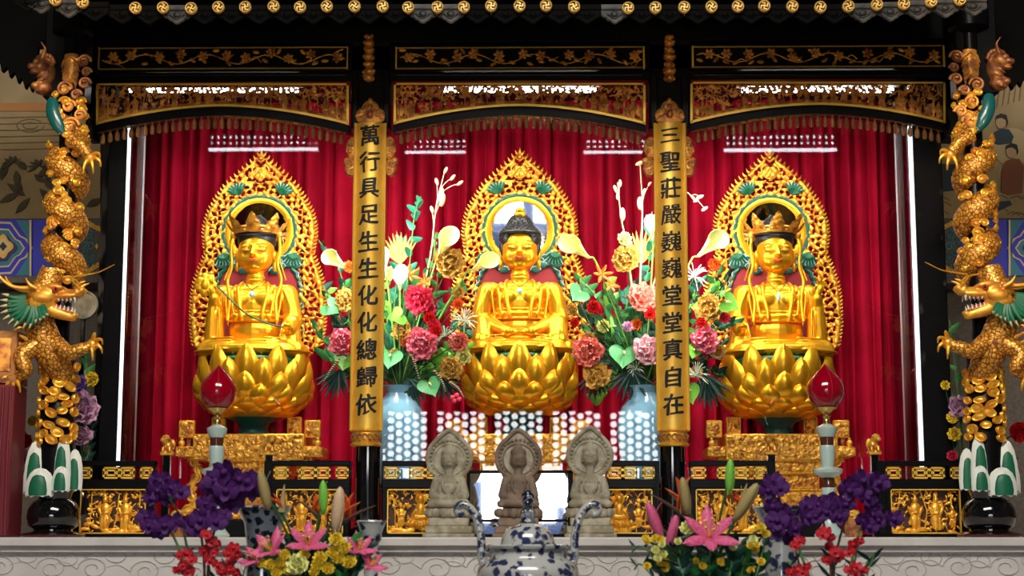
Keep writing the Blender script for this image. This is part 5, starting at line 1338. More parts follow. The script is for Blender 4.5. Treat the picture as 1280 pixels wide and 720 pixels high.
# orange lantern box on a red cloth stand at the edge
Y = -.55; c = P(2, 669, Y); s = S(Y)
rs = thing('cloth_stand', 'tall stand covered in dark red cloth at the left edge', 'stand', (c[0], Y, ZL)); x = c[0]
part('cloth', MB().cbox((x-40*s, Y-.12, ZL), (x+17*s, Y+.1, ZV(482, Y)), .01), 'maroon', rs)
for k in range(4): part('cloth_fold', MB().tube([(x+(13-k*9)*s, Y-.121, ZL+.01), (x+(12-k*9)*s, Y-.122, ZL+.4), (x+(13-k*9)*s, Y-.121, ZV(486, Y))], .008, 8), 'maroon', rs)
lb_ = thing('orange_box', 'orange gold-painted box on the red cloth stand', 'box', (x, Y, ZV(481, Y)))
part('box_body', MB().cbox((x-30*s, Y-.10, ZV(481, Y)+.002), (x+16*s, Y+.08, ZV(415, Y)), .006), 'mural_orange', lb_)
part('box_panel', MB().cbox((x-24*s, Y-.106, ZV(466, Y)), (x+10*s, Y-.098, ZV(424, Y)), .003), 'gold_old', lb_)
part('box_base', MB().cbox((x-32*s, Y-.106, ZV(481, Y)+.002), (x+18*s, Y+.085, ZV(471, Y)), .003), 'gold_brown', lb_)

# ================================================================== flowers
for nm, c1, c2, rg_ in (('pet_pink', (.90, .13, .22), (.98, .38, .44), .5), ('pet_deep', (.82, .02, .09), (.94, .10, .18), .5), ('pet_coral', (.92, .16, .14), (.98, .42, .28), .5), ('pet_blush', (.95, .40, .50), (.98, .76, .76), .5),
                        ('pet_gold', (.85, .55, .12), (.58, .30, .05), .55), ('pet_red', (.75, .012, .012), (.55, .005, .012), .5), ('pet_orange', (.90, .20, .02), (.85, .08, .01), .5), ('pet_yellow', (.95, .76, .07), (.88, .60, .04), .5),
                        ('pet_cream', (.95, .90, .42), (.78, .84, .22), .45), ('pet_white', (.80, .82, .70), (.6, .75, .55), .5), ('pet_purple', (.040, .004, .075), (.085, .008, .14), .7), ('pet_violet', (.22, .10, .55), (.36, .2, .7), .6), ('pet_mauve', (.62, .32, .52), (.72, .45, .6), .5),
                        ('pet_lily', (.62, .05, .18), (.70, .20, .34), .5), ('pet_scarlet', (.42, .006, .016), (.60, .03, .04), .5), ('leaf_green', (.02, .16, .045), (.05, .26, .05), .45), ('leaf_dark', (.004, .03, .022), (.008, .055, .038), .4), ('leaf_lime', (.16, .52, .06), (.28, .66, .10), .3),
                        ('leaf_jade', (.10, .48, .18), (.18, .62, .22), .25), ('leaf_teal', (.01, .16, .10), (.02, .22, .13), .4), ('stem_green', (.07, .20, .04), (.10, .26, .06), .5), ('stem_dark', (.02, .06, .015), (.03, .09, .02), .6), ('stem_brown', (.12, .06, .03), (.07, .03, .02), .6), ('dry_fan', (.75, .42, .10), (.55, .25, .05), .6), ('bud_tan', (.42, .27, .12), (.30, .30, .10), .5), ('bud_beige', (.75, .55, .34), (.6, .42, .25), .5), ('bird_orange', (.90, .22, .02), (.85, .10, .02), .45)):
    mat(nm, c1, rg_, col2=c2, ns=16, lo=.35, hi=.7, spec=.35)
MESH = {}
def memo(key, fn, mt):
    k = (key, mt)
    if k not in MESH: MESH[k] = mesh_of(fn(), key, mt, 'all')
    return MESH[k]
def petal_shape(L=1.0, W=.9, cup=.35, ruff=.0, tip=.6, n=7, m=7, curl=0.0):
    """petal rooted at the origin, growing along +z, face towards -y; double sided shell"""
    def fn():
        A = np.zeros((n, m, 3)); B = np.zeros((n, m, 3))
        for i, s in enumerate(np.linspace(0, 1, n)):
            w_ = W/2*(max(.02, sin(pi*min(1, .10 + .80*s)))**tip if s < .97 else .25 if tip < .5 else .06)
            for j, t in enumerate(np.linspace(-1, 1, m)):
                y = -cup*(s*s*.9) + cup*.8*t*t*w_*2 + curl*s**3 + ruff*sin(7*t + 3*s)*s
                A[i, j] = (t*w_, y*-1 - cup*s*.2, L*s - .10*L*t*t*s); B[i, j] = A[i, j] + np.array([0, .018*L, 0])
        mb = MB(); mb.grid(A); mb.grid(B, flip=True)
        ring = lambda Q: list(Q[0, :]) + list(Q[1:, -1]) + list(Q[-1, :-1][::-1]) + list(Q[1:-1, 0][::-1])
        mb.grid(np.array([ring(A), ring(B)]), cv=True); return mb
    return fn
def leaf_shape(L=1.0, W=.45, bend=.25, fold=.12, n=9, m=5, heart=False):
    def fn():
        A = np.zeros((n, m, 3)); B = np.zeros((n, m, 3))
        for i, s in enumerate(np.linspace(0, 1, n)):
            w_ = W/2*(sin(pi*s**.75)**.85 if not heart else (1.0*(1-s)**.55*(min(1, s*6)**.5)))
            for j, t in enumerate(np.linspace(-1, 1, m)):
                z = L*s - (heart*.22*L*abs(t)*(1-s)**3)
                A[i, j] = (t*w_, -bend*s*s + fold*abs(t)*w_*2, z); B[i, j] = A[i, j] + np.array([0, .014*L, 0])
        mb = MB(); mb.grid(A); mb.grid(B, flip=True)
        ring = lambda Q: list(Q[0, :]) + list(Q[1:, -1]) + list(Q[-1, :-1][::-1]) + list(Q[1:-1, 0][::-1])
        mb.grid(np.array([ring(A), ring(B)]), cv=True); return mb
    return fn
def ball_shape(r=1.0, k=(1, 1, 1)): return lambda: MB().ell((0, 0, 0), (r*k[0], r*k[1], r*k[2]), nu=12, nv=8)
def heart_spathe():
    """anthurium spathe lying in the xz plane, tip towards -z, glossy, slightly cupped"""
    rings = []
    for q in np.linspace(.02, 1, 7):
        row = []
        for t in np.linspace(0, 2*pi, 30, endpoint=False):
            x = .80*sin(t)**3*1.05; z = (.62*cos(t) - .26*cos(2*t) - .10*cos(3*t) - .04*cos(4*t))*1.0 + .05
            row.append((x*q, -.16*q*q + .22*abs(x)*q*q - .05*(1-q), z*q*1.05 + (1-q)*.25))
        rings.append(row)
    A = np.array(rings); mb = MB(); mb.grid(A, cv=True); B = A + np.array([0, .03, 0]); mb.grid(B, cv=True, flip=True); mb.grid(np.array([A[-1], B[-1]]), cv=True); return mb
def calla_shape():
    """calla spathe: a funnel, one lip drawn out"""
    A = []
    for s in np.linspace(0, 1, 10):
        row = []
        for t in np.linspace(-pi*.92, pi*.92, 18):
            r = .06 + .30*s**1.6; lip = (cos(t)*.5 + .5)
            row.append((r*sin(t)*1.1, r*cos(t) + .45*s**3*lip, s*1.0 + .38*s**3*(lip - .4)))
        A.append(row)
    A = np.array(A); mb = MB(); mb.grid(A); c = A.mean(axis=1, keepdims=True); B = A + (A - c)*.06; mb.grid(B, flip=True)
    ring = lambda Q: list(Q[0, :]) + list(Q[1:, -1]) + list(Q[-1, :-1][::-1]) + list(Q[1:-1, 0][::-1]); mb.grid(np.array([ring(A), ring(B)]), cv=True); return mb
def E3(R, r): return (R @ Euler(r).to_matrix()).to_euler()
def face(dx=0.0, dz=0.0, roll=0.0):
    """orientation: flower axis (+z) turned to look at the viewer (-y), leaning by dx (sideways) and dz (up)"""
    d = Vector((dx, -1, dz)).normalized(); return (d.to_track_quat('Z', 'Y').to_matrix() @ Matrix.Rotation(roll, 3, 'Z'))
def stem_to(t, a, b, r=.003, mt='stem_dark', sag=.03, nm='stem'):
    """stem from a to b (world) belonging to thing t, which stands unrotated at its origin"""
    a = np.array(a, float); b = np.array(b, float); m_ = (a+b)/2 + np.array([0, 0, sag]); return part(nm, MB().tube(bez([a, m_, b], 10), r, 6), mt, t)
PEO = [(8, 1.0, .86, .30, 1.38, 0), (8, .95, .80, .42, 1.08, .4), (7, .84, .72, .5, .78, .2), (6, .70, .62, .5, .50, .6), (5, .55, .5, .45, .25, .1)]
def peony(u, v, Y, r, mt, label, R=None, foot=None, group=None, cat='flower', core='pet_yellow', name='peony'):
    loc = P(u, v, Y); rr = r*S(Y); t = thing(name, label, cat, loc, group); R = R or face(RNG.uniform(-.35, .35), RNG.uniform(-.1, .4), RNG.uniform(0, 6))
    if r < 12.5:                      # too small to show single petals: one head
        if ('head', mt) not in MESH:
            hm = MB()
            for n, L, W, cu, tilt, off in PEO[:4]:
                pm = petal_shape(L, W, cu, .08, .45, 5, 5)()
                for k in range(n): hm.merge(pm, (Matrix.Rotation(off + k*2*pi/n, 3, 'Z') @ Matrix.Rotation(tilt, 3, 'X')).to_4x4())
            MESH[('head', mt)] = mesh_of(hm, 'flower_head', mt, 'all')
        inst('flower_head', MESH[('head', mt)], t, (0, 0, 0), R.to_euler(), rr)
    else:
      for n, L, W, cu, tilt, off in PEO:
        if (L, mt) not in MESH: MESH[(L, mt)] = mesh_of(petal_shape(L, W, cu, .09, .42)(), 'petal', mt, 'all')
        for k in range(n):
            e = (R @ Matrix.Rotation(off + k*2*pi/n, 3, 'Z') @ Matrix.Rotation(tilt + .12*sin(k*2.1), 3, 'X')).to_euler()
            inst('petal', MESH[(L, mt)], t, (0, 0, 0), e, rr*(1 + .08*sin(k*3.7)))
    inst('flower_heart', memo('flower_heart', ball_shape(.22), mt), t, R @ Vector((0, 0, .25*rr)), (0, 0, 0), rr)
    if foot is not None: stem_to(t, loc + np.array(R @ Vector((0, 0, -.05*rr))), foot)
    return t
def star(u, v, Y, r, mt, label, R=None, foot=None, group=None, n=6, W=.42, tilt=1.05, name='lily', curl=.25, cat='flower', center='pet_yellow', stamens=5):
    loc = P(u, v, Y); rr = r*S(Y); t = thing(name, label, cat, loc, group); R = R or face(RNG.uniform(-.4, .4), RNG.uniform(0, .5), RNG.uniform(0, 6))
    me = memo('petal%.2f%.2f' % (W, curl), petal_shape(1.0, W, .25, 0, .75, 9, 5, curl), mt)
    for k in range(n):
        e = (R @ Matrix.Rotation(k*2*pi/n, 3, 'Z') @ Matrix.Rotation(tilt + (.12 if k % 2 else -.05), 3, 'X')).to_euler(); inst('petal', me, t, (0, 0, 0), e, rr*(1 if k % 2 else .93))
    for k in range(stamens):
        mb = MB(); a = k*2*pi/max(1, stamens); mb.tube([(0, 0, 0), (.10*cos(a), .10*sin(a), .35), (.2*cos(a), .2*sin(a), .6)], .018, 5); mb.ell((.2*cos(a), .2*sin(a), .61), (.06, .03, .03), nu=6, nv=5)
        me2 = MESH.setdefault(('st', k, center), None) or mesh_of(mb, 'stamen', center); MESH[('st', k, center)] = me2
        inst('stamen', me2, t, (0, 0, 0), R.to_euler(), rr)
    if foot is not None: stem_to(t, loc, foot)
    return t
def anthurium(u, v, Y, r, mt, label, dx=0.0, dz=.3, roll=0.0, foot=None, group=None):
    loc = P(u, v, Y); rr = r*S(Y)*1.25; t = thing('anthurium', label, 'flower', loc, group)
    d = Euler((-dz, roll, dx)); inst('spathe', memo('spathe', heart_spathe, mt), t, (0, 0, 0), d, rr)
    inst('spadix', memo('spadix', lambda: MB().tube([(0, -.02, .30), (0, -.22, .22), (0, -.40, .02)], [.07, .075, .05], 8), 'pet_cream'), t, (0, 0, 0), d, rr)
    if foot is not None: stem_to(t, loc + np.array([0, .01, .02]), foot)
    return t
def calla(u, v, Y, r, mt, label, rot, foot=None, group=None):
    loc = P(u, v, Y); rr = r*S(Y); t = thing('calla_lily', label, 'flower', loc, group)
    inst('spathe', memo('calla', calla_shape, mt), t, (0, 0, 0), rot, rr); inst('spadix', memo('callaspad', lambda: MB().tube([(0, 0, .1), (0, 0, .45), (0, -.03, .75)], [.05, .06, .03], 8), 'pet_yellow'), t, (0, 0, 0), rot, rr)
    if foot is not None:
        m3 = Euler(rot).to_matrix(); dn = np.array(m3 @ Vector((0, 0, -1)))*rr*.5; part('stem', MB().tube(bez([loc, loc + dn, (loc + dn + np.array(foot))/2 + dn*.3, np.array(foot)], 14), .005, 6), 'leaf_lime', t)
    return t
def sprig(pts, Y, n, Lp, mt, label, group=None, W=.5, name='leaf_sprig', smt='stem_green', seed=0, heart=True, cat='foliage', spread=1.1):
    """stem through photo points with n leaves along it"""
    w_ = [P(u, v, Y + (k*.02)) for k, (u, v) in enumerate(pts)]; c = bez(w_, 24); t = thing(name, label, cat, c[0], group); rg = random.Random(seed)
    part('stem', MB().tube(c, .0032, 6), smt, t); me = memo('leaf%.2f%d' % (W, heart), leaf_shape(1.0, W, .25, .15, 9, 5, heart), mt)
    for k in range(n):
        i = int(4 + (k+.5)/n*19); i = min(i, 23); q = c[i] - ORG[t.name]; sd = 1 if k % 2 else -1
        e = Euler((rg.uniform(-.7, .5), sd*rg.uniform(.5, spread) + rg.uniform(-.3, .3), rg.uniform(-.6, .6))); inst('leaf', me, t, q, e, Lp*S(Y)*rg.uniform(.75, 1.15))
    return t
def palm(u, v, Y, r, mt, label, a0=0.0, spread=2.2, n=9, group=None, foot=None, name='fan_palm_leaf', W=.16, cat='foliage'):
    loc = P(u, v, Y); t = thing(name, label, cat, loc, group); me = memo('blade%.2f' % W, leaf_shape(1.0, W, .18, .2, 9, 5), mt)
    for k in range(n): a = a0 + (k/(n-1) - .5)*spread; inst('blade', me, t, (0, 0, 0), (random.Random(k).uniform(-.25, .1), a, 0), r*S(Y)*(1 - .18*abs(k/(n-1)-.5)*2))
    if foot is not None: stem_to(t, loc, foot)
    return t
def budded(pts, Y, buds, mt, label, group=None, smt='bud_beige', name='budded_branch', cat='foliage'):
    c = bez([P(u, v, Y) for u, v in pts], 24); t = thing(name, label, cat, c[0], group); part('stem', MB().tube(c, np.linspace(.006, .003, 24), 6), smt, t)
    for (u, v, r, an) in buds:
        q = P(u, v, Y - .01); d = np.linalg.norm(c - q, axis=1); i = int(d.argmin()); i = max(0, i-3)
        part('twig', MB().tube(bez([c[i], (c[i]+q)/2 + np.array([0, 0, .01]), q], 8), .0022, 5), smt, t)
        inst('bud', memo('bud', ball_shape(1.0, (.55, .55, 1.25)), mt), t, q - ORG[t.name], (0, an, 0), r*S(Y))
    return t
def foxtail(pts, Y, label, group=None):
    c = bez([P(u, v, Y) for u, v in pts], 25); t = thing('striped_foxtail', label, 'foliage', c[0], group); part('stem', MB().tube(c, .003, 6), 'stem_brown', t)
    for k in range(3, 25): inst('bead', memo('bead', ball_shape(1.0, (1, 1, .62)), 'bud_beige' if k % 2 else 'leaf_dark'), t, c[k] - ORG[t.name], (0, 0, 0), (2.5 - 1.6*k/25)*S(Y))
    return t
def fluffy(u, v, Y, r, label, group=None, foot=None, mt='pet_white'):
    loc = P(u, v, Y); t = thing('feathery_twig', label, 'foliage', loc, group); rg = random.Random(int(u)); rr = r*S(Y); mb = MB()
    for k in range(26):
        d = np.array([rg.uniform(-1, 1), rg.uniform(-.8, .4), rg.uniform(-.7, 1)]); d /= np.linalg.norm(d); mb.tube(bez([loc, loc + d*rr*.6 + np.array([0, 0, .01]), loc + d*rr], 6), .0018, 4)
    o = part('plume', mb, mt, t); o['kind'] = 'stuff'
    if foot is not None: stem_to(t, loc, foot)
    return t

# ---- the two porcelain vases inside the case
def case_vase(u, label):
    Y = .36; s = S(Y); c = P(u, 600, Y); zz = lambda v: ZV(v, Y, u)
    sn = thing('vase_stand', 'dark wooden stand under the ' + label, 'stand', (c[0], Y, ZL), 'stands under the porcelain vases'); part('stand_top', MB().lathe([(.10, zz(606) - ZL - .03), (.13, zz(606) - ZL - .02), (.13, zz(606) - ZL)], 24, (c[0], Y, ZL)), 'lacquer_black', sn); part('stand_leg', MB().lathe([(.11, 0), (.07, .03), (.06, .10), (.10, zz(606) - ZL - .03)], 24, (c[0], Y, ZL)), 'lacquer_black', sn)
    va = thing('porcelain_vase', label, 'vase', (c[0], Y, zz(606)), 'pale blue porcelain vases in the case')
    pr = [(20, 606), (24, 600), (30, 575), (34, 548), (34, 528), (29, 510), (21, 500), (17, 492), (19, 486), (23, 483), (21, 483), (15, 490), (14, 500)]
    part('vase_body', MB().lathe([(r*s, zz(v) - zz(606) + .001) for r, v in pr], 40, (c[0], Y, zz(606)), cap=True), 'porcelain_blue', va)
    return np.array([c[0], Y, zz(490)])
FL = case_vase(498, 'pale blue porcelain vase beside the board beginning ten thousand'); FR = case_vase(806, 'pale blue porcelain vase beside the board beginning three strokes')
GL, GR = 'bouquet in the vase left of the middle statue', 'bouquet in the vase right of the middle statue'
def yy(k=0): return .30 + .02*k
# left bouquet
for (u, v, r, mt, lb, k) in ((524, 375, 21, 'pet_deep', 'large deep pink peony above the pale pink one', 0), (527, 430, 23, 'pet_pink', 'large pink peony low in the bouquet beside the middle lotus throne', -1), (429, 428, 20, 'pet_pink', 'pink peony beyond the couplet board, beside the crowned statue holding a stem', 0),
    (574, 428, 15, 'pet_coral', 'coral peony half behind the white feathery twig', 3), (433, 376, 17, 'pet_gold', 'dried gold peony above the pink one beside the board', 1), (561, 330, 22, 'pet_gold', 'dried gold peony under the yellow calla', 2), (564, 461, 17, 'pet_gold', 'dried gold peony touching the middle lotus throne at its left', 1), (503, 414, 15, 'pet_gold', 'dried gold peony against the board edge, under the lime anthurium', 3),
    (537, 398, 9, 'pet_red', 'small red carnation between the two big pink peonies', -2), (546, 414, 9, 'pet_red', 'small red carnation, lower of two', -2), (441, 437, 8, 'pet_red', 'small red carnation in front of the pink peony by the board', -3), (436, 334, 9, 'pet_orange', 'small orange-red bloom below the left yellow calla', 0), (572, 380, 8, 'pet_orange', 'small orange trumpet bloom beside the dried gold peony', 0)):
    peony(u, v, yy(k), r, mt, lb, foot=FL, group=GL, name='peony' if r > 10 else 'carnation')
for (u, v, r, mt, lb, dx, roll, k) in ((414, 385, 13, 'leaf_jade', 'jade green anthurium beside the crowned statue holding the stem', .3, -.9, 0), (431, 452, 14, 'leaf_lime', 'lime anthurium hanging low by the couplet board', .1, .2, -1), (488, 449, 15, 'leaf_jade', 'pale green anthurium hanging against the board edge', -.2, .1, -1), (497, 396, 12, 'leaf_lime', 'lime anthurium level with the red carnations', .2, 1.1, -1), (538, 484, 15, 'leaf_jade', 'bright green anthurium at the foot of the bouquet beside the lotus', .3, -.4, -2)):
    anthurium(u, v, yy(k), r, mt, lb, dx, .25, roll, FL, GL)
for (u, v, r, mt, lb, rot, k) in ((434, 336, 26, 'pet_cream', 'yellow calla arching toward the statue holding the stem', (.5, -1.0, 0), 0), (482, 345, 26, 'pet_white', 'white-green calla hugging the board edge', (.6, -.2, 0), 0), (548, 322, 30, 'pet_cream', 'yellow calla standing above the gold peony', (.6, .5, 0), 1), (590, 338, 26, 'pet_cream', 'pale yellow calla reaching toward the middle aureole', (.6, 1.1, 0), 1), (500, 362, 22, 'pet_white', 'white calla cup in front of the orange lily', (.9, .1, 0), -2)):
    calla(u, v, yy(k), r, mt, lb, rot, FL, GL)
for (u, v, r, lb) in ((512, 344, 17, 'orange striped lily high in the bouquet'), (531, 353, 14, 'orange striped lily lower and nearer the statue')): star(u, v, yy(-1), r, 'pet_orange', lb, foot=FL, group=GL, W=.28)
palm(500, 330, yy(5), 42, 'dry_fan', 'dried orange fan leaf upright behind the ivy', -.1, 1.5, 11, GL, FL, W=.12)
budded([(520, 400), (538, 320), (545, 260), (556, 214)], yy(4), [(557, 213, 4, .4), (566, 222, 4, .7), (575, 229, 4, .9), (552, 241, 6, 0), (546, 227, 4, -.3), (553, 250, 7, .2), (540, 262, 4, -.3)], 'bud_beige', 'tall branch with pale orange buds beside the middle aureole', GL)
for k, (pts, n, L, mt, lb) in enumerate((([(500, 420), (512, 330), (518, 270), (526, 246)], 9, 14, 'leaf_teal', 'trailing ivy sprig rising highest in the bouquet'), ([(490, 410), (498, 330), (505, 298)], 7, 17, 'leaf_teal', 'ivy sprig with broad leaves beside the board'), ([(520, 400), (540, 330), (545, 290)], 6, 12, 'leaf_green', 'green sprig under the budded branch'),
    ([(440, 420), (425, 340), (398, 300)], 8, 11, 'leaf_dark', 'dark leafy sprig reaching toward the statue with the stem'), ([(520, 420), (560, 380), (585, 360)], 7, 14, 'leaf_green', 'green sprig beside the orange trumpet bloom'), ([(500, 440), (510, 380), (545, 372)], 7, 15, 'leaf_green', 'green leaves between the peonies'), ([(440, 440), (410, 430), (392, 405)], 7, 14, 'leaf_green', 'green sprig beside the hand of the statue with the stem'), ([(500, 470), (512, 480), (498, 505)], 6, 14, 'leaf_teal', 'teal leaves drooping over the vase rim'), ([(530, 440), (565, 410), (590, 420)], 8, 13, 'leaf_teal', 'teal leaves by the feathery twig'), ([(450, 460), (425, 475), (405, 470)], 8, 14, 'leaf_dark', 'dark leaves low beside the board'), ([(470, 430), (455, 380), (440, 350)], 7, 14, 'leaf_green', 'green leaves above the gold peony by the board'), ([(530, 460), (550, 470), (575, 480)], 7, 14, 'leaf_dark', 'dark leaves under the gold peony by the lotus'))):
    sprig(pts, yy(3 + k % 3), n, L, mt, lb, GL, .8, seed=k)
palm(512, 474, yy(0), 42, 'leaf_dark', 'dark fan palm leaf hanging over the vase front', 3.0, 2.0, 9, GL, FL); palm(424, 462, yy(1), 40, 'leaf_dark', 'dark fan palm leaf hanging beside the board', 3.5, 1.6, 8, GL, FL); palm(552, 470, yy(1), 36, 'leaf_dark', 'dark fan palm leaf hanging beside the lotus throne', 2.7, 1.6, 8, GL, FL)
for pts, lb in (([(425, 448), (414, 462), (404, 477)], 'striped foxtail drooping beside the statue with the stem'), ([(515, 440), (519, 456), (524, 474)], 'striped foxtail below the pink peony'), ([(540, 460), (552, 476), (557, 490)], 'striped foxtail beside the hanging anthurium'), ([(560, 476), (572, 485), (580, 497)], 'striped foxtail nearest the lotus throne')): foxtail(pts, yy(-2), lb, GL)
fluffy(580, 402, yy(-1), 18, 'white feathery twig beside the middle statue', GL, FL); fluffy(556, 420, yy(1), 14, 'pale feathery twig behind the red carnation', GL, FL)
for k, (u, v) in enumerate(((566, 497), (571, 494), (568, 501), (574, 499))): solo('berry', MB().ell(P(u, v, .22), 3.2*S(.2), nu=10, nv=7), 'pet_deep', 'small pink berry in the cluster beside the lotus throne', 'berry', loc=P(u, v, .22), group='pink berries beside the lotus throne')
# right bouquet
for (u, v, r, mt, lb, k) in ((803, 373, 22, 'pet_coral', 'large coral pink peony high beside the board', 0), (735, 440, 22, 'pet_coral', 'large coral peony touching the middle lotus throne at its right', 0), (809, 440, 23, 'pet_blush', 'large blush pink peony with white heart against the board', -1), (880, 426, 20, 'pet_pink', 'pink peony beyond the board, beside the statue with white pendant', 0),
    (782, 324, 20, 'pet_gold', 'dried gold peony high between aureole and board', 2), (886, 385, 20, 'pet_gold', 'dried gold peony beside the statue with white pendant', 2), (745, 472, 20, 'pet_gold', 'dried gold peony low beside the middle lotus', 1), (780, 300, 11, 'pet_cream', 'cream bloom on top of the dried gold peony', 1), (742, 384, 10, 'pet_red', 'small red carnation beside the lime anthurium', -2), (813, 392, 9, 'pet_red', 'small red carnation at the board edge', -2), (892, 332, 10, 'pet_orange', 'orange-red bloom beside the aureole of the statue with white pendant', 0), (784, 409, 8, 'pet_mauve', 'small mauve rose between green leaves', -3), (718, 404, 7, 'pet_red', 'tiny red bloom beside the statue elbow', 0), (876, 404, 8, 'pet_red', 'small red carnation above the pink peony beyond the board', -1)):
    peony(u, v, yy(k), r, mt, lb, foot=FR, group=GR, name='peony' if r > 10 else 'carnation')
for (u, v, r, mt, lb, dx, roll, k) in ((722, 368, 14, 'leaf_jade', 'green anthurium beside the middle statue', .2, .7, -1), (779, 446, 18, 'leaf_jade', 'large jade anthurium left of the blush peony', .1, .15, -2), (764, 408, 12, 'leaf_lime', 'lime anthurium seen edge on above the jade one', 1.0, 1.4, -1), (861, 492, 16, 'leaf_lime', 'lime anthurium hanging at the board foot', .3, -.2, -1), (912, 380, 14, 'leaf_lime', 'pale lime anthurium before the statue with white pendant', .5, -1.0, -2), (866, 440, 11, 'leaf_lime', 'small lime anthurium beside the pink peony beyond the board', .3, .3, 0)):
    anthurium(u, v, yy(k), r, mt, lb, dx, .25, roll, FR, GR)
for (u, v, r, mt, lb, rot, k) in ((736, 322, 30, 'pet_cream', 'pale yellow calla reaching toward the middle aureole from the right vase', (.6, -1.0, 0), 0), (873, 320, 32, 'pet_cream', 'pale yellow calla reaching past the board to the far aureole', (.5, .9, 0), 0), (816, 300, 22, 'pet_white', 'white calla hugging the board beginning three strokes', (.7, -.1, 0), 1)):
    calla(u, v, yy(k), r, mt, lb, rot, FR, GR)
for (u, v, r, lb) in ((752, 343, 16, 'orange striped lily right of the middle statue'), (763, 357, 13, 'orange striped lily below its neighbour')): star(u, v, yy(-1), r, 'pet_orange', lb, foot=FR, group=GR, W=.28)
palm(802, 330, yy(5), 46, 'dry_fan', 'dried orange fan leaf upright behind the cream bloom', .0, 1.2, 9, GR, FR, W=.12)
budded([(790, 360), (784, 310), (776, 270), (772, 228)], yy(4), [(778, 268, 7, 0), (775, 229, 4, 0), (769, 236, 4, -.3), (772, 245, 4, .1)], 'bud_beige', 'tall branch with tan heart buds right of the middle aureole', GR)
budded([(800, 360), (802, 300), (803, 256), (800, 205)], yy(4), [(800, 254, 7, 0), (800, 204, 5, 1.2), (812, 230, 3, .6), (805, 240, 4, .3)], 'bud_beige', 'tall branch with pale buds hugging the board', GR)
budded([(815, 360), (840, 290), (856, 243), (868, 250)], yy(4), [(875, 246, 4, 1.2), (881, 261, 4, 1.0), (870, 251, 3, 1.2)], 'pet_white', 'arching branch with white buds beyond the board', GR)
for k, (pts, n, L, mt, lb) in enumerate((([(800, 400), (812, 320), (815, 265)], 9, 13, 'leaf_teal', 'ivy sprig climbing beside the board beginning three strokes'), ([(780, 420), (745, 370), (720, 345)], 9, 13, 'leaf_green', 'green sprig by the middle statue shoulder'), ([(790, 420), (770, 380), (755, 365)], 8, 14, 'leaf_green', 'green leaves under the orange lilies'), ([(800, 430), (770, 425), (728, 412)], 9, 14, 'leaf_green', 'green sprig level with the statue hands'), ([(820, 420), (880, 370), (900, 360)], 7, 13, 'leaf_lime', 'lime sprig beside the far aureole'), ([(860, 430), (900, 410), (925, 402)], 8, 15, 'leaf_teal', 'teal leaves before the knee of the statue with white pendant'), ([(800, 460), (792, 478), (796, 500)], 8, 13, 'leaf_teal', 'teal leaves drooping over the vase rim by the board'), ([(860, 450), (890, 465), (905, 470)], 8, 14, 'leaf_dark', 'dark leaves low beside the far lotus throne'), ([(790, 440), (760, 455), (742, 450)], 7, 14, 'leaf_dark', 'dark leaves between coral peony and jade anthurium'), ([(810, 440), (795, 400), (775, 395)], 8, 14, 'leaf_green', 'green leaves around the mauve rose'), ([(850, 430), (865, 380), (870, 350)], 8, 13, 'leaf_dark', 'dark leaves beside the gold peony beyond the board'), ([(770, 470), (752, 490), (741, 505)], 6, 16, 'leaf_lime', 'lime leaves pointing down beside the vase'))):
    sprig(pts, yy(3 + k % 3), n, L, mt, lb, GR, .8, seed=40+k)
palm(790, 462, yy(0), 44, 'leaf_dark', 'dark fan palm leaf hanging below the jade anthurium', 3.2, 2.0, 9, GR, FR); palm(882, 468, yy(1), 46, 'leaf_dark', 'dark fan palm leaf hanging beyond the board', 3.0, 1.6, 9, GR, FR); palm(745, 466, yy(2), 36, 'leaf_dark', 'dark fan palm leaf behind the low gold peony', 3.3, 1.6, 8, GR, FR)
fluffy(868, 346, yy(-1), 18, 'white feathery twig beyond the board, upper', GR, FR); fluffy(870, 470, yy(-1), 18, 'white feathery twig beyond the board, lower', GR, FR); fluffy(795, 462, yy(1), 12, 'pale feathery twig below the blush peony', GR, FR)
foxtail([(885, 440), (897, 448), (907, 440)], yy(0), 'striped foxtail beside the far lotus throne', GR)

# dense greenery and dried blooms filling the two bouquets
for g, f, uc, lo_, hi_, nm in ((GL, FL, 500, 402, 588, 'left of the middle statue'), (GR, FR, 806, 712, 915, 'right of the middle statue')):
    rg = random.Random(int(uc))
    for k in range(34):
        u, v = rg.uniform(lo_, hi_), rg.uniform(335, 475)
        sprig([(uc + (u-uc)*.3, 478), (uc + (u-uc)*.7, (478+v)/2), (u, v)], yy(4 + k % 5), 10, rg.uniform(15, 22), ('leaf_green', 'leaf_teal', 'leaf_dark', 'leaf_green', 'leaf_lime', 'leaf_dark')[k % 6], ('green', 'teal', 'dark green', 'broad green', 'lime', 'narrow dark')[k % 6] + ' leafy sprig deep in the bouquet ' + nm, g, .55, seed=300+k, heart=bool(k % 2), name='filler_sprig')
    for k in range(12):
        u, v = rg.uniform(lo_, hi_), rg.uniform(335, 480); peony(u, v, yy(2 + k % 3), rg.uniform(8, 12), ('pet_gold', 'pet_orange', 'pet_gold', 'pet_deep', 'pet_cream', 'pet_gold')[k % 6], ('small dried gold bloom', 'small orange bloom', 'small dried gold bloom', 'small deep pink bloom', 'small cream bloom', 'small dried gold bloom')[k % 6] + ' deep in the bouquet ' + nm, foot=f, group=g, name='filler_bloom')
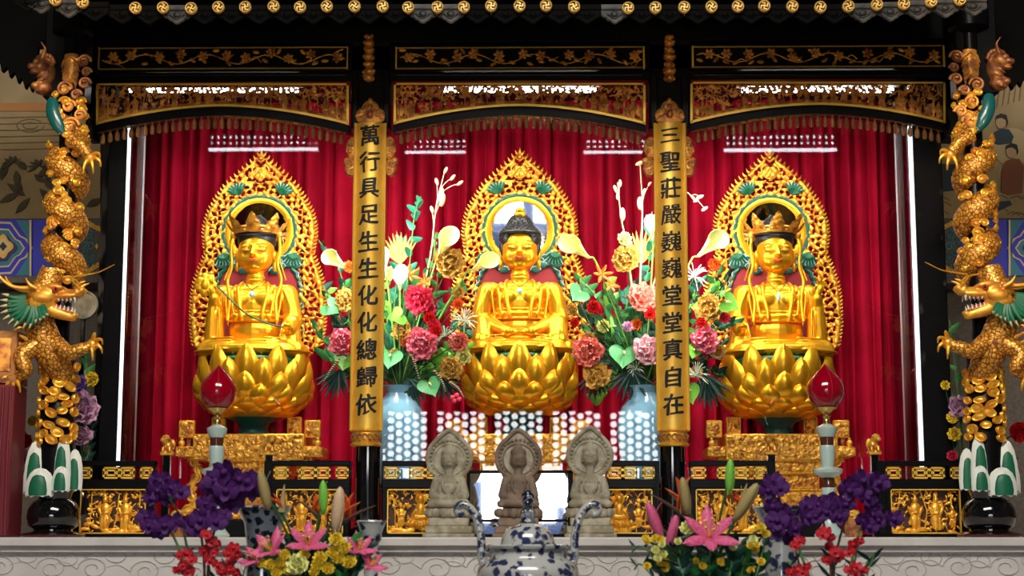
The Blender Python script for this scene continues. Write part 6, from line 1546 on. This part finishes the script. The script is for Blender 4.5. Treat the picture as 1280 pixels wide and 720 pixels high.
# ---- flowers standing on the platform behind the dragon columns
def side_vase(u, lb):
    Y = .0; c = P(u, 668, Y); s = S(Y)
    va = thing('dark_vase', lb, 'vase', (c[0], Y, ZL), 'dark vases behind the dragon columns'); part('vase_body', MB().lathe([(.05, 0), (.06, .02), (.085, .12), (.07, .24), (.04, .30), (.055, .33), (.045, .33), (.03, .28)], 24, (c[0], Y, ZL)), 'lacquer_gloss', va); return np.array([c[0], Y, ZL + .30])
SL = side_vase(100, 'dark vase behind the dragon column beside the red cloth stand'); SR = side_vase(1208, 'dark vase behind the dragon column beside the figure mural')
for (u, v, r, mt, lb, f) in ((103, 512, 24, 'pet_mauve', 'large pale mauve peony beside the left dragon column', SL), (103, 546, 15, 'pet_mauve', 'dusky rose under the pale mauve peony', SL), (116, 474, 11, 'pet_yellow', 'yellow bloom beside the purple one by the dragon claw', SL), (101, 479, 12, 'pet_violet', 'violet bloom above the mauve peony', SL), (30, 552, 12, 'pet_red', 'red bloom beside the red cloth stand', SL), (28, 575, 15, 'pet_mauve', 'pale mauve bloom hanging beside the red cloth stand', SL), (42, 527, 8, 'pet_yellow', 'small yellow bloom at the outer side of the left column', SL),
    (1200, 510, 17, 'pet_mauve', 'pale mauve peony beside the dragon column on the right', SR), (1190, 523, 9, 'pet_yellow', 'yellow bloom beside the mauve peony on the right', SR), (1193, 543, 10, 'pet_yellow', 'lower yellow bloom beside the right dragon column', SR), (1190, 570, 8, 'pet_deep', 'small rose low beside the right dragon column', SR), (1272, 540, 14, 'pet_red', 'red bloom at the far side of the right column', SR), (1198, 432, 8, 'pet_violet', 'violet bloom held near the right dragon claw', SR), (1181, 482, 7, 'pet_yellow', 'small yellow bloom against the black post on the right', SR)):
    peony(u, v, .0, r, mt, lb, foot=f, group='artificial flowers behind the dragon columns', name='peony' if r > 10 else 'carnation')
for k, (pts, n, mt, lb) in enumerate((([(100, 600), (112, 560), (116, 520)], 9, 'leaf_dark', 'dark leaves beside the mauve peony'), ([(100, 600), (108, 470), (104, 430)], 8, 'leaf_green', 'green leaves rising beside the dragon claw'), ([(1205, 600), (1192, 560), (1186, 500)], 8, 'leaf_dark', 'dark leaves beside the yellow blooms'), ([(1206, 600), (1196, 480), (1187, 400)], 8, 'leaf_green', 'green leaves rising to the right dragon jaw'), ([(1215, 620), (1255, 600), (1268, 570)], 8, 'leaf_dark', 'dark leaves beyond the right column'))): sprig(pts, .02, n, 14, mt, lb, 'artificial flowers behind the dragon columns', .6, seed=80+k)

# ================================================================== mirror door below the middle statue
Y = -.02; a, b = P(584, 669, Y), P(717, 588, Y)
md_ = thing('mirror_door', 'low mirror door in a dark frame behind the three stone statues', 'mirror', ((a[0]+b[0])/2, Y, ZL)); s = S(Y)
for k, (u0, u1, v0, v1) in enumerate(((588, 648, 592, 649), (651, 710, 592, 649), (588, 648, 652, 668), (651, 710, 652, 668))):
    p, q = P(u0, v1, Y), P(u1, v0, Y); part('mirror_pane', MB().box((p[0], Y, p[2]), (q[0], Y + .006, q[2])), 'mirror_blue' if 0 else 'mirror', md_, smooth=False)
fr = MB()
for (u0, u1, v0, v1) in ((583, 588, 588, 670), (710, 716, 588, 670), (583, 716, 588, 592), (583, 716, 649, 652.5), (583, 716, 667.5, 670)): p, q = P(u0, v1, Y), P(u1, v0, Y); fr.cbox((p[0], Y-.015, max(p[2], ZL)), (q[0], Y+.02, q[2]), .003)
part('door_frame', fr, 'lacquer_black', md_)

# ================================================================== three stone statues on the platform
YN = -.62; sN = S(YN)
def stone(u, label, halo=True, v_top=536, mt='stone_statue'):
    c = P(u, 670, YN); st = thing('stone_statue', label, 'statue', (c[0], YN, ZL), 'three small stone statues'); s = sN; o = np.array([c[0], YN, ZL])
    def W(mb): mb.V = [o + mb.array()*s]; return mb
    k = (670 - v_top)/134.0
    part('pedestal', W(MB().cbox((-32, -15, 0), (32, 15, 5), 1).cbox((-29, -13, 5), (29, 13, 14), 1).cbox((-25, -11, 14), (25, 11, 24), 1)), mt, st)
    lb = MB()
    for q in range(14):
        an = q*2*pi/14; lb.ell((25*cos(an), 12*sin(an), 30), (6, 5, 6), nu=8, nv=6)
    lb.ell((0, 0, 30), (26, 13, 8)); part('lotus_seat', W(lb), mt, st)
    # leaf shaped halo plate with rim
    HZ_, HR = 98*k, 29
    out = [(HR*sin(t)*(1 if abs(t) < 2.3 else .98), HZ_ + HR*cos(t)) for t in np.linspace(-2.6, 2.6, 40)]
    def tipped(x, z): t = max(0, (z - HZ_ - HR*.55)/(HR*.45)); return (x*(1 - .35*t*t), z + t*t*8*k)
    poly = [tipped(x, z) for x, z in out]; poly = [(-10, HZ_-36)] + poly[::1] + [(10, HZ_-36)]
    part('halo_plate', W(MB().prism(poly, 6, at=2)), 'stone_statue', st, smooth=False)
    part('halo_rim', W(MB().tube([(x*.93, 1.5, HZ_ + (z-HZ_)*.93) for x, z in [tipped(x, z) for x, z in out]], 2.8, 8)), mt, st)
    part('halo_inner_ring', W(MB().tube([(19.5*cos(t), 2, HZ_-2 + 19.5*sin(t)) for t in np.linspace(0, 2*pi, 36, endpoint=False)], 1.4, 8, close=True)), 'stone_carve' if 0 else mt, st)
    for q in range(22):
        t = -2.3 + q*4.6/21; x, z = 23.5*sin(t), HZ_ - 1 + 23.5*cos(t); part('halo_knob', W(MB().ell((x, 1, z), (2.2, 1.6, 2.2), nu=8, nv=6)), mt, st)
    b = MB(); z0 = 36
    b.ell((0, -3, z0+6), (24, 13, 7), nu=20); b.ell((0, 0, z0+22), (15, 9, 18), nu=18); b.ell((0, 0, z0+34), (17, 9, 8), nu=18)
    for sg in (-1, 1):
        cap(b, (sg*15, 0, z0+34), (sg*20, -3, z0+16), 6, 5.5, 4); cap(b, (sg*20, -3, z0+15), (sg*4, -11, z0+12), 5.2, 4, 4); cap(b, (sg*10, -3, z0+6), (sg*22, -6, z0+5), 6, 5, 4)
        robe_fold(b, [(sg*6, -7, z0+40), (sg*8, -10, z0+28), (sg*4, -11, z0+18)], 1.4); robe_fold(b, [(sg*12, -6, z0+38), (sg*13, -9, z0+26), (sg*10, -10, z0+14)], 1.2)
    hz_ = HZ_ - 2; cap(b, (0, 0, z0+38), (0, 0, hz_-8), 5.5, 5, 3); b.ell((0, -1, hz_), (9.5, 9, 12.5), nu=18, nv=12); b.ell((0, 0, hz_+9), (10, 9, 6.5)); b.ell((0, 0, hz_+15), (5, 5, 4)); b.ell((0, -9.6, hz_-1), (1.6, 2.2, 3.2), nu=8, nv=6); b.ell((0, -8.6, hz_-6.4), (3.2, 1.6, 1.1), nu=8, nv=6)
    for sg in (-1, 1): b.ell((sg*9.6, 0, hz_-2), (1.5, 2.4, 5.5), nu=8, nv=8); b.ell((sg*3.8, -8.6, hz_+2.6), (2.8, 1.4, 1.0), nu=8, nv=6)
    b.V = [b.array()*s]; link_mesh('figure', remesh(b, .0042, 'figure', mt, 2), st)
stone(561, 'small pale stone statue with leaf halo beside the curled censer handle, leftmost of three', mt='stone_statue'); stone(648, 'small stone statue with round halo in the middle of three, behind the censer lid', v_top=536, mt='stone_statue_red'); stone(738, 'small pale stone statue with pointed halo, rightmost of three', v_top=532, mt='stone_statue')

# ================================================================== jade lamps with ruby buds
def bud_lamp(u, label):
    Y = -.72; s = S(Y); c = P(u + (8 if u > 650 else -6)*0, 668, Y); lp = thing('bud_lamp', label, 'lamp', (c[0], Y, ZL), 'jade lamps with ruby lotus buds'); o = np.array([c[0], Y, ZL])
    def W(mb): mb.V = [o + mb.array()*s]; return mb
    h = lambda v: 670 - v
    part('foot', W(MB().lathe([(18, 0), (19, 3), (15, 8), (10, 14), (7, 20), (6, 26)], 32)), 'jade_white', lp)
    part('lower_shaft', W(MB().lathe([(6, h(646)), (7, h(630)), (8, h(618)), (9, h(612)), (8, h(609))], 28)), 'jade_white', lp)
    part('brown_band', W(MB().lathe([(8, h(609.5)), (8.5, h(603)), (8, h(597))], 28)), 'brown_glass', lp)
    part('drip_plate', W(MB().lathe([(8, h(597)), (10, h(596)), (18, h(591)), (19, h(587)), (14, h(585)), (8, h(583))], 32)), 'jade_white', lp)
    part('shaft', W(MB().lathe([(7.5, h(583)), (8.5, h(575)), (9.5, h(562)), (9.5, h(558)), (9, h(557))], 28)), 'jade_white', lp)
    part('brown_band', W(MB().lathe([(8, h(557.5)), (8.5, h(550)), (9, h(546))], 28)), 'brown_glass', lp)
    part('cup', W(MB().lathe([(9, h(546.5)), (12, h(540)), (13, h(535)), (8, h(532)), (4, h(530))], 28)), 'jade_white', lp)
    part('neck', W(MB().lathe([(4, h(531)), (5, h(527)), (3.4, h(524)), (5, h(521)), (3.5, h(518)), (8, h(515)), (13, h(511)), (14, h(510)), (10, h(512)), (3, h(514))], 28)), 'brass', lp)
    pr = [(3, h(514)), (12, h(510)), (19, h(502)), (22.5, h(492)), (22, h(483)), (18, h(474)), (11, h(466)), (4.5, h(460)), (.3, h(455.5))]
    p2 = bez([(r, 0, z) for r, z in pr], 40); bd = part('ruby_bud', W(MB().lathe([(max(.2, q[0]), q[2]) for q in p2], 40)), 'lamp_ruby', lp, label='glossy ruby red bud')
    for k in range(5):
        a = -pi/2 + k*2*pi/5 + .2; mb = MB(); mb.tube([(max(.2, q[0]*1.0)*cos(a), max(.2, q[0])*sin(a), q[2]) for q in p2[4:-2]], .5, 5); part('bud_seam', W(mb), 'panel_red', bd)
bud_lamp(268, 'white jade lamp with ruby bud before the statue holding the long stem'); bud_lamp(1037, 'white jade lamp with ruby bud before the statue with white pendant')

# ================================================================== offering table in front (its top lies just below the picture)
YO = -2.35; sO = S(YO); ZO = ZV(775, YO)
ot = thing('offering_table', 'dark lacquered offering table carrying censer, vases and flowers', 'table', (0, YO, 0))
part('tabletop', MB().cbox((-2.1, YO - .45, ZO - .05), (2.2, YO + .45, ZO), .01), 'lacquer_black', ot)
for x in (-2.0, 2.1):
    for y in (YO - .38, YO + .38): part('leg', MB().cbox((x - .05, y - .05, 0), (x + .05, y + .05, ZO - .05), .008), 'lacquer_black', ot)
part('apron', MB().cbox((-2.05, YO - .42, ZO - .16), (2.15, YO - .39, ZO - .05), .006), 'lacquer_black', ot)
# censer
c = P(660, 775, YO); o = np.array([c[0], YO, ZO]); hh = lambda v: 775 - v
ce = thing('porcelain_censer', 'blue and white porcelain censer with curled handles and lion lid', 'censer', o)
def WO(mb, o=o): mb.V = [o + mb.array()*sO]; return mb
part('censer_body', WO(MB().lathe([(26, 0), (30, 4), (36, 14), (58, hh(735)), (64, hh(722)), (62, hh(712)), (54, hh(703)), (49, hh(700))], 48)), 'porcelain', ce)
part('neck_band', WO(MB().lathe([(49, hh(700.5)), (47, hh(698)), (46, hh(690)), (50, hh(688)), (51, hh(685)), (49, hh(683))], 48)), 'porcelain', ce)
lid = part('lid', WO(MB().lathe([(34, hh(684)), (33, hh(680)), (31, hh(672)), (25, hh(664)), (14, hh(659)), (8, hh(657)), (8, hh(654))], 40)), 'porcelain', ce)
b = MB(); b.ell((4, 0, hh(648)), (8, 8, 9)); b.ell((4, -3, hh(636)), (6.5, 7, 7)); b.ell((4, -9, hh(637)), (4, 4, 3.5)); b.ell((4, 0, hh(628)), (5, 5, 5)); b.ell((4, 0, hh(656)), (9, 9, 3))
for sg in (-1, 1): b.ell((4 + sg*5, -6, hh(650)), (2.4, 3, 7)); b.ell((4 + sg*5, 0, hh(630)), (2, 2, 3))
b.V = [((b.array() - np.array([4, 0, hh(657)]))*1.2 + np.array([0, 0, hh(657)]))*sO]; link_mesh('lion_knob', remesh(b, .004, 'lion_knob', 'porcelain_dark', 2), ce)
for sg in (-1, 1):
    pts = bez([(sg*52, 0, hh(715)), (sg*57, 0, hh(700)), (sg*58, 0, hh(675)), (sg*64, 0, hh(650)), (sg*74, 0, hh(637)), (sg*84, 0, hh(635)), (sg*88, 0, hh(642)), (sg*83, 0, hh(647)), (sg*80, 0, hh(642))], 50)
    h_ = part('handle', WO(MB().tube(pts, np.interp(np.linspace(0, 1, 50), [0, .6, .8, 1], [5.2, 5.2, 4.4, 2.2]), 12)), 'porcelain', ce)
    for k in range(4, 36, 2): part('handle_stud', WO(MB().ell(pts[k] + np.array([0, -5.0, 0]), (1.7, 1.0, 1.7), nu=8, nv=5)), 'porcelain_dark', h_)
    part('handle_bracket', WO(MB().tube([(sg*46, 0, hh(692)), (sg*52, 0, hh(694)), (sg*58, 0, hh(694))], [4, 3, 3], 8)), 'porcelain', ce)
# beaker vases and slim candlestick vases
def beaker(u, v_top, r, label, Y, mt='porcelain_dark', slim=False):
    s = S(Y); zb_ = ZO; c = P(u, v_top, Y); h_ = (c[2] - ZO)/s
    va = thing('slim_vase' if slim else 'beaker_vase', label, 'vase', (c[0], Y, ZO), 'blue and white vases on the offering table'); o = np.array([c[0], Y, ZO])
    pr = [(r*.72, 0), (r*.75, 3), (r*.6, h_*.12), (r*.62, h_*.45), (r*.60, h_*.62), (r*.72, h_*.85), (r, h_*.985), (r*1.02, h_), (r*.9, h_), (r*.6, h_*.85), (r*.5, h_*.5)] if not slim else [(r*.7, 0), (r*.7, 4), (r*.45, 10), (r*.5, h_*.55), (r*.55, h_*.68), (r*.5, h_*.76), (r*.70, h_*.80), (r*.74, h_*.88), (r, h_*.985), (r*1.03, h_), (r*.9, h_), (r*.4, h_*.9)]
    mb = MB().lathe(pr, 36); mb.V = [o + mb.array()*s]; part('vase_body', mb, mt, va)
    mb = MB().lathe([(r*.98, h_*.975), (r*1.04, h_*.99), (r*1.0, h_*1.005)], 36, cap=False); mb.V = [o + mb.array()*s]; part('rim', mb, 'porcelain', va)
    return np.array([c[0], Y, c[2] - .05])
VB1 = beaker(330, 633, 33, 'dark blue and white beaker vase holding lilies beside the purple orchids', YO + .12); VB2 = beaker(975, 633, 33, 'blue and white beaker vase beside the yellow mums and purple orchids', YO + .12, 'porcelain')
beaker(464.5, 651, 18, 'slim blue and white vase before the black column foot', YO + .22, 'porcelain', True); beaker(838, 679, 18, 'slim blue and white vase hidden behind the open pink lily', YO + .22, 'porcelain', True)
# bouquets: foam pot for each
def pot(u, lb):
    c = P(u, 770, YO - .15); t = thing('flower_pot', lb, 'pot', (c[0], YO - .15, ZO), 'low dark flower pots on the offering table'); part('pot_body', MB().lathe([(.12, 0), (.15, .04), (.17, .12), (.18, .14), (.15, .14), (.12, .10)], 28, (c[0], YO - .15, ZO)), 'lacquer_gloss', t); return np.array([c[0], YO - .15, ZO + .12])
PL = pot(385, 'dark pot under the yellow mums and pink lilies left of the censer'); PR = pot(885, 'dark pot under the pink lilies and yellow sprays right of the censer'); POL = pot(255, 'dark pot of the purple orchids on the left'); POR = pot(1045, 'dark pot of the purple orchids on the right')
GA, GB = 'mixed bouquet left of the censer', 'mixed bouquet right of the censer'
YQ = YO - .15
def up(lean=0.0, tow=.5): return Vector((lean, -tow, 1)).normalized().to_track_quat('Z', 'Y').to_matrix()
for (u, v, r, lb, R) in ((385, 682, 34, 'open pink lily above the yellow mums', up(.1, 1.0)), (340, 690, 34, 'pink lily leaning beside the beaker vase', up(-.5, .9)), (448, 688, 26, 'pink lily half hidden by yellow mums', up(.5, .9)), (462, 708, 24, 'pink lily drooping over the slim vase', up(.9, .9)), (322, 700, 26, 'pink lily lowest at the beaker vase foot', up(-.9, 1.0))): star(u, v, YQ - .06, r, 'pet_lily', lb, R, PL, GA, W=.40, tilt=.85, curl=.35)
for (u, v, r, lb, R) in ((886, 672, 44, 'large open pink lily facing the viewer right of the censer', up(.05, 1.3)),): star(u, v, YQ - .08, r, 'pet_lily', lb, R, PR, GB, W=.36, tilt=.95, curl=.35)
def lily_bud(u, v, r, an, mt, lb, g, foot, tilt=.2, k=(.26, .26, 1.0)):
    loc = P(u, v, YQ - .05); t = thing('lily_bud', lb, 'flower bud', loc, g); inst('bud', memo('lbud%s' % (k,), ball_shape(1.0, k), mt), t, (0, 0, 0), (tilt, an, 0), r*S(YQ)); stem_to(t, loc, foot, .005)
    for q in range(2): inst('bud_seam', memo('lseam%s' % (k,), lambda: MB().tube([(k[0]*1.01*sin(a)*(.3 if 0 else 1), -k[1]*.35, cos(a)) for a in np.linspace(.3, 2.8, 12)], .02, 5), mt), t, (0, 0, 0), (tilt, an, q*2.2), r*S(YQ))
for a_ in ((818, 652, 26, -.35, 'pet_lily', 'slim pale pink lily bud leaning outward', GB, PR), (840, 665, 22, .25, 'pet_lily', 'plump pink lily bud beside the open lily', GB, PR), (856, 620, 24, -.15, 'bud_tan', 'upright orange-brown bud before the black column foot', GB, PR), (912, 596, 22, .03, 'leaf_lime', 'slim upright green bud above the pink lily', GB, PR), (932, 628, 28, .55, 'bud_tan', 'beige bud leaning beside the orange blossom', GB, PR), (330, 613, 26, -.2, 'bud_tan', 'tall beige bud beside the left lion post', GA, PL), (422, 638, 30, .12, 'bud_beige', 'beige bud before the gilt relief panel', GA, PL), (404, 622, 22, .0, 'leaf_lime', 'slim upright green bud before the gilt relief panel', GA, PL)): lily_bud(*a_)
def bird(u, v, an, r, lb, g, foot, dark=False):
    loc = P(u, v, YQ); t = thing('bird_of_paradise', lb, 'flower', loc, g); s = S(YQ); d = np.array([sin(an), -.1, cos(an)])
    part('beak', MB().tube(bez([loc, loc + d*r*s*.5 + np.array([0, 0, .006]), loc + d*r*s], 12), np.linspace(5.0, .6, 12)*s, 8, flat=.7), 'stem_brown' if dark else 'bud_tan', t)
    nrm = np.array([-cos(an), 0, sin(an)])*(1 if an > 0 else -1)
    for k in range(3):
        d2 = d*(.75 - k*.22) + nrm*(.35 + k*.28); me = memo('birdpetal', leaf_shape(1.0, .5, .1, .2), 'bird_orange'); q = Vector(d2).normalized(); inst('orange_petal', me, t, d*r*s*.12*k, q.to_track_quat('Z', 'Y').to_euler(), r*s*.75)
    stem_to(t, loc, foot, .006)
bird(352, 640, .1, 34, 'orange bird-of-paradise bloom above the beaker vase', GA, PL); bird(425, 655, 1.1, 50, 'long orange-tipped bird-of-paradise reaching over the black column foot', GA, PL, True); bird(862, 650, -1.0, 66, 'long dark bird-of-paradise reaching toward the rightmost stone statue', GB, PR, True); bird(925, 640, .25, 36, 'orange bird-of-paradise bloom above the open pink lily', GB, PR); bird(400, 648, -.9, 38, 'orange bird-of-paradise bloom leaning toward the beaker vase', GA, PL, True)
# yellow mums
MUM = ['topmost yellow mum, highest in the cluster under the beige bud', 'yellow mum just below the topmost one, beside the slim vase', 'yellow mum at the outer side of the upper trio under the beige bud', 'yellow mum in the centre of the cluster beside the slim vase', 'lowest yellow mum next to the drooping pink lily', 'yellow mum directly under the open pink lily', 'yellow mum touching the cream rose on the censer side', 'yellow mum highest of the group by the beaker vase', 'yellow mum second highest of the group by the beaker vase', 'yellow mum in front of the middle of the beaker vase', 'yellow mum farthest from the censer, against the beaker vase', 'yellow mum just above the cream rose', 'yellow mum at the bottom edge on the censer side of the cream rose', 'yellow mum at the bottom edge on the beaker vase side of the cream rose', 'yellow mum at the bottom edge under the cluster beside the slim vase', 'yellow mum at the bottom edge before the beaker vase']
for k, (u, v, r) in enumerate(((420, 676, 11), (431, 686, 10), (416, 692, 10), (424, 699, 10), (437, 704, 11), (401, 699, 11), (396, 708, 9), (356, 695, 9), (352, 704, 9), (338, 707, 9), (326, 705, 8), (380, 695, 9), (393, 716, 8), (362, 714, 9), (410, 712, 10), (346, 716, 9))):
    peony(u, v, YQ - .10, r, 'pet_yellow', MUM[k], up(RNG.uniform(-.3, .3), 1.2), PL, GA, name='yellow_mum')
peony(372, 708, YQ - .14, 16, 'pet_cream', 'large cream rose among the yellow mums', up(0, 1.3), PL, GA, name='cream_rose'); peony(860, 662, YQ - .06, 12, 'pet_cream', 'cream bloom behind the open pink lily', up(-.2, 1.0), PR, GB, name='cream_rose')
for k in range(34):
    u = RNG.choice([RNG.uniform(806, 840), RNG.uniform(938, 964), RNG.uniform(820, 950)]); v = RNG.uniform(674, 716) if u < 935 else RNG.uniform(660, 716)
    peony(u, v, YQ - .02 - .12*RNG.random(), RNG.uniform(5, 7.5), 'pet_yellow' if k % 3 else 'pet_cream', ('tiny cream spray bloom' if k % 3 == 0 else 'tiny yellow spray bloom') + ' in the bouquet right of the censer', up(RNG.uniform(-.4, .4), 1.2), PR, GB, name='spray_bloom')
for k in range(44):
    g, f, u0, u1, nm = (GA, PL, 320, 455, 'left') if k < 18 else (GB, PR, 815, 960, 'right')
    u = RNG.uniform(u0, u1); v = RNG.uniform(672, 715); fu = P((u0+u1)/2, 765, YQ)
    sprig([((u0+u1)/2 + (u-(u0+u1)/2)*.4, 760), ((u0+u1)/2 + (u-(u0+u1)/2)*.8, 725), (u, v)], YQ + RNG.uniform(-.12, .08), 10, 22, ('leaf_dark', 'leaf_green', 'leaf_dark')[k % 3], ('dark', 'green', 'blackish')[k % 3] + ' leafy sprig in the bouquet %s of the censer' % nm, g, .42, seed=100+k, heart=False)
for pts, lb in (([(835, 760), (818, 700), (800, 683), (790, 690)], 'bare dark twig curving out left of the right bouquet'), ([(845, 760), (815, 720), (800, 705), (793, 712)], 'lower bare dark twig beside the right bouquet')): sprig(pts, YQ, 3, 18, 'leaf_dark', lb, GB, .25, seed=7, heart=False)
# purple orchids
def orchid_bloom(t, q, r, mt, rg, small=False):
    R = face(rg.uniform(-.5, .5), rg.uniform(-.2, .3), rg.uniform(-.4, .4))
    big = memo('orch_big', petal_shape(1.0, 1.15, .15, .04, .4, 6, 6), mt); slim = memo('orch_slim', petal_shape(1.0, .62, .15, 0, .55, 6, 5), mt)
    for a, me in ((pi/2, big), (-pi/2, big), (0, slim), (2.4, slim), (-2.4, slim)):
        e = (R @ Matrix.Rotation(a, 3, 'Z') @ Matrix.Rotation(1.35, 3, 'X')).to_euler(); inst('petal', me, t, q, e, r)
    inst('lip', memo('lip', ball_shape(.26, (1, 1, 1.3)), mt), t, Vector(q) + R @ Vector((0, -.1*r, .12*r)), R.to_euler(), r)
def orchid(pts, Y, blooms, r, mt, lb, g, seed, name='orchid_spray', small=False):
    c = bez([P(u, v, Y) for u, v in pts], 30); t = thing(name, lb, 'orchid', c[0], g); rg = random.Random(seed); part('stem', MB().tube(c, np.linspace(.006, .003, 30), 6), 'stem_green' if seed % 2 else 'stem_brown', t)
    for (u, v) in blooms:
        q = P(u, v, Y - rg.uniform(.0, .06)); d = np.linalg.norm(c - q, axis=1); i = int(d.argmin())
        part('pedicel', MB().tube(bez([c[i], (c[i]+q)/2 + np.array([0, .01, .01]), q], 6), .002, 5), 'stem_green', t); orchid_bloom(t, q - ORG[t.name], r*S(Y)*rg.uniform(.85, 1.1), mt, rg, small)
    return t
GO = 'purple orchids before the altar tables'
orchid([(250, 770), (235, 690), (222, 640), (198, 606)], YQ, [(200, 600), (197, 612), (214, 608), (226, 614), (208, 620), (190, 622)], 15, 'pet_purple', 'purple orchid spray leaning over the left railing post', GO, 1)
orchid([(258, 770), (262, 690), (275, 640), (282, 592)], YQ, [(281, 588), (270, 600), (292, 606), (283, 612), (262, 608), (300, 598), (275, 622), (290, 628), (310, 602), (315, 612)], 17, 'pet_purple', 'tall purple orchid spray before the jade lamp shaft', GO, 2)
orchid([(246, 770), (225, 690), (205, 655), (180, 650)], YQ, [(184, 645), (194, 652), (205, 656), (216, 652), (186, 657), (200, 662)], 15, 'pet_purple', 'low purple orchid spray over the first gilt relief', GO, 3)
orchid([(256, 770), (255, 700), (250, 660), (248, 645)], YQ - .03, [(235, 655), (250, 650), (262, 640), (270, 652), (246, 660), (258, 630), (278, 645)], 15, 'pet_purple', 'purple orchid spray crossing the jade lamp foot', GO, 4)
orchid([(1030, 770), (1000, 690), (980, 640), (968, 606)], YQ, [(966, 603), (975, 610), (960, 612), (978, 640), (965, 632), (985, 646), (972, 650), (992, 660), (968, 662), (990, 672)], 16, 'pet_purple', 'purple orchid spray before the blue-white beaker vase on the right', GO, 5)
orchid([(1040, 770), (1044, 700), (1060, 640), (1078, 600)], YQ, [(1080, 600), (1068, 604), (1090, 606), (1076, 614), (1098, 602), (1062, 612), (1084, 622), (1056, 630)], 16, 'pet_purple', 'tall purple orchid spray beside the right jade lamp', GO, 6)
orchid([(1050, 770), (1065, 700), (1080, 655), (1110, 650)], YQ, [(1090, 642), (1080, 650), (1098, 650), (1116, 648), (1086, 658), (1090, 634)], 15, 'pet_purple', 'low purple orchid spray reaching to the right relief panel', GO, 7)
orchid([(1044, 770), (1040, 700), (1030, 655), (1018, 635)], YQ - .03, [(1014, 634), (1024, 630), (1034, 640), (1042, 634), (1020, 645), (1048, 645), (1010, 645), (1036, 628)], 15, 'pet_purple', 'purple orchid spray crossing the right jade lamp foot', GO, 8)
GRD = 'small scarlet orchids at the front edge'
for k, (pts, bl, lb) in enumerate((([(262, 775), (262, 720), (258, 680)], [(258, 668), (264, 676), (256, 688), (268, 690), (262, 700), (272, 680)], 'scarlet orchid stem below the purple orchids'), ([(275, 775), (284, 720), (290, 680)], [(292, 684), (286, 692), (296, 694), (288, 702)], 'scarlet orchid stem nearest the beaker vase'), ([(250, 775), (238, 720), (232, 690)], [(226, 694), (234, 692), (240, 700), (230, 706), (222, 712), (236, 714)], 'scarlet orchid stem farthest left'),
    ([(270, 775), (276, 735), (282, 710)], [(286, 712), (278, 715), (296, 716), (272, 706)], 'short scarlet orchid stem at the lower edge'), ([(1040, 775), (1038, 700), (1034, 660)], [(1032, 664), (1038, 672), (1044, 690), (1036, 684), (1048, 696), (1034, 700), (1028, 668)], 'scarlet orchid stem before the right jade lamp foot'), ([(1058, 775), (1066, 720), (1072, 680)], [(1066, 680), (1074, 676), (1062, 690), (1070, 708), (1062, 712), (1078, 712), (1068, 716)], 'scarlet orchid stem under the right purple orchids'), ([(1020, 775), (1003, 720), (995, 690)], [(994, 682), (1000, 676), (996, 712), (1004, 715), (988, 716), (1008, 708)], 'scarlet orchid stem beside the yellow sprays'))):
    orchid(pts, YQ - .04, bl, 8.5, 'pet_scarlet', lb, GRD, 20+k, 'scarlet_orchid', True)
for k, (u, sg) in enumerate(((240, -1), (268, 1), (300, 1), (1010, -1), (1035, 1), (1060, 1), (1080, 1))):
    f = POL if u < 650 else POR; sprig([(u, 770), (u + sg*6, 730), (u + sg*26, 702)] if k % 2 else [(u, 770), (u + sg*4, 720), (u + sg*14, 690)], YQ - .02, 6, 24, 'leaf_dark', 'slender dark orchid leaves %s' % ('at the foot of the left orchids' if u < 650 else 'at the foot of the right orchids'), 'orchid leaves at the front edge', .2, seed=200+k, heart=False)
